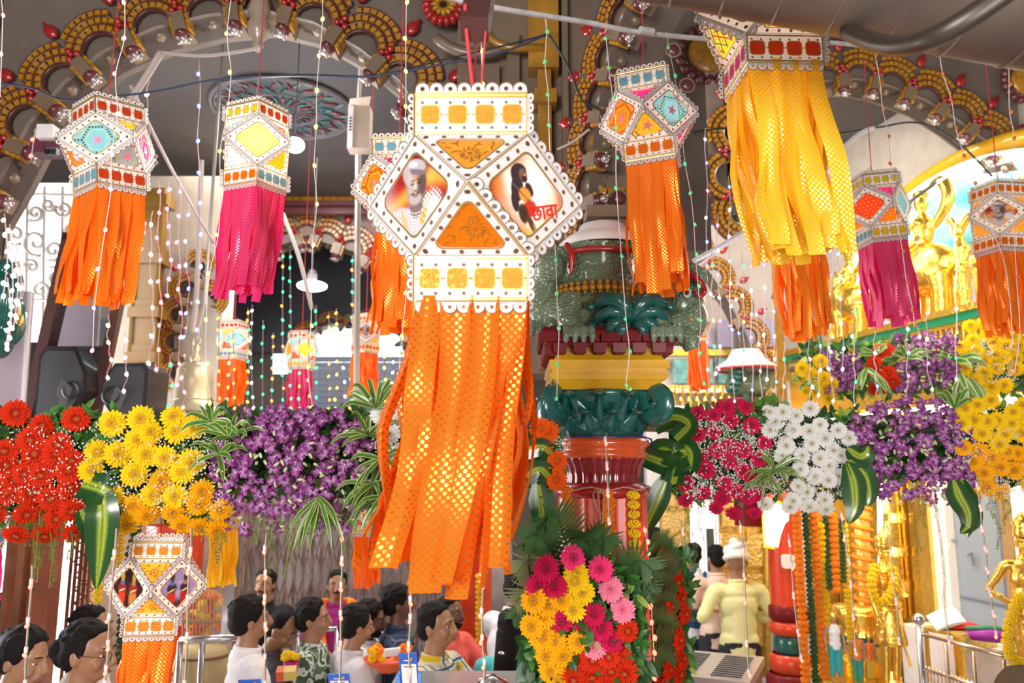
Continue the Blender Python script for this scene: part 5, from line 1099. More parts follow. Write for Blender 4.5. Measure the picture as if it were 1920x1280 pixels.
# second bouquet on the column's right flank, lit red
G6 = thing('flower_bouquet', 'dark red lit bouquet with palm leaves on the right flank of the main column', 'bouquet', P(1250, 1150, 3.05))
for (x, y) in ((1245, 1040), (1262, 1060), (1270, 1090), (1278, 1120), (1285, 1150), (1268, 1170), (1275, 1200), (1262, 1225), (1280, 1235), (1255, 1255), (1275, 1265), (1240, 1275), (1260, 1135), (1250, 1090)): gerb(G6, P(x, y, 3.05+rnd(-.03, .05)), .045, 'red', V((.7, -.6, rnd(-.3, .3))))
foliage(G6, rowfn(1225, 1290, 1035, 1290, 3.15, .06), 420, .06, .016, mix=(.5, .95))
for k in range(7): frond(G6, P(1262, 1060+k*34, 3.05), P(1222+8*(k % 2), 1010+k*36, 2.98), .10, PF[2 if k % 2 else 0], droop=.02)
# ---- marigold strings
mg = MB()
for k in range(34):
    ph = math.acos(1-2*(k+.5)/34); a = k*2.399; q = V((sin(ph)*cos(a), sin(ph)*sin(a), cos(ph)*.62)); mg.ell(q*.8, (.26, .26, .2), 5, 3)
MGm = {c: meshof(mg, 'marigold', m) for c, m in (('y', mat('marigold_yellow', (.90, .58, .005), .8, trans=.1)), ('o', mat('marigold_orange', (.92, .24, .004), .8, trans=.1)), ('g', mat('garland_leaf', (.02, .08, .015), .6)))}
def mstring(pts, r, c, label, loose=0, gap=1.12, grp=None, squash=.62):
    pts = spline(pts, 8); t = thing('marigold_string', label, 'garland', pts[0], group=grp); L_ = 0; acc = 0; step = r*2*squash*gap; n_ = 0
    b = MB(); b.tube([p+V((0, .0, 0)) for p in pts], r*.12, 4); b.build('thread', mat('jute', (.4, .3, .2)), t)
    for i in range(len(pts)-1):
        seg = (pts[i+1]-pts[i]).length; d = (pts[i+1]-pts[i]).normalized()
        while acc < seg:
            p = pts[i]+d*acc; q = p+V((rnd(-1, 1), rnd(-1, 1), 0))*loose*r; inst('marigold', MGm[c], t, frame(q, d+V((rnd(-.2, .2), rnd(-.2, .2), 0)), V((rnd(-1, 1), rnd(-1, 1), 0)), r*rnd(.92, 1.08))); acc += step
        acc -= seg
    return t
mstring([P(1187, 928, 2.88), P(1190, 1040, 2.86), P(1192, 1120, 2.85), P(1200, 1200, 2.82), P(1208, 1300, 2.8)], .0245, 'y', 'bright yellow marigold string down the front right of the main column')
mstring([P(1141, 924, 2.86), P(1143, 980, 2.85), P(1147, 1060, 2.84)], .023, 'o', 'middle orange marigold string hanging down the front of main column', loose=.25, gap=.8)
mstring([P(1062, 918, 2.88), P(1063, 950, 2.86), P(1066, 1010, 2.85)], .023, 'o', 'short orange marigold string at the left of the main column front', loose=.25, gap=.8)
# ================================================================== right side: sanctum wall, murals, gold work
G_BR = mat('bright_gold', (.95, .60, .10), .25, metal=.9, bump=.4, bscale=35)
MARB = mat('white_marble', (.82, .80, .80), .25, vary=.06)
Aw = V((2.893, 8.0, 0)); Bw = V((3.472, 5.4, 0)); Dw = (Bw-Aw).normalized(); NW = V((-Dw.y*-1, 0, 0)); NW = V((Dw.y, -Dw.x, 0)).normalized()
if NW.x > 0: NW = -NW
def W(px, py, off=0): return onplane(px, py, Aw+NW*off, NW)
def wz(px, py): return W(px, py).z
def wbox(pxa, pxb, z0, z1, th, m, name, parent=None, off=0, mb=None):
    a = W(pxa, 700); c = W(pxb, 700); L_ = (V((c.x, c.y, 0))-V((a.x, a.y, 0))).length; mid = V(((a.x+c.x)/2, (a.y+c.y)/2, (z0+z1)/2))+NW*(off+th/2)
    X = MX((Dw, NW, V((0, 0, 1)))).transposed().to_4x4(); X.translation = mid; b = mb or MB(); b.box((0, 0, 0), (L_, th, z1-z0), X=X)
    return b.build(name, m, parent) if mb is None else None
o = wbox(1470, 2100, 0, wz(1560, 640), .25, MARB, 'wall_right', off=-.27); struct(o)
o = wbox(1470, 2300, wz(1560, 640), 5.6, .25, mat('warm_cream_wall', (.5, .44, .38), .6, vary=.1), 'wall_right_upper', off=-.62); struct(o)
ze = wz(1560, 645)
t = thing('sanctum_entablature', 'long gold, green and pale blue entablature under the mountain mural', 'entablature', W(1700, 640))
for (z0, z1, th, m, nm) in ((ze-.05, ze, .20, G_BR, 'gold_cornice'), (ze-.10, ze-.05, .16, mat('emerald_gloss', (.0, .30, .14), .3, coat=.5), 'green_rope_band'), (ze-.13, ze-.10, .13, G_BR, 'gold_fillet'), (ze-.24, ze-.13, .08, mat('pale_blue_paint', (.35, .62, .68), .4), 'blue_band'), (ze-.29, ze-.24, .12, G_BR, 'gold_fillet'), (ze-.62, ze-.29, .06, G_BR, 'gold_frieze'), (ze-.66, ze-.62, .1, G_BR, 'gold_fillet')):
    wbox(1490, 2050, z0, z1, th, m, nm, t)
Lw = (W(2050, 700)-W(1490, 700)); Lw.z = 0; nfin = int(Lw.length/.055); fin = MB(); fin.box((0, 0, 0), (1, 1, 1)); FIN = meshof(fin, 'fluted_tongue', G_BR)
w0 = W(1490, 700)
for k in range(nfin):
    p = V((w0.x, w0.y, ze-.185))+Dw*(.055*(k+.5))+NW*.10; X = MX((Dw, NW, V((0, 0, 1)))).transposed().to_4x4(); X.translation = p; inst('fluted_tongue', FIN, t, X @ MX.Diagonal((.02, .05, .11, 1)))
# light strip glowing along the lower lintel
b = MB(); b.tube([V((w0.x, w0.y, ze-.70))+NW*.12, V((w0.x, w0.y, ze-.70))+NW*.12+Dw*3.6], .012, 6); tag(b.build('light_strip', mat('warm_led', (1, .85, .55), .5, emit=9)), 'glowing warm light strip along the gold lintel behind the far garland', 'light')
# mural in its arch
ms = W(1800, 640); ms.z = ze-.02; rx, rz = 1.62, 1.16
def wall_el(a, r, off=-.05): return V((ms.x, ms.y, ms.z))+Dw*(r*rx*cos(a))+V((0, 0, r*rz*sin(a)))+NW*off
t = thing('mountain_mural', 'arched painting of snowy mountains and turquoise sky with a yellow rim and glowing edge', 'mural', ms)
n = 90; vs = []; cols = []
for i in range(n):
    for j in range(n):
        a = pi*j/(n-1); r = i/(n-1); p = wall_el(a, r, -.3); vs.append(p); u = r*cos(a); v_ = r*sin(a); cols.append((u, v_))
uv = np.array(cols); u, v_ = uv[:, 0], uv[:, 1]
c = np.zeros((len(u), 3))+np.array((.06, .50, .66)); c = lay(c, smooth(.2, .8, .5+.5*np.sin(u*9+v_*14+np.sin(u*13)))*.6, (.55, .86, .92)); c = lay(c, smooth(.3, .7, .5+.5*np.sin(u*21-v_*17))*.35, (.02, .36, .55))
mt = .52+.10*np.sin(u*5+1)+.05*np.sin(u*13)+.03*np.sin(u*29); m1 = smooth(-.02, .02, mt-v_); c = lay(c, m1, (.62, .66, .82)); c = lay(c, m1*smooth(.35, .8, .5+.5*np.sin(u*24+v_*30+2*np.sin(v_*12+u*9))), (.86, .86, .92)); c = lay(c, m1*smooth(.6, .95, .5+.5*np.sin(u*17-v_*25+2*np.sin(u*8)))*.8, (.22, .30, .52))
c = lay(c, m1*smooth(-.25, -.7, u)*.75, (.08, .16, .40)); c = lay(c, m1*smooth(.12, .0, v_-.1*np.sin(u*6))*.4, (.9, .88, .9))
b = MB(); b.add(vs, [(i*n+j, i*n+j+1, (i+1)*n+j+1, (i+1)*n+j) for i in range(n-1) for j in range(n-1)]); ob = b.build('painting', vcmat('mural_paint', .5), t)
ca = ob.data.color_attributes.new('Col', 'FLOAT_COLOR', 'POINT'); ca.data.foreach_set('color', np.concatenate([np.clip(c, 0, 1), np.ones((len(u), 1))], 1).astype(np.float32).ravel())
b = MB(); b.tube([wall_el(pi*k/40, 1.07, -.16) for k in range(41)], .085, 8); b.build('yellow_rim', YEL, t, smooth=True)
b = MB(); b.tube([wall_el(pi*k/40, .985, -.22) for k in range(41)], .018, 6); b.build('light_strip', mat('white_led', (1, .97, .9), .5, emit=14), t)
sv = []; 
for k in range(41): sv += [wall_el(pi*k/40, 1.0, -.02), wall_el(pi*k/40, 1.0, -.3)]
b = MB(); b.add(sv, [(2*k, 2*k+1, 2*k+3, 2*k+2) for k in range(40)]); b.build('reveal', WPAINT, t)
for (px_, py_, pw) in ((1640, 470, 5), (1800, 400, 7)): lamp('mural_light', W(px_, py_, .45), pw, (1, .95, .9), .2)
area('altar_light', W(1700, 830, 1.0), W(1690, 1120, .1), .8, 13, (1, .80, .48))
area('relief_light', W(1700, 400, 1.5), W(1720, 620, 0), .8, 12, (1, .93, .8))
# golden reliefs
def gl(b, pts, rs, n=8, fl=1): limb(b, pts, rs, n)
def relief(name, label, px, py, s, build, cat='relief', m=None):
    base = W(px, py, .06); t = thing(name, label, cat, base, group=None); X = MX((Dw, -NW*1.0, V((0, 0, 1)))).transposed().to_4x4() @ MX.Scale(s, 4); X.translation = base
    for nm, fn, mm, vox in build:
        b = MB(); fn(b); b.v = [tuple(X @ V(p)) for p in b.v]; ob = b.build(nm, mm, t, smooth=True)
        if vox: remesh(ob, vox, 2)
    return t
def eleph(b):
    b.ell((0, 0, .62), (.42, .24, .30), 18, 12); b.ell((-.42, 0, .78), (.20, .18, .22), 14, 10)
    for x, y in ((-.26, -.12), (-.22, .12), (.26, -.12), (.3, .12)): limb(b, [(x, y, .5), (x+.02, y, .25), (x, y, .02)], [.14, .10, .11])
    limb(b, [(-.56, 0, .78), (-.68, 0, .55), (-.66, 0, .28), (-.74, 0, .14), (-.80, 0, .22)], [.11, .085, .06, .045, .03]); limb(b, [(.4, 0, .7), (.48, 0, .5), (.46, 0, .35)], [.03, .02, .02])
    b.ell((-.30, -.17, .78), (.13, .04, .19), 12, 8)
def rider(b):
    b.ell((-.05, 0, 1.12), (.14, .11, .22), 12, 8); b.ell((-.06, 0, 1.44), (.095, .09, .11), 12, 8); limb(b, [(-.02, -.1, 1.22), (-.18, -.16, 1.12), (-.28, -.14, 1.22)], [.05, .04, .03]); limb(b, [(-.05, -.08, .98), (-.2, -.18, .85), (-.12, -.2, .66)], [.08, .07, .05]); b.ell((-.05, 0, 1.56), (.11, .10, .05), 12, 6); limb(b, [(.1, 0, 1.1), (.35, .02, 1.35), (.3, .02, 1.6), (.1, .02, 1.62)], [.05, .08, .08, .03])
def spire(b):
    b.lathe([(.12, 0), (.13, .06), (.09, .1), (.08, .25), (.12, .3), (.08, .34), (.08, .6), (.13, .66), (.09, .7), (.10, .9), (.15, .98), (.1, 1.02), (.07, 1.15), (0, 1.18)], 16)
    b.ell((-.02, 0, 1.28), (.12, .09, .12), 12, 8); limb(b, [(-.02, 0, 1.3), (-.15, 0, 1.5), (-.25, 0, 1.45)], [.07, .05, .02]); limb(b, [(.05, 0, 1.3), (.3, 0, 1.45), (.42, 0, 1.2)], [.06, .06, .03])
def standing(b):
    for x in (-.09, .09): limb(b, [(x, 0, .62), (x*1.2, -.02, .34), (x*1.15, 0, .02)], [.085, .065, .045]); b.ell((x*1.15, -.05, .02), (.05, .09, .03), 8, 5)
    b.ell((0, 0, .78), (.17, .12, .2), 14, 8); b.ell((0, 0, 1.0), (.19, .12, .18), 14, 8); b.ell((0, 0, 1.32), (.095, .10, .12), 12, 8); b.ell((0, 0, 1.46), (.09, .09, .09), 10, 6); limb(b, [(0, 0, 1.1), (0, 0, 1.25)], [.05, .05])
    limb(b, [(-.2, 0, 1.08), (-.30, -.04, .86), (-.18, -.12, .76)], [.06, .05, .04]); limb(b, [(.2, 0, 1.08), (.32, -.06, .92), (.26, -.14, 1.1)], [.06, .05, .04])
    b.lathe([(.25, .45), (.19, .62), (.13, .78)], 16)
zb_ = lambda px: 0
def onz(px, z): p = W(px, 600); q = V((p.x, p.y, z)); r = q-CAM; return px, 640-(r.dot(UP)/r.dot(FW))*F
for px, s, lab, bl in ((1752, .62, 'golden elephant with a rider on the ledge under the mural', [('elephant_body', eleph, G_BR, .016), ('rider', rider, G_BR, .014)]), (1606, .50, 'small golden elephant group at the left end of the ledge', [('elephant_body', eleph, G_BR, .016), ('rider', rider, G_BR, .014)]),
    (1812, .46, 'golden bird topped pillar beside the elephant on the ledge', [('pillar', spire, G_BR, 0)]), (1850, .42, 'golden standing figure right of the bird pillar on the ledge', [('figure', standing, G_BR, .012)]), (1640, .46, 'golden standing figure right of the small elephant on the ledge', [('figure', standing, G_BR, .012)]), (1690, .46, 'golden figure half hidden behind the magenta strips', [('figure', standing, G_BR, .012)]), (1575, .38, 'leftmost small golden figure on the ledge', [('figure', standing, G_BR, .014)]), (1900, .5, 'rightmost golden figure behind the orange strips', [('figure', standing, G_BR, .014)])):
    _, py = onz(px, ze-.005); relief('golden_relief', lab, px, py, s*1.05, bl)
# second, farther column with its own statue and the pale facade behind the crimson flowers
YC = 7.0
def qb(pa, pb, y0, y1, Y, th, m, name, parent): a = Q(pa, y0, Y); c = Q(pb, y1, Y); b = MB(); b.box(((a.x+c.x)/2, Y+th/2, (a.z+c.z)/2), (abs(c.x-a.x), th, abs(a.z-c.z))); return b.build(name, m, parent)
PINKW = mat('pale_pink_plaster', (.62, .54, .50), .4, vary=.12, vscale=4, coat=.3)
struct(qb(1230, 1530, 380, 760, 8.6, .2, PINKW, 'wall_facade', None))
t = thing('facade_balcony', 'pale carved facade with turquoise relief panels behind the crimson flowers', 'facade', Q(1300, 760, 8.4))
for k in range(5): qb(1262+k*42, 1296+k*42, 672+0*k, 718, 8.42, .06, mat('turquoise_relief', (.16, .42, .42), .35, coat=.5, bump=1, bscale=25, vary=.4, vscale=14), 'relief_panel', t)
qb(1240, 1480, 655, 666, 8.38, .12, G_BR, 'gold_rail', t); qb(1240, 1480, 722, 730, 8.38, .12, G_BR, 'gold_rail', t)
for k in range(16): 
    b = MB(); q = Q(1248+k*15, 760, 8.3); b.lathe([(.02, 0), (.03, .05), (.016, .09), (.034, .14), (.02, .2)], 8, X=MX.Translation(q)); b.build('baluster', G_BR, t)
qb(1240, 1490, 760, 768, 8.28, .12, MARB, 'rail', t); qb(1240, 1490, 728, 736, 8.28, .12, MARB, 'rail', t)
for k in range(4): qb(1305+k*40, 1335+k*40, 600, 650, 8.45, .05, mat('lilac_relief', (.45, .42, .62), .4, bump=.8, bscale=20), 'lilac_panel', t)
an = [Q(x, y, 7.9) for x, y in ((1300, 470), (1338, 520), (1372, 575), (1402, 632), (1418, 690))]
arch(an, (0, -1, 0), mpp(an[2])*.5, 'right_far_arch', 'ochre brick arch sloping down behind the hanging light strings at right', bricks=False, flip=1, cups=False)
t = thing('far_column', 'farther column with pale cushion and green beast statue behind the white gerberas', 'column', Q(1400, 760, YC))
q = Q(1402, 745, YC); b = MB(); b.ell(q+V((0, 0, .10)), (.20, .16, .13), 16, 10); b.ell(q+V((-.1, -.05, .16)), (.09, .09, .1), 12, 8); b.ell(q+V((.14, -.05, .16)), (.09, .09, .1), 12, 8); ob = b.build('beast_body', SCALE, t); remesh(ob, .014, 1)
b = MB(); b.lathe([(.26, .24), (.27, .27), (.17, .33), (.12, .42), (0, .42)], 20, X=MX.Translation(q)); b.build('cushion', WPAINT, t, smooth=True); b = MB(); b.tube([q+V((.265*cos(a), .265*sin(a), .245)) for a in [2*pi*k/24 for k in range(24)]], .014, 6, closed=True); b.build('red_rim', REDP, t, smooth=True)
b = MB(); b.lathe([(.30, -.02), (.32, -.06), (.26, -.12), (.24, -.2), (.2, -.3), (.2, -.45), (.16, -.5), (.16, -1.1)], 20, X=MX.Translation(q)); b.build('capital', MATS['oxblood_gloss'], t, smooth=True)
b = MB()
for k in range(5): b.ell(q+V((-.13+.02*(k-2), -.17, .06+.05*k)), (.05+.012*(2-abs(k-2)), .02, .03), 8, 5)
b.build('teal_crest', TEAL, t, smooth=True)
# tall yellow corner post between the bays
pilaster(1440, 1478, 430, 770, 6.6, MATS['dark_ochre_paint'], 'ochre corner post behind the blue and white light strings'); pilaster(1494, 1512, 600, 740, 6.2, YEL, 'slim yellow post left of the gold entablature', 'post')
# lower right: orange pillar, lit sign, carved gold door, marble wall, grey door
t = thing('orange_pillar', 'orange pillar with maroon and green base under the glowing sign board', 'column', Q(1487, 1275, 6.3)); q = Q(1485, 1275, 6.4)
b = MB(); b.lathe([(.13, .55), (.13, 1.5)], 24, X=MX.Translation((q.x, q.y, q.z))); b.build('shaft', SAFF, t, smooth=True)
for z0, z1, r, m in ((.44, .56, .15, MATS['oxblood_gloss']), (.34, .44, .15, SAFF), (.2, .34, .125, TEAL), (.06, .2, .16, SAFF), (-.1, .06, .19, MATS['oxblood_gloss'])):
    b = MB(); b.lathe([(r*.85, z0), (r, z0+.02), (r, z1-.02), (r*.85, z1)], 24, X=MX.Translation(q)); b.build('base_ring', m, t, smooth=True)
b = MB(); b.lathe([(.2, -1.6), (.2, -.1)], 24, X=MX.Translation(q)); b.build('plinth', MARB, t, smooth=True)
b = MB(); q2 = Q(1477, 1052, 6.25); b.prism([(p.x, p.y) for p in rpoly([(-.05, -.05), (.05, -.05), (.05, .05), (-.05, .05)], 0, .02)], .03, X=_fr(q2, (1, 0, 0), (0, 0, 1), (0, -1, 0))); tag(b.build('switch_plate', WPAINT), 'white rounded switch plate fixed on the orange pillar', 'switch')
t = thing('sign_board', 'glowing white sign board with yellow border above the orange pillar', 'sign', Q(1455, 985, 6.15)); 
def tilt_box(x0, y0, x1, y1, x2, y2, x3, y3, d, th, m, nm, pr):
    p = [P(x0, y0, d), P(x1, y1, d), P(x2, y2, d), P(x3, y3, d)]; nn = (p[1]-p[0]).cross(p[2]-p[0]).normalized(); b = MB(); b.add(p+[a+nn*th for a in p], [(0, 1, 2, 3), (7, 6, 5, 4), (0, 4, 5, 1), (1, 5, 6, 2), (2, 6, 7, 3), (3, 7, 4, 0)]); return b.build(nm, m, pr)
tilt_box(1428, 930, 1482, 946, 1480, 1034, 1433, 1026, 6.15, .02, mat('sign_yellow_edge', (.9, .6, .02), .5, emit=.8), 'border', t); tilt_box(1432, 936, 1479, 950, 1477, 1029, 1436, 1021, 6.13, .01, mat('sign_glow', (1, .97, .85), .5, emit=3), 'lit_panel', t)
t = thing('carved_door', 'tall carved gold door leaf behind the turbaned man', 'door', Q(1400, 1270, 8.2))
qb(1345, 1448, 900, 1270, 8.2, .06, mat('door_gold', (.62, .42, .12), .3, metal=.8, bump=1, bscale=16), 'door_leaf', t)
for y0 in (925, 1000, 1075, 1150):
    for x0 in (1352, 1400): qb(x0, x0+38, y0, y0+62, 8.14, .05, mat('panel_gold', (.75, .55, .2), .28, metal=.85, bump=1.2, bscale=40), 'carved_panel', t)
b = MB(); b.tube([Q(1437, 900, 8.1), Q(1440, 1270, 8.1)], .03, 8); b.build('rope_moulding', GOLD, t); b = MB(); b.tube([Q(1395, 900, 8.1), Q(1396, 1270, 8.1)], .016, 8); b.build('rope_moulding', GOLD, t)
struct(qb(1210, 1500, 770, 1280, 9.0, .2, MARB, 'wall_inner', None))
b = MB(); q0 = Q(1300, 1120, 8.85); q1 = Q(1350, 960, 8.85); b.box(((q0.x+q1.x)/2, 8.85, (q0.z+q1.z)/2), (q1.x-q0.x, .04, q1.z-q0.z)); struct(b.build('window_3', mat('bright_doorway', (1, .97, .95), .5, emit=1.6)))
t = thing('dark_gate', 'dark glazed gate leaf in the bright doorway beyond the men', 'gate', Q(1335, 1150, 8.7)); qb(1324, 1345, 990, 1150, 8.7, .04, mat('dark_glass', (.12, .13, .14), .2), 'glass', t); qb(1320, 1326, 980, 1150, 8.68, .06, BLACK, 'frame', t); qb(1343, 1349, 980, 1150, 8.68, .06, BLACK, 'frame', t)
t = thing('carved_gold_screen', 'carved gold screen panel behind the left of crimson flowers', 'screen', Q(1270, 1100, 8.3)); qb(1236, 1300, 900, 1150, 8.3, .05, MATS['door_gold'], 'panel', t); 
for k in range(5): qb(1242, 1292, 915+k*46, 948+k*46, 8.26, .04, MATS['panel_gold'], 'carved_panel', t)
slabc('wall_grey_pier', 1448, 1474, 780, 1290, 8.4, .2, mat('grey_pier', (.3, .28, .29), .5))  # plain grey pier beside the carved door
# lower right wall pieces on the sanctum wall
def wq(pa, pb, y0, y1, off, th, m, nm, pr, z_at=None):
    a = W(pa, y0); c = W(pb, y1); zr = (pa+pb)/2; return wbox(pa, pb, W(zr, y1).z, W(zr, y0).z, th, m, nm, pr, off=off)
t = thing('gold_panelling', 'strongly lit carved gold panelling behind the standing gold statue', 'panelling', W(1650, 1280))
for i, (pa, pb) in enumerate(((1500, 1560), (1564, 1612), (1616, 1650), (1654, 1688), (1692, 1718))):
    wq(pa, pb, 760, 1300, 0, .04+.03*(i % 2), G_BR, 'gold_panel', t)
    for k in range(8): wq(pa+6, pb-6, 790+k*62, 836+k*62, .05+.03*(i % 2), .03, G_BR, 'carved_panel', t)
wq(1720, 1742, 760, 1260, .02, .10, GOLD, 'gold_jamb', t)
b = MB(); b.tube([W(1648, 780, .13), W(1652, 1120, .13)], .02, 8); tag(b.build('light_tube', mat('warm_tube', (1, .93, .7), .5, emit=10)), 'bright vertical light tube on the gold panelling', 'light')
t = thing('marble_door_frame', 'white marble door frame around the grey door on the right', 'frame', W(1740, 1200)); wq(1742, 1768, 760, 1190, .0, .09, MARB, 'jamb', t); wq(1892, 1960, 760, 1180, .0, .09, MARB, 'jamb', t); wq(1736, 1990, 1186, 1300, .05, .35, MARB, 'plinth_step', t)
t = thing('grey_door', 'blue grey steel door with bolts in the white frame', 'door', W(1810, 1190)); DG = mat('door_bluegrey', (.25, .30, .36), .4); wq(1768, 1862, 760, 1178, -.01, .03, DG, 'door_leaf', t); wq(1858, 1872, 760, 1176, .0, .06, mat('door_grey_dark', (.14, .16, .21), .4), 'stile', t); wq(1770, 1858, 1118, 1121, .02, .012, mat('door_grey_dark', (.1, .1, .1)), 'seam', t)
b = MB(); b.tube([W(1772, 1012, .05), W(1788, 1012, .05)], .012, 6); b.tube([W(1780, 1006, .05), W(1780, 1026, .07)], .01, 6); b.build('bolt', STEEL, t); b = MB(); b.tube([W(1815, 1040, .05), W(1822, 1036, .07), W(1826, 1060, .05)], .01, 6); b.build('handle', STEEL, t)
wq(1872, 1892, 760, 1182, .0, .10, mat('brown_jamb', (.30, .19, .08), .4, vary=.2), 'wooden_jamb', bpy.data.objects['marble_door_frame'])
# spiral garland wound pillar
t = thing('wound_pillar', 'slim pillar wound with orange flower garland beside the gold panelling', 'pillar', P(1622, 1120, 5.5)); b = MB(); b.tube([P(1612, 880, 5.55), P(1622, 1130, 5.5)], .05, 10); b.build('shaft', GOLD, t)
pts = []; 
for k in range(170): f = k/169; c_ = P(1612, 880, 5.55).lerp(P(1622, 1130, 5.5), f); a = f*2*pi*13; pts.append(c_+V((.062*cos(a), .062*sin(a), 0)))
b = MB(); b.tube(pts, .015, 6); b.build('wound_garland', mat('marigold_orange'  , (.92, .24, .004)), t, smooth=True)
# hanging marigold curtains
for (x0, y0, x1, y1, c, lab, r) in ((1493, 950, 1512, 1300, 'o', 'leftmost long orange marigold string beside the orange pillar', .034), (1509, 950, 1531, 1300, 'g', 'green leaf string between two orange marigold strings', .026), (1524, 955, 1548, 1300, 'o', 'second long orange marigold string from the pillar', .034), (1538, 985, 1562, 1300, 'y', 'yellow marigold string left of the small shrine', .032), (1548, 970, 1556, 1105, 'g', 'short green leaf string by the yellow marigold string', .024), (1558, 965, 1566, 1108, 'o', 'short thick orange marigold string under the white flowers', .034), (1582, 985, 1602, 1300, 'y', 'long yellow marigold string before the small shrine', .028), (1578, 975, 1582, 1090, 'g', 'short green leaf string behind the long yellow string', .022)):
    mstring([P(x0, y0, 5.3), P((x0+x1)/2, (y0+y1)/2, 5.28), P(x1, y1, 5.22)], r, c, lab, gap=.95)
# ================================================================== people
HAIRM = mat('black_hair', (.008, .006, .005), .7, bump=.5, bscale=120, spec=.2); LIPS = mat('lips', (.28, .09, .07), .5)
SK = {k: mat('skin_'+k, c, .45, vary=.06, vscale=12) for k, c in (('brown', (.36, .18, .095)), ('dark', (.17, .075, .04)), ('light', (.45, .25, .15)))}
def clothmat(n, c, kind=None, c2=None, c3=None, k=18):
    m = mat('cloth_'+n, c, .8, vary=.06, vscale=6, bump=.35, bscale=9, spec=.2)
    if kind and not m.get('done'):
        nt = m.node_tree; N_ = nt.nodes; L = nt.links; b = N_['Principled BSDF']; tx = N_.new('ShaderNodeTexCoord')
        mx = N_.new('ShaderNodeMix'); mx.data_type = 'RGBA'; mx.inputs[6].default_value = (*c, 1); mx.inputs[7].default_value = (*c2, 1)
        if kind == 'check':
            def st(ax, off, wd):
                sp_ = N_.new('ShaderNodeSeparateXYZ'); L.new(tx.outputs['Object'], sp_.inputs[0]); a = N_.new('ShaderNodeMath'); a.operation = 'MULTIPLY_ADD'; a.inputs[1].default_value = k; a.inputs[2].default_value = off+40; L.new(sp_.outputs[ax], a.inputs[0])
                f = N_.new('ShaderNodeMath'); f.operation = 'FRACT'; L.new(a.outputs[0], f.inputs[0]); l = N_.new('ShaderNodeMath'); l.operation = 'LESS_THAN'; l.inputs[1].default_value = wd; L.new(f.outputs[0], l.inputs[0]); return l
            a = st(0, 0, .35); b2 = st(2, 0, .35); ad = N_.new('ShaderNodeMath'); ad.operation = 'ADD'; L.new(a.outputs[0], ad.inputs[0]); L.new(b2.outputs[0], ad.inputs[1]); hf = N_.new('ShaderNodeMath'); hf.operation = 'MULTIPLY'; hf.inputs[1].default_value = .5; L.new(ad.outputs[0], hf.inputs[0]); L.new(hf.outputs[0], mx.inputs[0])
            m3 = N_.new('ShaderNodeMix'); m3.data_type = 'RGBA'; m3.inputs[7].default_value = (*(c3 or c2), 1); L.new(mx.outputs[2], m3.inputs[6]); g = st(0, .5, .12); h = st(2, .5, .12); mxx = N_.new('ShaderNodeMath'); mxx.operation = 'MAXIMUM'; L.new(g.outputs[0], mxx.inputs[0]); L.new(h.outputs[0], mxx.inputs[1]); L.new(mxx.outputs[0], m3.inputs[0]); L.new(m3.outputs[2], b.inputs['Base Color'])
        else:
            no = N_.new('ShaderNodeTexNoise'); no.inputs['Scale'].default_value = k; L.new(tx.outputs['Object'], no.inputs['Vector']); r = N_.new('ShaderNodeValToRGB'); e = r.color_ramp.elements; r.color_ramp.interpolation = 'CONSTANT'; e[0].color = (*c, 1); e[0].position = 0; e[1].color = (*c2, 1); e[1].position = .48; q = e.new(.58); q.color = (*(c3 or c), 1); L.new(no.outputs[0], r.inputs[0]); L.new(r.outputs[0], b.inputs['Base Color'])
        m['done'] = 1
    return m
def ells(b, lst):
    for c, r in lst: b.ell(c, r, 14, 10)
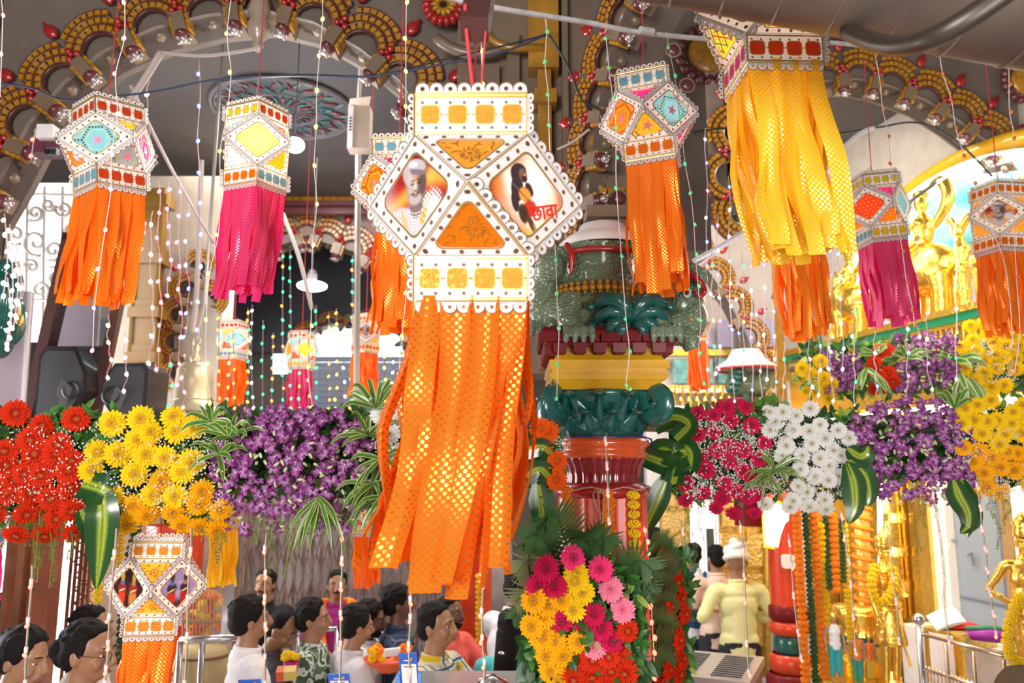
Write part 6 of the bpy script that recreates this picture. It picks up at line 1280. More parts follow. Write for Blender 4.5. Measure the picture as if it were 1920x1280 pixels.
def person(px, py, d, phi, label, skin='brown', shirt=None, trous=None, hair='short', arms=('down', 'down'), nod=0, sleeve='short', fat=1.0, extra=None, hgt=None, group=None, vox=.0085, legs=False, turn=0, tilt=0, name='person', cat='person', face=True, lean=0):
    top = P(px, py, d); H = top.z if hgt is None else hgt; k = H/1.72; base = V((top.x, top.y, 0)) if hgt is None else V((top.x, top.y, top.z-H))
    root = thing(name, label, cat, base, (0, 0, math.radians(phi)), group=group); X0 = wmat(root) @ MX.Scale(k, 4)
    hp = MX.Translation((0, 0, 1.47)) @ MX.Rotation(math.radians(turn), 4, 'Z') @ MX.Rotation(math.radians(nod), 4, 'X') @ MX.Rotation(math.radians(tilt), 4, 'Y') @ MX.Translation((0, 0, -1.47))
    f = fat; skm = SK.get(skin, skin)
    if lean: X0 = X0 @ MX.Translation((0, 0, .9)) @ MX.Rotation(math.radians(lean), 4, 'X') @ MX.Translation((0, 0, -.9))
    def emit_(b, nm, m, vx=vox, sm=2, Xh=False):
        XX = X0 @ hp if Xh else X0; b.v = [tuple(XX @ V(p)) for p in b.v]; ob = b.build(nm, m, root, smooth=True)
        if vx: remesh(ob, vx, sm)
        return ob
    b = MB(); hd = MB()
    ells(hd, [((0, .008, 1.625), (.076, .094, .094)), ((0, -.012, 1.575), (.063, .075, .085)), ((0, -.035, 1.530), (.040, .045, .035))])
    hd.tube([(0, -.088, 1.625), (0, -.102, 1.60), (0, -.112, 1.580), (0, -.095, 1.568)], [.010, .012, .016, .012], 8)
    for s_ in (-1, 1):
        hd.ell((s_*.077, .012, 1.59), (.010, .020, .034), 8, 6); hd.ell((s_*.03, -.076, 1.632), (.030, .018, .010), 8, 5); hd.ell((s_*.038, -.062, 1.572), (.024, .022, .024), 8, 6)
    hd.ell((0, -.088, 1.548), (.025, .012, .008), 8, 5); hd.ell((0, -.085, 1.537), (.021, .012, .008), 8, 5); hd.tube([(0, .012, 1.44), (0, .008, 1.54)], [.058, .055], 12)
    hd.v = [tuple(hp @ V(p)) for p in hd.v]; b.v = hd.v[:]; b.f = hd.f[:]; b.m = hd.m[:]
    b.tube([(0, .02, 1.38), (0, .015, 1.49)], [.075, .054], 12)
    tor = [((0, .01, 1.36), (.15*f, .085*f, .07)), ((0, .0, 1.25), (.155*f, .11*f, .15)), ((0, .0, 1.08), (.14*f, .10*f, .15)), ((0, .005, .95), (.155*f, .11*f, .12))]
    ells(b, tor)
    AR = []
    for s_, pose in ((-1, arms[0]), (1, arms[1])):
        sh = V((s_*.185*f, .01, 1.37))
        if pose == 'down': el, wr = V((s_*.25*f, .04, 1.10)), V((s_*.25*f, -.04, .86))
        elif pose == 'out': el, wr = V((s_*.30*f, .03, 1.10)), V((s_*.34*f, -.08, .88))
        elif pose == 'front': el, wr = V((s_*.24*f, -.02, 1.10)), V((s_*.12, -.27, 1.13))
        elif pose == 'up': el, wr = V((s_*.24*f, -.08, 1.12)), V((s_*.10, -.26, 1.30))
        elif pose == 'reach': el, wr = V((s_*.22*f, -.18, 1.18)), V((s_*.16, -.42, 1.12))
        elif pose == 'hip': el, wr = V((s_*.34*f, .06, 1.12)), V((s_*.19*f, -.06, 1.0))
        else: el, wr = V(pose[0]), V(pose[1])
        AR.append((sh, el, wr)); limb(b, [V((s_*.10*f, .01, 1.37)), sh, (sh+el)/2, el, (el+wr)/2, wr], [.055, .054, .045, .037, .034, .024], 10)
        dr = (wr-el).normalized(); side = dr.cross(V((0, 0, 1))); side = side.normalized() if side.length > .1 else V((1, 0, 0)); pal = wr+dr*.05; Rm = MX((side, dr.cross(side), dr)).transposed()
        b.ell(pal, (.040, .017, .050), 10, 8, rot=Rm); nn = dr.cross(side)
        if pose != 'down' and nn.z > 0: nn = -nn
        for q_ in range(4):
            o_ = side*(.028-.019*q_); l = (.062, .074, .070, .052)[q_]; st_ = pal+dr*.035+o_; b.tube([pal+o_*.6, st_, st_+dr*l*.5+nn*.008, st_+dr*l*.85+nn*.026, st_+dr*l*.95+nn*.038], [.010, .0098, .0092, .0085, .0065], 8)
        th = side*(.04 if s_ < 0 else .04); b.tube([wr+dr*.015+th*.4, pal+th*.9, pal+th*1.35+dr*.03+nn*.012, pal+th*1.3+dr*.055+nn*.022], [.013, .0125, .011, .008], 8)
    if legs:
        for s_ in (-1, 1): limb(b, [(s_*.09, .0, .92), (s_*.10, -.01, .5), (s_*.10, .02, .08)], [.09, .06, .04]); b.ell((s_*.10, -.05, .035), (.045, .12, .035), 10, 6)
    emit_(b, 'body', skm)
    # clothes
    if shirt is not None:
        b = MB(); g = .013; ells(b, [(c, (r[0]+g, r[1]+g, r[2]+g*.6)) for c, r in tor]); ells(b, [((0, .0, .92), (.168*f, .125*f, .15))])
        b.tube([(0, .015, 1.40), (0, .012, 1.452)], [.092, .070], 14); b.tube([(0, .0, 1.3), (0, 0, 1.0), (0, 0, .80)], [.12*f, .125*f, .135*f], 14, flat=1.0)
        for sh, el, wr in AR:
            s_ = 1 if sh.x > 0 else -1; st0 = V((s_*.10*f, .01, 1.36))
            if sleeve == 'short': mid = sh.lerp(el, .78); limb(b, [st0, sh, (sh+mid)/2, mid], [.068, .070, .066, .066], 10)
            elif sleeve == 'long': limb(b, [st0, sh, (sh+el)/2, el, (el+wr)/2, wr-(wr-el)*.04], [.068, .068, .060, .052, .046, .038], 10)
        emit_(b, 'shirt', shirt, vox*1.15)
        b = MB(); b.tube([(.068*cos(a), .014+.066*sin(a)-.004, 1.452+.010*sin(a)) for a in [2*pi*j/16 for j in range(16)]], .010, 6, closed=True, flat=1.8); emit_(b, 'collar', shirt, 0)
    if trous is not None:
        b = MB(); ells(b, [((0, .005, .93), (.165*f, .125*f, .12))])
        for s_ in (-1, 1): limb(b, [(s_*.085, .0, .90), (s_*.10, -.01, .55), (s_*.10, .015, .10)], [.105, .085, .068], 12)
        emit_(b, 'trousers', trous, .013)
    if hair in ('short', 'thick', 'thin', 'bun', 'long'):
        b = MB(); e = {'thick': .012, 'thin': .002}.get(hair, .004)
        ells(b, [((0, .026, 1.640), (.080+e, .086+e, .084+e)), ((0, .055, 1.59), (.070+e, .055+e, .07))])
        if hair != 'thin':
            ells(b, [((0, -.012, 1.698), (.060, .046, .020+e)), ((.03, -.030, 1.690), (.030, .024, .015)), ((-.035, -.026, 1.690), (.030, .024, .015))])
            for s_ in (-1, 1): b.ell((s_*.074, .0, 1.625), (.010, .02, .035), 8, 6)
        for j in range(46 if hair != 'thin' else 0):
            a = rnd(0, 2*pi); ph = rnd(.15, 1.35); q = V(((.080+e)*sin(ph)*cos(a), .026+(.086+e)*sin(ph)*sin(a), 1.640+(.084+e)*cos(ph)))
            if q.y < -.045 and q.z < 1.685: continue
            dq = V((-sin(a)*.4+rnd(-.3, .3), .9, -.6*sin(ph))); b.ell(q, (.009, .009, .022), 6, 4, rot=dq.to_track_quat('Z', 'Y').to_matrix())
        if hair == 'bun': b.ell((0, .125, 1.60), (.045, .04, .045), 12, 8); b.ell((0, .10, 1.58), (.05, .04, .05), 12, 8)
        if hair == 'long': limb(b, [(0, .06, 1.60), (0, .10, 1.45), (.01, .12, 1.25), (.0, .12, 1.02)], [.075, .070, .062, .03], 12)
        emit_(b, 'hair', HAIRM, .0075, 1, True)
    elif hair == 'turban':
        b = MB()
        for j in range(5): b.tube([(.096*cos(a)*(1-.05*j), .02+.108*sin(a)*(1-.05*j), 1.66+.024*j+.028*sin(a+j*1.3)) for a in [2*pi*q_/20 for q_ in range(20)]], .026, 8, closed=True)
        b.ell((0, .02, 1.70), (.085, .09, .07), 14, 8); b.ell((.02, .04, 1.80), (.05, .05, .035), 10, 6); emit_(b, 'turban', mat('turban_white', (.85, .82, .76), .8, bump=.5, bscale=30), .009, 1, True)
    if face:
        b = MB()
        for s_ in (-1, 1):
            b.ell((s_*.031, -.0735, 1.607), (.012, .007, .0045), 8, 6, 0); b.ell((s_*.031, -.0785, 1.607), (.005, .003, .0048), 8, 5, 1); b.tube([(s_*.014, -.0905, 1.635), (s_*.032, -.0915, 1.640), (s_*.05, -.077, 1.634)], .003, 5, 1)
        b.v = [tuple(X0 @ hp @ V(p)) for p in b.v]; b.build('eye', [WPAINT, HAIRM], root, smooth=True)
        b = MB(); b.ell((0, -.097, 1.5425), (.022, .006, .0065), 8, 5); b.v = [tuple(X0 @ hp @ V(p)) for p in b.v]; b.build('mouth', LIPS, root, smooth=True)
        if extra and 'moustache' in extra: b = MB(); b.tube([(-.03, -.092, 1.553), (0, -.104, 1.559), (.03, -.092, 1.553)], [.005, .008, .005], 6); b.v = [tuple(X0 @ hp @ V(p)) for p in b.v]; b.build('moustache', HAIRM, root, smooth=True)
        if extra and 'beard' in extra: b = MB(); ells(b, [((0, -.045, 1.520), (.050, .050, .038)), ((.05, -.01, 1.55), (.02, .04, .05)), ((-.05, -.01, 1.55), (.02, .04, .05))]); b.tube([(-.03, -.092, 1.553), (0, -.104, 1.559), (.03, -.092, 1.553)], [.006, .009, .006], 6); emit_(b, 'beard', HAIRM, .008, 1, True)
        if extra and 'glasses' in extra:
            b = MB()
            for s_ in (-1, 1): b.tube([(s_*.033+.022*cos(a), -.102, 1.605+.017*sin(a)) for a in [2*pi*j/14 for j in range(14)]], .0018, 5, closed=True); b.tube([(s_*.055, -.1, 1.607), (s_*.08, .0, 1.607)], .0018, 5)
            b.v = [tuple(X0 @ hp @ V(p)) for p in b.v]; b.build('glasses', mat('spectacle_metal', (.3, .2, .15), .3, metal=.8), root)
    root['k'] = k
    return root, X0, hp
def wear(pr, nm, m, fn, vox=.009, sm=1):
    root, X0, hp = pr; b = MB(); fn(b); b.v = [tuple(X0 @ V(p)) for p in b.v]; ob = b.build(nm, m, root, smooth=True)
    if vox: remesh(ob, vox, sm)
    return ob
cw = clothmat('white', (.80, .78, .80)); ccr = clothmat('cream', (.72, .62, .54)); cbk = clothmat('black', (.015, .015, .018)); cgr = clothmat('slate', (.16, .14, .17)); cpy = clothmat('pale_yellow', (.80, .78, .38)); cpk = clothmat('peach', (.78, .56, .47)); cbl = clothmat('light_blue', (.38, .50, .72)); dk = clothmat('dark_trousers', (.035, .035, .045)); dnm = clothmat('denim', (.05, .08, .15))
camo = clothmat('camouflage', (.05, .10, .05), 'spot', (.62, .66, .60), (.10, .17, .08), 16); chk = clothmat('navy_check', (.02, .03, .06), 'check', (.05, .065, .12), (.12, .12, .18), 14); pld = clothmat('yellow_plaid', (.72, .72, .66), 'check', (.66, .46, .02), (.03, .12, .22), 13); csal = clothmat('salmon', (.72, .12, .10)); cdg = clothmat('dark_grey_print', (.05, .05, .06), 'spot', (.10, .10, .11), (.03, .03, .03), 20); khaki = clothmat('khaki_brown', (.10, .065, .035))
person(472, 1119, 4.25, 118, 'person with thick black hair in white long sleeved T-shirt behind a pink lit light string', shirt=cw, sleeve='long', hair='thick', arms=('down', 'front'))
person(514, 1141, 4.7, 80, 'balding person in a slate grey shirt and glasses looking down in the queue', shirt=cgr, hair='thin', nod=28, arms=('front', 'front'), extra='glasses')
person(498, 1068, 6.2, -8, 'person in a black polo shirt standing by the folding gate and facing us', skin='brown', shirt=cbk, hair='short', arms=('down', 'out'), fat=1.1, extra='moustache', trous=dk)
person(590, 1124, 4.7, 88, 'young person with black hair in green and white camouflage shirt', shirt=camo, hair='thick', arms=('front', 'front'), fat=.88)
pr = person(633, 1070, 6.2, 12, 'moustached person with an orange patterned shawl over a magenta top', skin='brown', shirt=clothmat('magenta', (.35, .03, .22)), hair='short', arms=('front', 'down'), extra='moustache', fat=1.08)
wear(pr, 'shawl', clothmat('orange_shawl', (.85, .13, .01), 'spot', (.9, .36, .04), (.75, .08, .01), 14), lambda b: (limb(b, [(-.06, .09, 1.44), (-.13, .02, 1.42), (-.15, -.11, 1.30), (-.12, -.15, 1.05), (-.12, -.15, .78)], [.05, .06, .065, .07, .07], 10), limb(b, [(.06, .09, 1.44), (.13, .02, 1.42), (.15, -.11, 1.30), (.10, -.15, 1.05), (.09, -.15, .70)], [.05, .06, .065, .07, .07], 10), b.ell((0, .08, 1.40), (.14, .05, .08), 12, 8)))
person(664, 1136, 4.55, 122, 'person seen from behind with collar length black hair and cream grey shirt', shirt=clothmat('grey_white', (.62, .60, .62)), hair='thick', arms=('front', 'front'), nod=10)
person(690, 1126, 5.0, 84, 'bearded person in profile wearing white shirt beside the cream shirted one', skin='dark', shirt=cw, hair='thick', arms=('front', 'front'), extra='beard', nod=12)
person(748, 1097, 5.1, 105, 'broad person in a dark navy check shirt under the orange strips', skin='dark', shirt=chk, hair='thick', sleeve='long', fat=1.2, arms=('front', 'front'))
person(820, 1131, 4.15, 72, 'person in yellow, white and blue plaid shirt looking right', skin='brown', shirt=pld, hair='short', arms=('front', 'reach'), fat=1.12)
person(846, 1118, 5.3, 60, 'dark haired person in a salmon pink top beside the orange pillar', skin='dark', shirt=csal, hair='short', arms=('front', 'reach'), extra='beard')
person(938, 1062, 4.9, 135, 'person in a white kurta leaning forward left of the column bouquet', shirt=cw, sleeve='long', hair='short', arms=('reach', 'reach'), lean=14, hgt=1.72)
pr = person(962, 1142, 4.4, 155, 'person with very long black hair and turquoise and red scarf', shirt=clothmat('turquoise', (.10, .48, .50)), hair='long', arms=('front', 'front'), sleeve='long')
wear(pr, 'scarf', clothmat('red_scarf', (.55, .07, .04)), lambda b: limb(b, [(-.12, -.08, 1.40), (-.16, .05, 1.41), (-.17, .13, 1.28), (-.16, .14, 1.0)], [.03, .035, .035, .04], 10)); wear(pr, 'hair_clip', STEEL, lambda b: b.ell((0, .155, 1.50), (.025, .01, .012), 8, 5), 0)
pr = person(165, 1166, 3.25, 86, 'person with a hair bun and glasses in pink and white at lower left', skin='brown', shirt=clothmat('hot_pink', (.62, .04, .16)), hair='bun', arms=('front', 'front'), extra='glasses', nod=6)
wear(pr, 'white_shawl', cw, lambda b: (limb(b, [(.10, .10, 1.42), (.16, .12, 1.36), (.21, .13, 1.2), (.22, .12, .95)], [.05, .07, .08, .09], 10), limb(b, [(-.10, .10, 1.42), (0, .13, 1.3), (.05, .15, 1.1)], [.05, .09, .1], 10)))
wear(pr, 'patterned_scarf', clothmat('grey_scarf', (.28, .22, .20), 'spot', (.5, .4, .34), (.2, .28, .2), 30), lambda b: limb(b, [(-.10, .05, 1.44), (.0, -.07, 1.41), (.10, .03, 1.44), (.14, -.08, 1.33)], [.035, .04, .035, .05], 10))
person(176, 1137, 4.1, 100, 'dark haired person in profile behind the one with the hair bun', shirt=ccr, hair='short', arms=('front', 'down'))
person(38, 1178, 3.35, 82, 'young person in dark grey patterned shirt at the bottom left corner', skin='brown', shirt=cdg, hair='thick', arms=('front', 'front'), nod=14, fat=.9)
person(14, 1113, 4.9, 84, 'moustached person in a light blue shirt at the left edge', skin='brown', shirt=cbl, hair='short', extra='moustache', arms=('front', 'down'))
person(40, 1104, 5.6, 88, 'person in white shirt in the daylight behind the light blue shirt', skin='brown', shirt=cw, hair='short', arms=('down', 'down'))
person(1379, 1031, 6.9, 182, 'person in a white turban and pale yellow shirt seen from behind', shirt=cpy, trous=dk, hair='turban', sleeve='long', arms=(((-.30, .02, 1.14), (-.14, -.2, 1.12)), ((.33, .02, 1.14), (.2, -.18, 1.16))), fat=1.08, legs=True)
person(1341, 1022, 7.3, 190, 'person in a peach shirt and dark trousers left of the turbaned one', skin='brown', shirt=cpk, trous=dk, hair='short', arms=('down', 'front'), fat=1.1, legs=True)
pr = person(1300, 1018, 7.8, 170, 'person in a white shirt carrying a blue backpack', skin='dark', shirt=cw, trous=dnm, hair='short', arms=('down', 'down'), legs=True)
bp_m = clothmat('backpack_blue', (.02, .08, .22))
wear(pr, 'backpack', bp_m, lambda b: (b.ell((0, .19, 1.18), (.155, .09, .21), 14, 10), b.ell((0, .20, 1.05), (.15, .10, .14), 14, 10), b.ell((0, .24, 1.08), (.11, .07, .10), 12, 8)), .012, 3)
wear(pr, 'backpack_strap', bp_m, lambda b: [b.tube([(s_*.09, .13, 1.30), (s_*.10, .08, 1.44), (s_*.11, -.06, 1.42), (s_*.12, -.13, 1.25), (s_*.13, -.02, 1.06)], .018, 8) for s_ in (-1, 1)], 0)
person(1232, 990, 8.3, 40, 'bearded person in a blue shirt far behind the right flank of the column', skin='brown', shirt=clothmat('mid_blue', (.08, .14, .34)), hair='short', extra='beard', arms=('down', 'down'))
person(2010, 1130, 3.25, -70, 'person in khaki brown coat whose shoulder enters at the lower right corner', skin='dark', shirt=khaki, hair='short', sleeve='long', arms=('reach', 'reach'), fat=1.25, lean=10, hgt=1.68)
# golden guardian statues (same human build, gilded)
SK['gold'] = G_BR
gp = person(1656, 1018, 5.2, 30, 'standing golden statue of a robed man with a yellow marigold garland', skin='gold', shirt=G_BR, sleeve='none', hair='none', arms=('down', ((.26, -.02, 1.12), (.02, -.22, 1.14))), legs=True, hgt=.90, vox=.005, name='golden_statue', cat='statue', face=False)
wear(gp, 'kilt', G_BR, lambda b: b.lathe([(.20, .52), (.205, .56), (.17, .75), (.15, .92)], 24, flute=.06, fn=22), 0); wear(gp, 'crown', G_BR, lambda b: (b.lathe([(.09, 1.66), (.10, 1.70), (.085, 1.76), (.10, 1.80), (.05, 1.84), (.02, 1.90), (0, 1.92)], 16)), 0)
wear(gp, 'ornament', G_BR, lambda b: [b.tube([(r*cos(a), .01+r*.9*sin(a), z+.03*sin(a)) for a in [2*pi*j/20 for j in range(20)]], .012, 6, closed=True) for r, z in ((.11, 1.40), (.17, 1.02), (.175, .96))], 0)
gb = P(1656, 1272, 5.2); b = MB(); b.lathe([(.17, -.35), (.17, -.03), (.15, 0), (0, 0)], 24, X=MX.Translation(P(1656, 1018, 5.2)-V((0, 0, .90)))); tag(b.build('statue_base', G_BR, smooth=True), 'round gold base under the standing golden statue', 'base')
b = MB(); q0 = P(1676, 1150, 5.1); b.tube([q0, P(1708, 1250, 5.05)], .008, 6); b.ell(q0, (.02, .02, .02), 8, 5); tag(b.build('sword', G_BR), 'golden sword leaning at the right hand of the golden statue', 'sword')
mstring([P(1640, 1062, 5.08), P(1634, 1095, 5.02), P(1645, 1128, 5.0), P(1664, 1122, 5.0), P(1676, 1095, 5.04), P(1672, 1066, 5.1)], .032, 'y', 'yellow marigold garland round the neck of the golden statue', gap=.8)
gp2 = person(1918, 995, 4.5, -20, 'golden statue at the right edge with a thick yellow marigold garland', skin='gold', shirt=G_BR, sleeve='none', hair='none', arms=('hip', 'down'), legs=True, hgt=.95, vox=.006, name='golden_statue', cat='statue', face=False)
wear(gp2, 'crown', G_BR, lambda b: b.lathe([(.09, 1.66), (.10, 1.70), (.085, 1.76), (.10, 1.80), (.05, 1.86), (0, 1.92)], 16), 0); b = MB(); b.lathe([(.2, -.5), (.2, -.02), (0, 0)], 20, X=MX.Translation(P(1918, 995, 4.5)-V((0, 0, .95)))); tag(b.build('statue_base', G_BR), 'gold base under the statue at the right edge', 'base')
mstring([P(1914, 1120, 4.3), P(1898, 1150, 4.3), P(1890, 1195, 4.28), P(1898, 1235, 4.28), P(1920, 1245, 4.28)], .034, 'y', 'thick yellow marigold garland on the statue at the right edge', gap=.85)
# small painted shrine figures
for px, py, hh, c1, c2, lab in ((1562, 1150, .42, (.75, .75, .78), (.02, .35, .38), 'small white painted deity figure with teal scarf in the shrine'), (1604, 1180, .36, (.78, .22, .03), (.02, .3, .25), 'small orange painted figure on the right of the shrine'), (1628, 1190, .30, (.75, .16, .02), (.6, .4, .05), 'smallest red orange painted figure beside the golden statue')):
    g = person(px, py, 5.25, 0, lab, skin='light', shirt=mat('idol_'+str(px), c1, .3, coat=.5), sleeve='none', hair='none', hgt=hh, vox=.005, legs=True, name='painted_idol', cat='idol', trous=mat('idolb_'+str(px), c2, .3, coat=.5), face=False)
    wear(g, 'crown', G_BR, lambda b: b.lathe([(.11, 1.62), (.12, 1.68), (.08, 1.78), (.03, 1.9), (0, 1.95)], 14), 0)
t = thing('idol_shrine', 'low gold and teal shrine pedestal carrying the small painted figures', 'shrine', P(1595, 1290, 5.3)); q = P(1598, 1262, 5.35)
for z0, z1, r, m in ((-.2, -.12, .30, G_BR), (-.12, -.06, .26, TEAL), (-.06, -.02, .28, MARB), (-.02, .0, .30, G_BR)):
    b = MB(); b.lathe([(0, z0), (r, z0), (r, z1), (0, z1)], 32, X=MX.Translation(q)); b.build('tier', m, t)
for z, (px, w_) in ((0, (1612, .14)),):
    qq = P(1612, 1150, 5.42); b = MB(); b.lathe([(w_, -.5), (w_, -.30), (w_*1.2, -.28), (w_*.9, -.2), (w_*1.1, -.12), (w_*.9, -.08), (w_*1.25, .0), (w_*1.2, .05), (0, .06)], 28, X=MX.Translation(qq)); b.build('pillar_drum', G_BR, t, smooth=True)
    b = MB(); b.lathe([(w_*1.02, -.19), (w_*1.12, -.13)], 28, X=MX.Translation(qq)); b.build('teal_band', TEAL, t)
# ================================================================== left bay furniture
GLOWW = mat('daylight_white', (1, 1, 1), .5, emit=2.2, ecol=(1, .98, .98))
b = MB(); q0 = Q(-260, 640, 6.6); q1 = Q(196, 345, 6.6); b.box(((q0.x+q1.x)/2, 6.6, (q0.z+q1.z)/2), (q1.x-q0.x, .04, q1.z-q0.z)); struct(b.build('window_4', GLOWW))
t = thing('scroll_grille', 'cream wrought iron scroll grille against the bright daylight at upper left', 'grille', Q(110, 560, 6.4)); IR = mat('grille_cream', (.62, .55, .50), .4, coat=.3)
def scroll(cx, cy, r, s_=1, a0=0, turns=1.4):
    pts = []
    for k in range(26): f = k/25; a = a0+s_*f*turns*2*pi; rr = r*(1-.85*f); pts.append(Q(cx+rr*cos(a), cy+rr*sin(a), 6.4))
    b = MB(); b.tube(pts, .018, 6); b.build('scroll', IR, t, smooth=True)
for i, (x, y, r, s_, a0) in enumerate(((68, 455, 26, 1, 1.2), (100, 470, 20, -1, 2), (92, 385, 14, 1, 0), (120, 392, 16, -1, 3), (135, 430, 14, 1, .5), (66, 400, 16, -1, 2.2), (104, 520, 20, 1, 4), (76, 545, 18, -1, 1), (60, 500, 14, 1, 3), (128, 480, 14, -1, .4), (30, 440, 20, 1, 1), (20, 500, 18, -1, 1), (150, 400, 12, 1, 2), (40, 560, 20, 1, 0))): scroll(x, y, r, s_, a0)
for x in (52, 84, 118, 150, 184, 14): b = MB(); b.tube([Q(x, 350, 6.4), Q(x-4, 650, 6.4)], .014, 6); b.build('upright', IR, t)
for y in (362, 560): b = MB(); b.tube([Q(-40, y, 6.4), Q(196, y+6, 6.4)], .016, 6); b.build('rail', IR, t)
# lilac side panel and leaning mirror
t = thing('lilac_panel', 'pale lilac panel with a light edge at the left above the red gerberas', 'panel', Q(20, 770, 4.9)); tilt_box(-60, 530, 56, 548, 38, 790, -70, 800, 4.9, .05, mat('lilac_paint', (.42, .34, .40), .4), 'panel', t); tilt_box(52, 545, 58, 546, 42, 790, 36, 790, 4.88, .02, WPAINT, 'edge_strip', t)
t = thing('leaning_mirror', 'tilted mirror in a dark brown wooden frame leaning beside the bright grille', 'mirror', P(110, 780, 5.3)); BW = mat('mirror_frame_brown', (.085, .03, .02), .4)
tilt_box(133, 440, 226, 500, 168, 800, 52, 780, 5.3, .02, mat('mirror_glass', (.50, .50, .52), .06, metal=1, vary=.3, vscale=1.5), 'glass', t)
for a in ((117, 436, 136, 440, 56, 790, 36, 786), (212, 560, 228, 560, 178, 800, 158, 800), (117, 434, 150, 440, 150, 455, 117, 448)): tilt_box(*a, 5.24, .06, BW, 'frame_bar', t)
# loudspeakers
def speaker(name, label, x0, x1, y0, y1, d, ms=1):
    t = thing(name, label, 'loudspeaker', P((x0+x1)/2, y1, d)); c = P((x0+x1)/2, (y0+y1)/2, d); w_ = (x1-x0)*d/F/2; h_ = (y1-y0)*d/F/2
    pl = [(-.45, 1), (.75, 1), (.95, .8), (.95, -1), (-.2, -1), (-1, -.1), (-.95, .35)]; b = MB(); b.prism([(x*w_*ms, y*h_) for x, y in pl][::ms], .3, X=_fr(c, (1, 0, 0), (0, 0, 1), (0, 1, 0)) if False else _fr(c+V((0, .3, 0)), (1, 0, 0), (0, 0, 1), (0, -1, 0))); b.build('cabinet', BLACK, t)
    b = MB(); b.prism([(x*w_*ms*.86, y*h_*.88) for x, y in pl][::ms], .012, X=_fr(c, (1, 0, 0), (0, 0, 1), (0, -1, 0))); b.build('grille', mat('speaker_grille', (.05, .05, .055), .6, bump=.5, bscale=250), t)
    b = MB(); q = c+V((-.15*w_*ms, -.02, -.15*h_)); b.add([q+V((-w_*.3, -.0, 0)), q+V((0, -.03, h_*.35)), q+V((w_*.35, 0, .1*h_)), q+V((w_*.1, -.0, -h_*.45))], [(0, 1, 2, 3)]); b.build('horn_plate', mat('speaker_grey', (.12, .12, .13), .4), t)
    b = MB(); q = c+V((-.45*w_*ms, -.02, -.1*h_)); b.tube([q+V((.05*cos(a), 0, .05*sin(a))) for a in [2*pi*k/16 for k in range(16)]], .01, 6, closed=True); b.build('driver_ring', BLACK, t); return t
speaker('loudspeaker', 'black angular loudspeaker left of the temple bell, above the yellow gerberas', 186, 278, 680, 792, 5.0)
speaker('loudspeaker', 'dark loudspeaker shape added for the reflection in the leaning mirror', 66, 164, 648, 800, 5.1, -1)  # added solid stand-in for what the mirror reflects
# bell
def bell(label, px, y0, y1, r_, d):
    t = thing('temple_bell', label, 'bell', P(px, y1, d)); c = P(px, y1, d); H = (y1-y0)*d/F; r = r_*d/F; BR = mat('bell_brass', (.52, .45, .30), .35, metal=.45, vary=.1)
    b = MB(); b.lathe([(r*1.32, 0), (r*1.22, H*.05), (r*1.0, H*.14), (r*.98, H*.18), (r*.92, H*.22), (r*.86, H*.6), (r*.80, H*.86), (r*.6, H*.97), (0, H)], 36, X=MX.Translation(c)); b.build('bell_body', BR, t, smooth=True)
    for f in (.16, .24): b = MB(); b.tube([c+V((r*(.96 if f < .2 else .92)*cos(a), r*(.96 if f < .2 else .92)*sin(a), H*f)) for a in [2*pi*k/36 for k in range(36)]], r*.03, 6, closed=True); b.build('ring', BR, t, smooth=True)
    b = MB(); b.lathe([(r*.22, H), (r*.28, H*1.08), (r*.12, H*1.18), (r*.2, H*1.3), (0, H*1.4)], 16, X=MX.Translation(c)); b.tube([c+V((r*.16*cos(a), 0, H*1.42+r*.2*sin(a))) for a in [2*pi*k/14 for k in range(14)]], r*.05, 6, closed=True); b.build('crown', BR, t, smooth=True)
    b = MB(); b.tube([c+V((0, 0, H*1.45)), c+V((.04, 0, H*2.2)), V((c.x+.05, c.y, 5.55))], .012, 6); b.build('suspension_rod', mat('rod_grey', (.4, .36, .32), .4, metal=.5), t); return t
bell('large pale brass temple bell hanging behind the yellow gerberas', 361, 678, 772, 40, 5.6)
# green statue with white lights at the very left
t = thing('peacock_statue', 'dark green glossy statue draped with white bulbs at the left edge', 'statue', P(8, 680, 4.2))
b = MB(); b.ell(P(8, 540, 4.2), (.09, .1, .16), 14, 10); b.ell(P(22, 600, 4.2), (.07, .08, .14), 14, 10); b.ell(P(-5, 640, 4.2), (.08, .08, .10), 12, 8); ob = b.build('body', TEAL, t); remesh(ob, .01, 1)
for k in range(7): b = MB(); a = P(0+k*5, 505+k*3, 4.05); b.tube([a, a+V((.01, 0, -.12)), a+V((0, 0, -.28))], [.012, .014, .006], 6); b.build('feather', TEAL, t, smooth=True)
b = MB(); b.ell(P(34, 590, 4.1), (.012, .012, .05), 8, 6); b.ell(P(40, 600, 4.1), (.012, .012, .03), 8, 6); b.build('gold_tip', GOLD, t, smooth=True)
# little white box on a maroon bracket and the carton on the post
t = thing('white_adapter_box', 'small white box on a maroon bracket beside the blue lantern', 'box', P(92, 262, 3.7)); b = MB(); b.box(P(90, 250, 3.7), (.075, .06, .065), X=None); b.build('box', WPAINT, t); b = MB(); b.box(P(98, 278, 3.75), (.16, .09, .075)); b.build('bracket', mat('plum_plastic', (.10, .03, .05), .4), t)
for k in range(5): b = MB(); b.box(P(88+k*5, 284, 3.62), (.004, .03, .03)); b.build('vent_slot', BLACK, t)
t = thing('cardboard_box', 'tall open cardboard box strapped to the post behind the amber bulbs', 'box', P(675, 285, 4.6)); c_ = P(675, 244, 4.6)
KB = mat('cardboard', (.42, .33, .26), .7, vary=.1); b = MB(); b.box(c_, (.125, .10, .255)); b.build('carton', KB, t); b = MB(); b.box(c_+V((-.045, -.052, 0)), (.03, .004, .25)); b.build('printed_side', WPAINT, t)
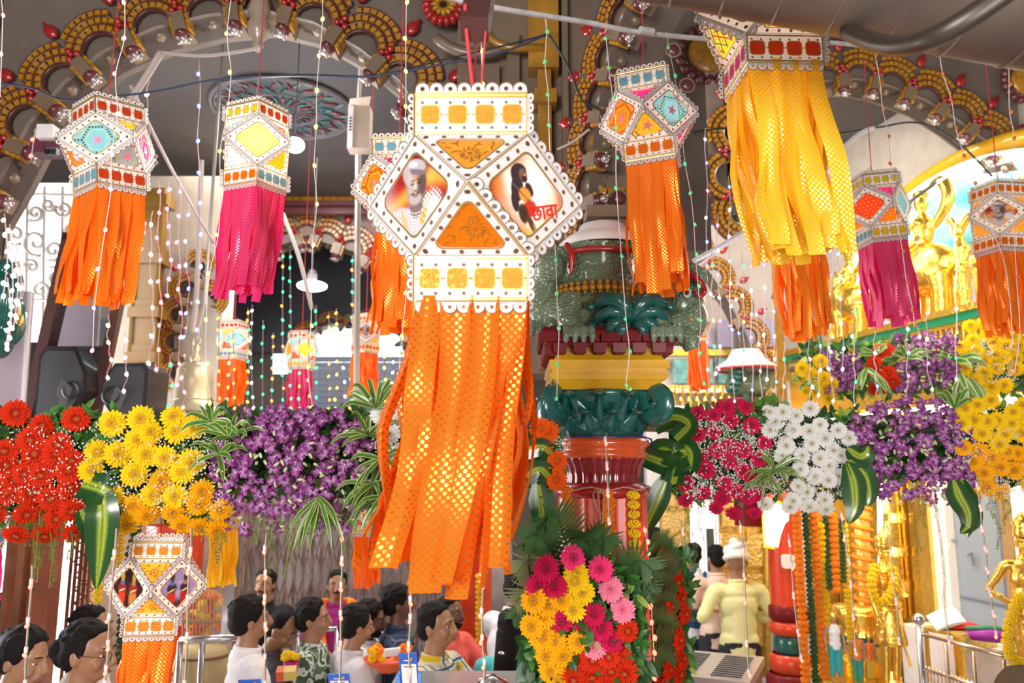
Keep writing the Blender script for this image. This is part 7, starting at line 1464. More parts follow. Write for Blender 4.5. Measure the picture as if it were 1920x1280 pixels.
for k in range(5): b = MB(); b.box(c_+V((-.045, -.056, .05-.018*k)), (.012, .003, .008)); b.build('print_mark', BLACK, t)
b = MB(); b.add([c_+V((-.06, -.05, .127)), c_+V((.06, -.05, .127)), c_+V((.075, -.09, .165)), c_+V((-.045, -.09, .15))], [(0, 1, 2, 3)]); b.build('flap', KB, t)
b = MB(); b.tube([P(672, 285, 4.65), P(668, 760, 4.75)], .018, 8); b.tube([P(672, 200, 4.65), P(676, 120, 4.65)], .012, 6); tag(b.build('post', mat('taped_post', (.45, .40, .36), .5, vary=.2)), 'thin taped post under the cardboard box, wrapped with bulbs', 'post')
# LED lamps that shine in the bay
def bulb_lamp(label, px, py, d, r, pw, fl=.8):
    t = thing('led_lamp', label, 'lamp', P(px, py, d)); b = MB(); b.ell(P(px, py, d), (r, r, r*fl), 14, 10); b.build('glowing_bulb', mat('lampglow', (1, 1, 1), .5, emit=30, ecol=(.93, .97, 1)), t, smooth=True)
    q = P(px, py, d); b = MB(); b.lathe([(r*.3, r*.3), (r*.35, r*.8), (r*.2, r*1.1), (0, r*1.1)], 14, X=MX.Translation(q)); b.tube([q+V((0, 0, r)), V((q.x, q.y, 5.55))], .004, 5); b.build('socket', mat('dark_socket', (.06, .05, .05), .5), t)
    lamp('lamp_light', q+V((0, -.1, -.12)), pw, (.93, .97, 1), .06)
bulb_lamp('brightest white lamp right beside the lit yellow lantern', 553, 272, 4.6, .055, 18)
bulb_lamp('white lamp glowing in the far dark arch between the strings', 585, 536, 8.0, .15, 26, .32)
# ------------------------------------------------------------------ lower left
t = thing('orange_pillar', 'orange red pillar behind the low lantern on the left', 'column', P(318, 1280, 5.6)); q = P(318, 1180, 5.6); b = MB(); b.lathe([(.20, -q.z), (.20, .72)], 32, X=MX.Translation((q.x, q.y, q.z)), flute=.05, fn=12); b.build('shaft', SAFF, t, smooth=True)
mstring([P(184, 1085, 3.6), P(182, 1135, 3.6)], .022, 'y', 'short yellow marigold string under the big variegated leaf'); mstring([P(262, 980, 4.3), P(238, 1060, 4.3), P(222, 1250, 4.3)], .026, 'g', 'dark green leaf garland left of the orange red pillar'); mstring([P(225, 1000, 4.25), P(222, 1060, 4.25)], .03, 'y', 'short yellow marigold string beside the left orange pillar')
t = thing('timber_post', 'dark reddish timber door post at the bright left opening', 'post', P(120, 1280, 4.3)); 
for x0, x1, y, m in ((88, 100, 4.3, WOOD), (98, 150, 4.36, mat('timber_red', (.26, .075, .035), .35, vary=.3, vscale=5)), (66, 74, 4.7, WOOD)):
    a = P(x0, 980, y); c = P(x1, 980, y); b = MB(); b.box(((a.x+c.x)/2, y*.98, 1.3), (c.x-a.x, .10, 2.6)); b.build('timber', m, t)
t = thing('folding_lattice', 'wooden red folding lattice between the timber post and orange pillar', 'lattice', P(160, 1280, 4.6))
for k in range(5):
    a = P(138+k*9, 1000, 4.6); b = MB(); b.box((a.x, a.y, 1.3), (.012, .02, 2.6)); b.build('upright', MATS['timber_red'], t)
for k in range(12):
    for s_ in (-1, 1): a = P(138, 1000+k*26, 4.62); c = P(174, 1000+k*26+s_*26, 4.62); b = MB(); b.tube([a, c], .006, 4); b.build('cross_bar', MATS['timber_red'], t)
b = MB(); q0 = P(-400, 1500, 6.4); q1 = P(185, 990, 7.3); b.box(((q0.x+q1.x)/2, 7.2, 1.45), (q1.x-q0.x, .04, 2.3)); struct(b.build('window_5', mat('street_daylight', (1, 1, 1), .5, emit=1.5, ecol=(1, .97, .97))))
b = MB(); b.box((P(60, 1000, 6).x, 6.6, 2.0), (1.2, .03, .12)); tag(b.build('striped_awning', mat('awning_stripe', (.7, .5, .25), .7)), 'striped awning edge beyond the bright left opening', 'awning')
# collapsible gate
struct(qb(150, 445, 780, 1330, 8.6, .08, mat('brown_low_wall', (.32, .20, .13), .6, vary=.35, vscale=2), 'wall_low_left', None))
t = thing('folding_gate', 'grey brown collapsible lattice gate behind the queue', 'gate', P(600, 1200, 8.0)); GA = mat('gate_brown', (.20, .13, .11), .4, metal=.3); gz0 = P(600, 1260, 8.0).z; gz1 = P(600, 930, 8.0).z
for k in range(27):
    a = P(455+k*16.5, 1000, 8.0); b = MB(); b.box((a.x, a.y, (gz0+gz1)/2), (.028, .03, gz1-gz0)); b.build('upright', GA, t)
for j in range(4):
    for k in range(26):
        a = P(455+k*16.5, 1000, 7.97); c = P(455+(k+1)*16.5, 1000, 7.97); z = gz1-.12-(gz1-gz0)*j/4
        b = MB(); s_ = .19*(1 if k % 2 else -1); b.tube([(a.x, a.y, z-s_), (c.x, c.y, z+s_)], .009, 4); b.tube([(a.x, a.y-.02, z+s_), (c.x, c.y-.02, z-s_)], .009, 4); b.build('cross_bar', GA, t)
qb(440, 960, 900, 1290, 8.8, .05, mat('gate_backdrop', (.30, .26, .25), .5, vary=.4, vscale=2.5), 'backdrop_sheet', t)
# orange pillar right of the queue
t = thing('orange_pillar', 'orange red pillar left of the column bouquet, behind the plaid shirted person', 'column', P(880, 1280, 5.9)); q = P(880, 1150, 5.9); b = MB(); b.lathe([(.17, -q.z), (.17, .9)], 28, X=MX.Translation(q), flute=.04, fn=12); b.build('shaft', SAFF, t, smooth=True)
mstring([P(898, 1080, 5.6), P(898, 1290, 5.55)], .026, 'y', 'yellow marigold string on the pillar left of the column bouquet')
# cage of flowers and steel rails, drums
t = thing('flower_cage', 'brown framed wire cage full of orange and yellow flowers at lower left', 'cage', P(385, 1200, 5.0)); 
for x in range(12): b = MB(); b.tube([P(342+x*6.6, 1100, 5.0), P(342+x*6.6, 1196, 5.0)], .004, 4); b.build('wire', mat('cage_wire', (.4, .34, .3), .4, metal=.6), t)
for y in (1100, 1165, 1196): b = MB(); b.tube([P(338, y, 5.0), P(420, y, 5.0)], .012, 5); b.build('rail', mat('cage_brown', (.32, .18, .09), .5), t)
b = MB(); b.box(P(432, 1130, 5.0), (.07, .08, .9)); b.build('steel_post', STEEL, t)
fbm = thing('flower_heap', 'heap of orange and yellow blossoms inside the wire cage', 'flowers', P(385, 1190, 5.1))
for k in range(40): inst('marigold', MGm[R.choice('oyo')], fbm, frame(P(rnd(345, 415), rnd(1110, 1190), 5.15+rnd(0, .1)), V((rnd(-1, 1), -1, 1)), None, .035))
def rail(label, pts, d, r=.018):
    t = thing('steel_barrier', label, 'barrier', P(*pts[0], d)); b = MB(); b.tube([P(x, y, d) for x, y in pts], r, 8); b.build('top_rail', STEEL, t, smooth=True)
    for x, y in pts[::1]: q = P(x, y, d); b = MB(); b.tube([q, (q.x, q.y, 0)], r*.8, 8); b.build('upright', STEEL, t, smooth=True)
    return t
rail('shiny steel barrier in front of the wire cage', ((338, 1200), (380, 1198), (450, 1194)), 4.6, .022); rail('steel barrier seen between the queue heads', ((560, 1182), (600, 1180), (632, 1178)), 5.4); rail('short steel rail at the back of the queue', ((700, 1190), (728, 1186)), 5.2, .014); rail('small steel rail end at the bottom by the orange strips', ((900, 1275), (925, 1268), (950, 1280)), 3.0, .012)
for i, (x, y, r) in enumerate(((378, 1245, .16), (372, 1285, .15))):
    q = P(x, y, 4.9); b = MB(); b.lathe([(r*.9, -.12), (r, -.08), (r*1.05, 0), (r, .08), (r*.9, .12), (0, .12)], 24, X=MX.Translation(q)); b.tube([q+V((r*1.03*cos(a), r*1.03*sin(a), .06)) for a in [2*pi*k/24 for k in range(24)]], .008, 5, closed=True, mi=1); tag(b.build('tan_drum', [mat('tan_hide', (.55, .42, .2), .6, vary=.2), WOOD], smooth=True), ('upper' if i == 0 else 'lower')+' tan drum stacked behind the steel barrier at lower left', 'drum')
# counter, card stands, things in hands
t = thing('glass_counter', 'clear topped steel counter at the bottom middle', 'counter', P(850, 1280, 3.3)); b = MB(); q = P(870, 1285, 3.35); b.box(q+V((0, 0, -.05)), (.62, .5, .10)); b.build('counter_top', mat('acrylic_top', (.42, .40, .40), .15, coat=.5), t); b = MB(); b.box((q.x, q.y, (q.z-.1)/2), (.58, .46, q.z-.1)); b.build('counter_body', STEEL, t)
BLU = mat('card_blue', (.03, .12, .55), .4); 
def stand(label, x0, y0, x1, y1, d, full=True):
    t = thing('card_stand', label, 'stand', P((x0+x1)/2, y1, d)); tilt_box(x0, y0, x1, y0-2, x1+5, y1, x0+5, y1+2, d, .006, BLU, 'blue_card', t); w_ = x1-x0
    tilt_box(x0+3+2, y0+(y1-y0)*.34, x1-3+2, y0+(y1-y0)*.33, x1+2, y1-2, x0+8, y1, d-.004, .002, WPAINT, 'white_card', t)
    b = MB(); b.box(P((x0+x1)/2, y0+(y1-y0)*.22, d-.012), (w_*.42*d/F, .002, .003)); b.box(P((x0+x1)/2+2, y0+(y1-y0)*.42, d-.014), (w_*.5*d/F, .002, .003), 1); b.ell(P(x1-10, y0+(y1-y0)*.17, d-.012), (.005, .002, .006), 6, 4, 2); b.build('print_mark', [WPAINT, BROWND, mat('logo_orange', (.8, .25, .05), .5)], t)
    if full: tilt_box(x0-4, y1-18, x0+2, y1-18, x0+4, y1+6, x0-4, y1+6, d-.01, .02, mat('holder_blue', (.12, .3, .75), .3), 'holder_arm', t); tilt_box(x1+2, y1-22, x1+9, y1-22, x1+9, y1+6, x1+4, y1+6, d-.01, .02, MATS['holder_blue'], 'holder_arm', t)
stand('blue and white card stand in front of the plaid shirt', 747, 1225, 781, 1284, 3.0); stand('blue topped card at the bottom beside the cream shirt', 614, 1264, 654, 1300, 3.2, False); stand('blue topped card at the bottom below the white T-shirt', 446, 1275, 488, 1310, 3.2, False)
t = thing('offering_basket', 'orange basket of marigolds held over the counter beside a white card', 'basket', P(728, 1245, 4.3)); q = P(728, 1240, 4.3); b = MB(); b.lathe([(.05, -.05), (.13, .01), (.135, .02), (.04, -.03)], 20, X=MX.Translation(q)); b.build('basket', mat('basket_orange', (.75, .1, .02), .5), t, smooth=True)
for k in range(26): inst('marigold', MGm[R.choice('oyo')], t, frame(q+V((rnd(-.10, .12), rnd(-.08, .08), .02+rnd(0, .05))), V((rnd(-1, 1), rnd(-1, 1), 1)), None, .026))
b = MB(); b.box((0, 0, 0), (.085, .01, .05), X=frame(P(735, 1222, 4.2), V((.2, -.5, .8)), V((1, 0, .6)))); tag(b.build('white_card', WPAINT), 'white card held above the orange flower basket', 'card')
t = thing('offering_box', 'small yellow and red offering box held up at the bottom', 'box', P(538, 1270, 3.9)); b = MB(); b.box((0, 0, 0), (.09, .05, .05), X=frame(P(538, 1262, 3.9), V((0, -.4, 1)), V((1, 0, .35)))); b.build('box', mat('box_yellow', (.75, .55, .12), .5), t); b = MB(); b.box((-.03, 0, .002), (.035, .052, .05), X=frame(P(538, 1262, 3.9), V((0, -.4, 1)), V((1, 0, .35)))); b.build('red_band', mat('box_red', (.75, .12, .03), .5), t)
t = thing('marigold_posy', 'yellow marigold posy in a magenta cup between the queue people', 'flowers', P(545, 1250, 4.3)); q = P(546, 1250, 4.3); b = MB(); b.lathe([(.03, -.04), (.045, .03), (0, .03)], 14, X=MX.Translation(q)); b.build('cup', mat('cup_magenta', (.4, .02, .12), .4), t, smooth=True)
for k in range(8): inst('marigold', MGm['y'], t, frame(q+V((rnd(-.05, .05), rnd(-.03, .03), .04+rnd(0, .03))), V((0, 0, 1)), None, .026))
# right: steel donation box, barrier, table
t = thing('donation_box', 'stainless steel donation box with slotted lid at the lower right of the column', 'box', P(1335, 1280, 4.6)); LID = mat('steel_lid', (.62, .56, .52), .3, metal=.7, bump=.3, bscale=60)
c_ = P(1332, 1240, 4.75); X = MX.Translation(c_) @ MX.Rotation(math.radians(-24), 4, 'Z'); b = MB(); b.box((0, 0, -.62), (.50, .62, 1.10), X=X); b.build('body', STEEL, t); b = MB(); b.box((0, 0, -.04), (.54, .66, .05), X=X); b.build('lid', LID, t)
for j in range(2):
    for k in range(11): b = MB(); b.box((-.13+.26*j, -.25+k*.05, -.013), (.17, .008, .006), X=X); b.build('slot', BLACK, t)
b = MB(); b.tube([X @ V(p) for p in ((-.06, -.335, -.10), (-.06, -.36, -.09), (.10, -.36, -.09), (.10, -.335, -.10))], .008, 6); b.build('handle', STEEL, t)
t = thing('steel_railing', 'steel railing gate with bars in front of the gold box on the right', 'railing', P(1735, 1280, 4.7)); RB = mat('railing_bronze', (.60, .46, .34), .25, metal=.9)
A_ = P(1724, 1180, 4.8); B_ = P(1880, 1222, 4.3); 
b = MB(); b.tube([A_+V((0, 0, .02)), A_-V((0, 0, 1))], .022, 10); b.ell(A_+V((0, 0, .06)), (.035, .035, .035), 14, 10); b.build('ball_post', STEEL, t, smooth=True)
for f in (0, .28, .5, .62, 1.0):
    b = MB(); b.tube([A_.lerp(B_, f*.6), B_.lerp(A_, 1-f*.6)-V((0, 0, 0))], .012, 6) if False else None
for dz in (.0, .20, .42): b = MB(); b.tube([A_-V((0, 0, dz+.02)), B_-V((0, 0, dz+.02))], .012, 8); b.build('rail', RB, t, smooth=True)
for k in range(22): f = k/21; q = A_.lerp(B_, f); b = MB(); b.tube([q-V((0, 0, .04 if k % 7 == 0 else .20)), q-V((0, 0, .75))], .012 if k % 7 == 0 else .006, 6); b.build('bar', RB, t, smooth=True)
t = thing('gold_table', 'small gold brocade table with scalloped edge behind the railing', 'table', P(1795, 1240, 5.2)); c_ = P(1795, 1180, 5.2); X = MX.Translation(c_) @ MX.Rotation(math.radians(28), 4, 'Z'); BRO = mat('brocade_gold', (.70, .52, .12), .4, metal=.5, vary=.5, vscale=25)
b = MB(); b.box((0, 0, 0), (.36, .28, .02), X=X); b.build('table_top', BRO, t); 
for s_ in ((-1, -1), (1, -1), (-1, 1), (1, 1)): b = MB(); b.box((s_[0]*.16, s_[1]*.12, -.17), (.03, .03, .32), X=X); b.build('leg', G_BR, t)
b = MB(); b.box((0, -.142, -.05), (.36, .008, .09), X=X); b.box((.182, 0, -.05), (.008, .28, .09), X=X); b.build('brocade_valance', BRO, t)
b = MB(); b.ell(c_+V((0, 0, .03)), (.14, .10, .02), 14, 6); tag(b.build('red_cloth', mat('red_velvet', (.6, .03, .02), .8, bump=.6, bscale=30), smooth=True), 'crumpled red cloth on the small gold table', 'cloth')
b = MB(); X = frame(P(1774, 1160, 5.15), V((-.2, -.7, .7)), V((1, 0, .3))); b.add([(-.10, -.05, 0), (0, -.05, .02), (.10, -.05, 0), (-.10, .06, 0), (0, .06, .03), (.10, .06, 0)], [(0, 1, 4, 3), (1, 2, 5, 4)], X=X); b.box((-.05, 0, -.006), (.1, .11, .006), X=X); b.box((.05, 0, -.006), (.1, .11, .006), X=X); tag(b.build('open_book', WPAINT), 'white open sheets lying on the red cloth', 'paper')
for px, py, r, m, lb in ((1872, 1192, .045, mat('purple_silk', (.30, .02, .32), .5), 'rolled purple silk bundle beside the gold table'), (1868, 1180, .018, mat('green_silk', (.02, .16, .09), .5), 'thin dark green roll on top of the purple silk')):
    b = MB(); q = P(px, py, 5.0); b.tube([q+V((-.16, .05, 0)), q+V((-.05, .02, .004)), q+V((.2, -.04, -.01))], [r*.7, r, r], 12); b.ell(q+V((-.16, .05, 0)), (r*.5, r*.6, r*.6), 10, 6); tag(b.build('silk_roll', m, smooth=True), lb, 'cloth')
# ================================================================== duct, beam, wires
DU = mat('duct_metal', (.15, .115, .09), .45, metal=.55, vary=.35, vscale=3, bump=.2, bscale=8)
t = thing('steel_duct', 'large round steel ventilation duct crossing the top right corner', 'duct', P(1700, 20, 1.6))
d0, d1 = P(1180, -108, 1.62), P(2150, -22, 1.30); dv = (d1-d0).normalized(); r0 = .125
b = MB(); b.tube([d0-dv*.3, d0, d1, d1+dv*.5], [.10, .105, .155, .17], 48); b.build('duct_pipe', DU, t, smooth=True)
for k in range(9):
    f = .02+k*.115; c_ = d0.lerp(d1, f); r = .105+.05*f; X = frame(c_, dv+V((.10, .25, 0))); b = MB(); b.tube([X @ V((r*1.005*cos(a), r*1.005*sin(a), 0)) for a in [2*pi*j/40 for j in range(40)]], .0022, 5, closed=True); b.build('seam', mat('duct_seam', (.20, .16, .13), .4, metal=.6), t, smooth=True)
b = MB(); pts = [P(1990, -90, 1.10), P(1880, -10, 1.12), P(1800, 44, 1.14), P(1745, 72, 1.17), P(1700, 84, 1.22), P(1650, 82, 1.30), P(1590, 60, 1.45)]; b.tube(spline(pts, 5), .016, 12); b.build('support_tube', mat('duct_dark', (.06, .045, .035), .4, metal=.5), t, smooth=True)
b = MB(); X = frame(P(895, 25, 1.9), P(880, 70, 1.85)-P(905, -60, 2.1), (1, 0, 0)); b.box((0, 0, -.05), (.065, .06, .26), X=X); tag(b.build('beam_end', mat('dark_rust', (.07, .022, .02), .5)), 'dark rusty beam end poking in at the top centre', 'beam')
rod = thing('white_rod', 'long white taped rod crossing the top above the lanterns', 'rod', P(920, 15, 2.3)); b = MB(); b.tube(spline([P(820, -10, 2.2), P(930, 15, 2.3), P(1100, 42, 2.5), P(1210, 62, 2.6), P(1400, 78, 2.8), P(1560, 80, 3.0), P(1660, 92, 3.1)], 4), .0085, 8); b.build('rod', mat('white_tape', (.55, .54, .54), .5, vary=.2, vscale=30), rod, smooth=True)
b = MB(); b.tube([P(1200, 56, 2.58), P(1225, 60, 2.6)], .012, 8); b.build('tape_wrap', MATS['white_tape'], rod)
def wire(label, pts, d, r, m, name='cable'):
    b = MB(); dd = d if isinstance(d, (list, tuple)) else [d]*len(pts); b.tube(spline([P(x, y, z) for (x, y), z in zip(pts, dd)], 6), r, 6); return tag(b.build(name, m, smooth=True), label, 'cable')
RC = mat('red_cord', (.5, .03, .04)); CB = mat('cable_black', (.012, .014, .02), .5); CBl = mat('cable_blueish', (.02, .04, .10), .4); CW = mat('cord_pale', (.42, .36, .33), .7)
wire('thick red cord looped from the beam end to the largest lantern', [(872, 8), (874, 50), (880, 110), (887, 166)], [1.85]*4, .005, RC, 'cord'); wire('second red cord from the beam end to the largest lantern', [(912, 45), (908, 90), (902, 165)], [1.85]*3, .003, RC, 'cord')
wire('black cable sagging across the left lanterns', [(-20, 153), (60, 165), (115, 186), (200, 182), (300, 170), (400, 150), (540, 142), (680, 144), (760, 134), (840, 118), (940, 98), (1024, 66)], 3.5, .0045, CBl)
wire('second black cable across the top of the bay', [(400, 152), (560, 140), (700, 142), (830, 112), (960, 82), (1026, 64)], 3.55, .004, CB)
wire('black cable running down from the green bulb to the near arch', [(1030, 66), (1065, 125), (1090, 185), (1115, 200), (1135, 212)], 2.9, .0045, CB)
wire('blue black cable across the right arch', [(1300, 248), (1380, 240), (1540, 252), (1640, 240), (1720, 230), (1790, 262), (1860, 330)], 4.8, .006, CB)
wire('taped diagonal rod from the left arch down behind the lantern', [(302, 98), (270, 150), (240, 192)], 3.8, .018, CW, 'diagonal_rod'); wire('pale tape line along the top of the left bay', [(300, 98), (380, 104), (450, 96), (490, 88)], 3.8, .009, CW, 'tape_line'); wire('pale cord slanting down across the bay to the far bulbs', [(245, 160), (290, 255), (345, 360), (400, 455)], [3.9, 4.2, 4.5, 4.8], .010, CW, 'slanting_cord')
wire('pale cord slanting behind the magenta strips', [(530, 400), (560, 480), (585, 580)], 5.0, .014, CW, 'slanting_cord'); wire('white pipe slanting up in front of the right arch', [(1300, 490), (1370, 450), (1480, 370), (1600, 260), (1640, 240)], [4.2, 4.2, 4.3, 4.4, 4.4], .014, WPAINT, 'white_pipe'); wire('thin white pipe slanting up from the green statue', [(1280, 520), (1400, 430), (1440, 400)], 4.3, .008, WPAINT, 'white_pipe'); wire('white tape slanting to the mural arch', [(1690, 390), (1760, 340), (1830, 300)], 4.4, .010, CW, 'white_tape_line'); wire('pale thin stick beside the near arch', [(1045, 280), (1075, 265), (1105, 242)], 3.0, .005, CW, 'stick')
wire('grey conduit pipe hanging right of the temple bell', [(378, 300), (374, 420), (368, 560), (360, 625)], 5.3, .016, CW, 'conduit_pipe')
# ------------------------------------------------------------------ strings of bulbs
BM = {}
def bulbmat(c):
    d = {'amber': ((1, .42, .05), 7), 'pink': ((1, .12, .26), 4.5), 'red': ((1, .09, .06), 4.5), 'green': ((.03, .9, .30), 2), 'white': ((1, .96, 1), 5), 'blue': ((.12, .18, 1), 4), 'orange_off': ((.75, .16, .03), 0), 'green_off': ((.10, .62, .24), .25), 'warm': ((1, .75, .35), 4), 'teal': ((.05, .7, .6), 1.5), 'yellow': ((1, .62, .05), 2.5), 'orange': ((1, .24, .03), 3)}[c]
    return mat('bulb_'+c, d[0], .25, emit=d[1], coat=.3)
for c in ('amber', 'pink', 'red', 'green', 'white', 'blue', 'orange_off', 'green_off', 'warm', 'teal', 'yellow', 'orange'):
    b = MB(); b.ell((0, 0, 0), (1, 1, 1.35), 8, 6); BM[c] = meshof(b, 'bulb', bulbmat(c), smooth=True)
WM1 = {'w': mat('wire_white', (.75, .66, .66), .5), 'p': mat('wire_pinkish', (.60, .36, .33), .5), 'g': mat('wire_green', (.02, .22, .08), .5), 'k': mat('wire_dark', (.18, .15, .14), .6)}
SOCK = None
def string(label, pts, d, c, r=.006, wr=.0016, wm='w', n=None, end=True, grp=None, mix=None, wob=0, sock=False, start=0):
    """a string of bulbs hanging through pts; bulbs at the points (n None) or n evenly spaced"""
    dd = d if isinstance(d, (list, tuple)) else [d]*len(pts); P3 = [P(x, y, z) for (x, y), z in zip(pts, dd)]
    t = thing('light_string', label, 'string lights', P3[0], group=grp); sp_ = spline(P3, 6)
    if wob: sp_ = [p+V((sin(i*1.3+pts[0][0])*wob, 0, 0)) for i, p in enumerate(sp_)]
    b = MB(); b.tube(sp_, wr, 5); b.build('wire', WM1[wm], t, smooth=True)
    if n is None: bs = P3[start:]
    else: bs = [sp_[min(len(sp_)-1, int((k+.7)/n*(len(sp_)-1)))].lerp(sp_[min(len(sp_)-1, int((k+.7)/n*(len(sp_)-1))+1)], ((k+.7)/n*(len(sp_)-1)) % 1) for k in range(n)]
    for i, p in enumerate(bs):
        cc = mix[i % len(mix)] if mix else c; M4 = MX.Translation(p+V((rnd(-1, 1)*r*.7, -r*.6, rnd(-.3, .3)*r))) @ MX.Rotation(rnd(-.7, .7), 4, 'Y') @ MX.Scale(r*rnd(.9, 1.1), 4); o = inst('bulb', BM[cc], t, M4)
        if sock: inst('socket', SOCKM, t, MX.Translation(p+V((0, 0, r*2.6))) @ MX.Scale(r, 4))
    return t
b = MB(); b.lathe([(.9, -1.6), (1.0, -.5), (1.0, 1.2), (.6, 1.7), (.3, 2.2)], 8); SOCKM = meshof(b, 'socket', mat('clear_socket', (.75, .62, .62), .15, coat=.6), smooth=True)
string('pink bulb string hanging over the blue diamond lantern', [(235, -20), (234, 6), (233, 73), (217, 139), (220, 214), (209, 287), (208, 355), (197, 432), (186, 505), (177, 577), (174, 657)], 2.55, 'pink', start=1)
string('amber bulb string along the left side of the lit yellow lantern', [(436, -20), (426, 64), (433, 137), (426, 211), (413, 283), (413, 360), (409, 441), (393, 514), (387, 600), (387, 682), (395, 756)], 2.75, 'amber', start=1, wm='w')
string('amber bulb string right of the white lamp', [(604, -20), (605, 37), (599, 105), (594, 170), (593, 239), (589, 311), (594, 384), (586, 459), (583, 611), (577, 687), (586, 764)], 2.75, 'amber', start=1)
string('amber bulb string left of the largest lantern', [(762, -20), (762, 6), (761, 73), (761, 134), (761, 201), (758, 260)], 2.6, 'amber', start=1); string('amber bulb string before the strips left of the largest lantern', [(768, 500), (762, 550), (754, 631), (749, 703), (762, 735)], 2.6, 'amber', start=1)
string('short amber bulb pair above the largest lantern', [(902, 72), (903, 96), (905, 158)], 1.9, 'amber', r=.0045, start=1); string('pink bulb string at the top left corner', [(2, -10), (5, 30), (3, 103), (0, 180)], 2.5, 'pink', start=1)
string('unlit green bulb string between the pier and near arch', [(1022, 30), (1025, 61), (1022, 117), (1028, 178), (1029, 236), (1032, 300), (1038, 420), (1042, 487), (1044, 550), (1048, 616), (1046, 684), (1044, 747)], 2.55, 'green_off', start=1, wm='w')
string('unlit green bulb string passing the left of the orange blue lantern', [(1135, 45), (1137, 74), (1142, 129), (1149, 184), (1155, 240), (1155, 296), (1156, 353), (1165, 480), (1174, 599), (1180, 658), (1174, 722), (1180, 730)], 2.6, 'green_off', start=1)
string('unlit green bulb string passing the right of the orange blue lantern', [(1250, 60), (1254, 89), (1265, 143), (1275, 220), (1285, 308), (1295, 363), (1301, 421), (1304, 478), (1309, 537), (1314, 600), (1310, 661), (1318, 720)], 2.75, 'green_off', start=1, wm='p')
string('unlit orange bulb string over the red diamond lantern', [(1640, 92), (1641, 102), (1650, 154), (1655, 203), (1666, 257), (1670, 307), (1680, 400), (1692, 470), (1700, 530), (1712, 582), (1714, 610)], 3.2, 'orange_off', start=1, r=.0065); string('unlit orange bulb string right of the red diamond lantern', [(1762, 105), (1768, 139), (1784, 187), (1792, 240), (1808, 292), (1826, 344), (1845, 400), (1880, 480), (1893, 560), (1900, 650)], 3.2, 'orange_off', start=1, r=.0065); string('unlit orange bulb string at the right edge', [(1892, 130), (1892, 158), (1893, 210), (1902, 261), (1897, 314), (1900, 400), (1906, 520), (1912, 620), (1902, 700)], 3.2, 'orange_off', start=1, r=.0065)
gq = 'clear red lit bulb strings hanging at the bottom'
for lb, pts, d in (('red lit socket string in front of white T-shirt person', [(500, 1000), (496, 1036), (497, 1082), (496, 1128), (497, 1180), (496, 1240), (496, 1290)], 2.5), ('red lit socket string in front of the cream shirt person', [(638, 985), (640, 1010), (641, 1056), (639, 1105), (638, 1158), (638, 1215), (636, 1290)], 2.5), ('red lit socket string beside the blue card stand', [(770, 1110), (769, 1132), (769, 1165), (766, 1217), (768, 1268), (768, 1300)], 2.4), ('red lit socket string left of the very long haired person', [(904, 1085), (905, 1100), (903, 1154), (904, 1204), (908, 1250), (905, 1290)], 2.4), ('red lit socket string over the left edge of low lantern', [(218, 990), (214, 1045), (208, 1104), (204, 1165), (202, 1215), (198, 1262), (196, 1290)], 2.3), ('red lit socket string at the bottom left corner', [(60, 1060), (58, 1100), (52, 1172), (48, 1228), (46, 1290)], 2.3), ('red lit socket string over the right side of low lantern', [(358, 990), (357, 1040), (354, 1073), (351, 1130), (350, 1200), (345, 1290)], 2.35),
    ('red lit socket string down the front of main column', [(1134, 828), (1135, 832), (1138, 878), (1140, 928), (1142, 982), (1145, 1034)], 2.72), ('red lit socket string over the blue backpack', [(1275, 975), (1280, 1000), (1282, 1040), (1280, 1090), (1284, 1150), (1290, 1230)], 3.2), ('red lit socket string over the turbaned person', [(1386, 975), (1389, 995), (1394, 1038), (1395, 1085), (1396, 1130), (1400, 1210), (1404, 1266)], 3.2), ('red lit socket string over the orange pillar', [(1478, 1000), (1480, 1022), (1484, 1065), (1488, 1120), (1496, 1190), (1502, 1238)], 3.3), ('red lit socket string before the yellow marigold string', [(1576, 955), (1578, 972), (1584, 1012), (1591, 1056), (1596, 1100), (1600, 1160), (1604, 1225)], 3.3), ('red lit socket string before the golden statue', [(1660, 980), (1664, 998), (1670, 1040), (1674, 1085), (1680, 1130), (1686, 1205)], 3.3), ('red lit socket string before the grey door', [(1748, 915), (1750, 932), (1756, 968), (1762, 1006), (1767, 1048), (1770, 1086), (1770, 1128), (1780, 1208)], 3.3), ('red lit socket string at the right of grey door', [(1828, 900), (1832, 915), (1838, 955), (1841, 994), (1847, 1032), (1850, 1073), (1856, 1115), (1862, 1153), (1868, 1193)], 3.3)):
    string(lb, pts, d, 'red', r=.0058, wr=.0022, wm='p', start=1, sock=True); 
    b = MB(); b.tube(spline([P(x+2.5, y, d+.004) for x, y in pts], 4), .0012, 4); o = b.build('green_wire', WM1['g'], bpy.data.objects['light_string.%03d' % (len([1 for o_ in bpy.data.objects if o_.name.startswith('light_string')])-1)])
# right flank of the column lit red
t = string('row of red bulbs down the right flank of the main column', [(1208, 985), (1214, 1030), (1218, 1080), (1222, 1150), (1226, 1220), (1228, 1275)], 2.92, 'red', n=12, r=.008); lamp('red_glow', P(1225, 1100, 2.85), .8, (1, .06, .02), .03); lamp('red_glow', P(1228, 1220, 2.85), .8, (1, .06, .02), .03); lamp('red_glow', P(22, 235, 3.7), .5, (1, .05, .03), .02)
string('red bulbs at the left end of the big arch', [(66, 245), (62, 270), (58, 300)], 3.6, 'red', n=2, r=.008)
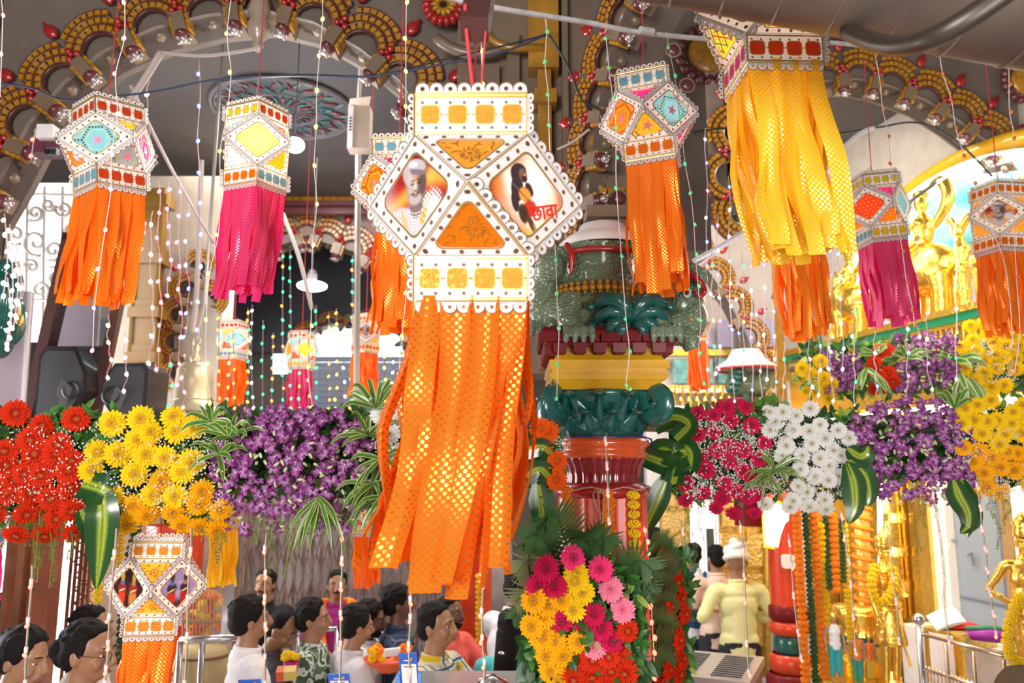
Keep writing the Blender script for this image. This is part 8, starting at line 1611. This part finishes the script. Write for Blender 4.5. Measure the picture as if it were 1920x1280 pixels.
# curtains of small lights in the left bay
ROWS = [(268, 335, 470, 'pink', 9), (300, 338, 700, 'pink', 9), (318, 340, 560, 'pink', 7), (338, 338, 730, 'pink', 9), (352, 380, 640, 'blue', 6), (375, 110, 630, 'blue', 9), (278, 150, 330, 'white', 4), (285, 395, 690, 'white', 6), (236, 620, 740, 'white', 4), (205, 590, 715, 'warm', 4), (322, 660, 770, 'green', 3), (345, 690, 770, 'pink', 3)]
for i, (x, y0, y1, c, n_) in enumerate(ROWS):
    string('%s bulb string %s' % ({'pink': 'pink', 'blue': 'blue', 'white': 'white', 'warm': 'warm white', 'green': 'green'}[c], ('right of the upper left orange strips', 'just left of the yellow pilaster', 'over the yellow pilaster', 'right of the yellow pilaster', 'beside the grey conduit pipe', 'falling from the big arch crown side', 'short, behind the slanting cord', 'between two pink ones near the pilaster', 'before the black loudspeaker', 'over the brown mirror frame', 'short, left of the temple bell', 'short, before the temple bell')[i]), [(x, y0), (x-3, (y0*2+y1)/3), (x+2, (y0+2*y1)/3), (x-6, y1)], 4.3, c, n=n_, r=.009, wr=.0022, wm='p', wob=.006)
gl_ = 'dense curtain of small lights in the left bay'
cols_ = ('orange', 'green', 'orange', 'yellow', 'white', 'green', 'orange', 'teal', 'amber', 'white')
for k in range(22):
    x = 408+k*17.2+rnd(-6, 6); y0 = 590+rnd(-20, 40) if not 525 < x < 560 else 470; y1 = 770; c = cols_[k % 10] if not 525 < x < 565 else 'green'
    if x > 760: y0 = 600; c = R.choice(('green', 'teal'))
    if 650 < x < 672: y0 = 480
    string('thin string of small coloured lights hanging behind the purple orchids', [(x, y0), (x+rnd(-3, 3), (y0+y1)/2), (x+rnd(-4, 4), y1)], 5.6+rnd(-.4, .4), c, n=int((y1-y0)/rnd(16, 26)), r=.0085, wr=.0035, wm='k', grp=gl_, mix=None if R.random() < .6 else (c, 'orange', 'green'))
gr_ = 'blue, white and pink strings before the right arch'
for k, (x, y0, y1) in enumerate(((1322, 240, 740), (1345, 400, 700), (1368, 330, 760), (1392, 470, 720), (1410, 380, 780), (1432, 300, 720), (1450, 560, 770), (1470, 640, 790), (1548, 250, 700), (1556, 300, 760), (1572, 320, 700), (1600, 560, 770), (1700, 590, 760), (1740, 560, 740), (1720, 430, 640), (1790, 380, 720), (1640, 620, 740), (1515, 640, 790), (1535, 620, 750), (1336, 470, 760), (1380, 520, 640), (1420, 560, 760))):
    string('white wired string of small blue, white and pink lights by the right arch', [(x, y0), (x+rnd(-3, 5), (2*y0+y1)/3), (x+rnd(-3, 6), (y0+2*y1)/3), (x+rnd(0, 10), y1)], 4.2+rnd(-.3, .3), 'white', n=int((y1-y0)/42), r=.0068, wr=.0022, wm='w', grp=gr_, mix=(('white', 'blue', 'pink'), ('pink', 'white'), ('blue', 'white', 'white'), ('green', 'white', 'yellow'))[k % 4], wob=.005)
for k, (x, y0, y1) in enumerate(((8, 400, 560), (18, 420, 660), (28, 440, 620), (14, 520, 650), (34, 470, 600))): string('white bulb string draped on the dark green statue at the left edge', [(x, y0), (x+6, (y0+y1)/2), (x-3, y1)], 3.9, 'white', n=int((y1-y0)/25), r=.009, wr=.003, wm='p', grp='white strings on the green statue')
# light from the strings on their surroundings
for px, py, d, c, pw in ((470, 640, 5.4, (1, .7, .4), 3), (600, 700, 5.4, (1, .8, .6), 3), (330, 520, 4.1, (1, .4, .5), 2), (1400, 560, 4.0, (.85, .85, 1), 3), (760, 660, 5.4, (.5, 1, .7), 1.5)): lamp('string_glow', P(px, py, d), pw, c, .25)
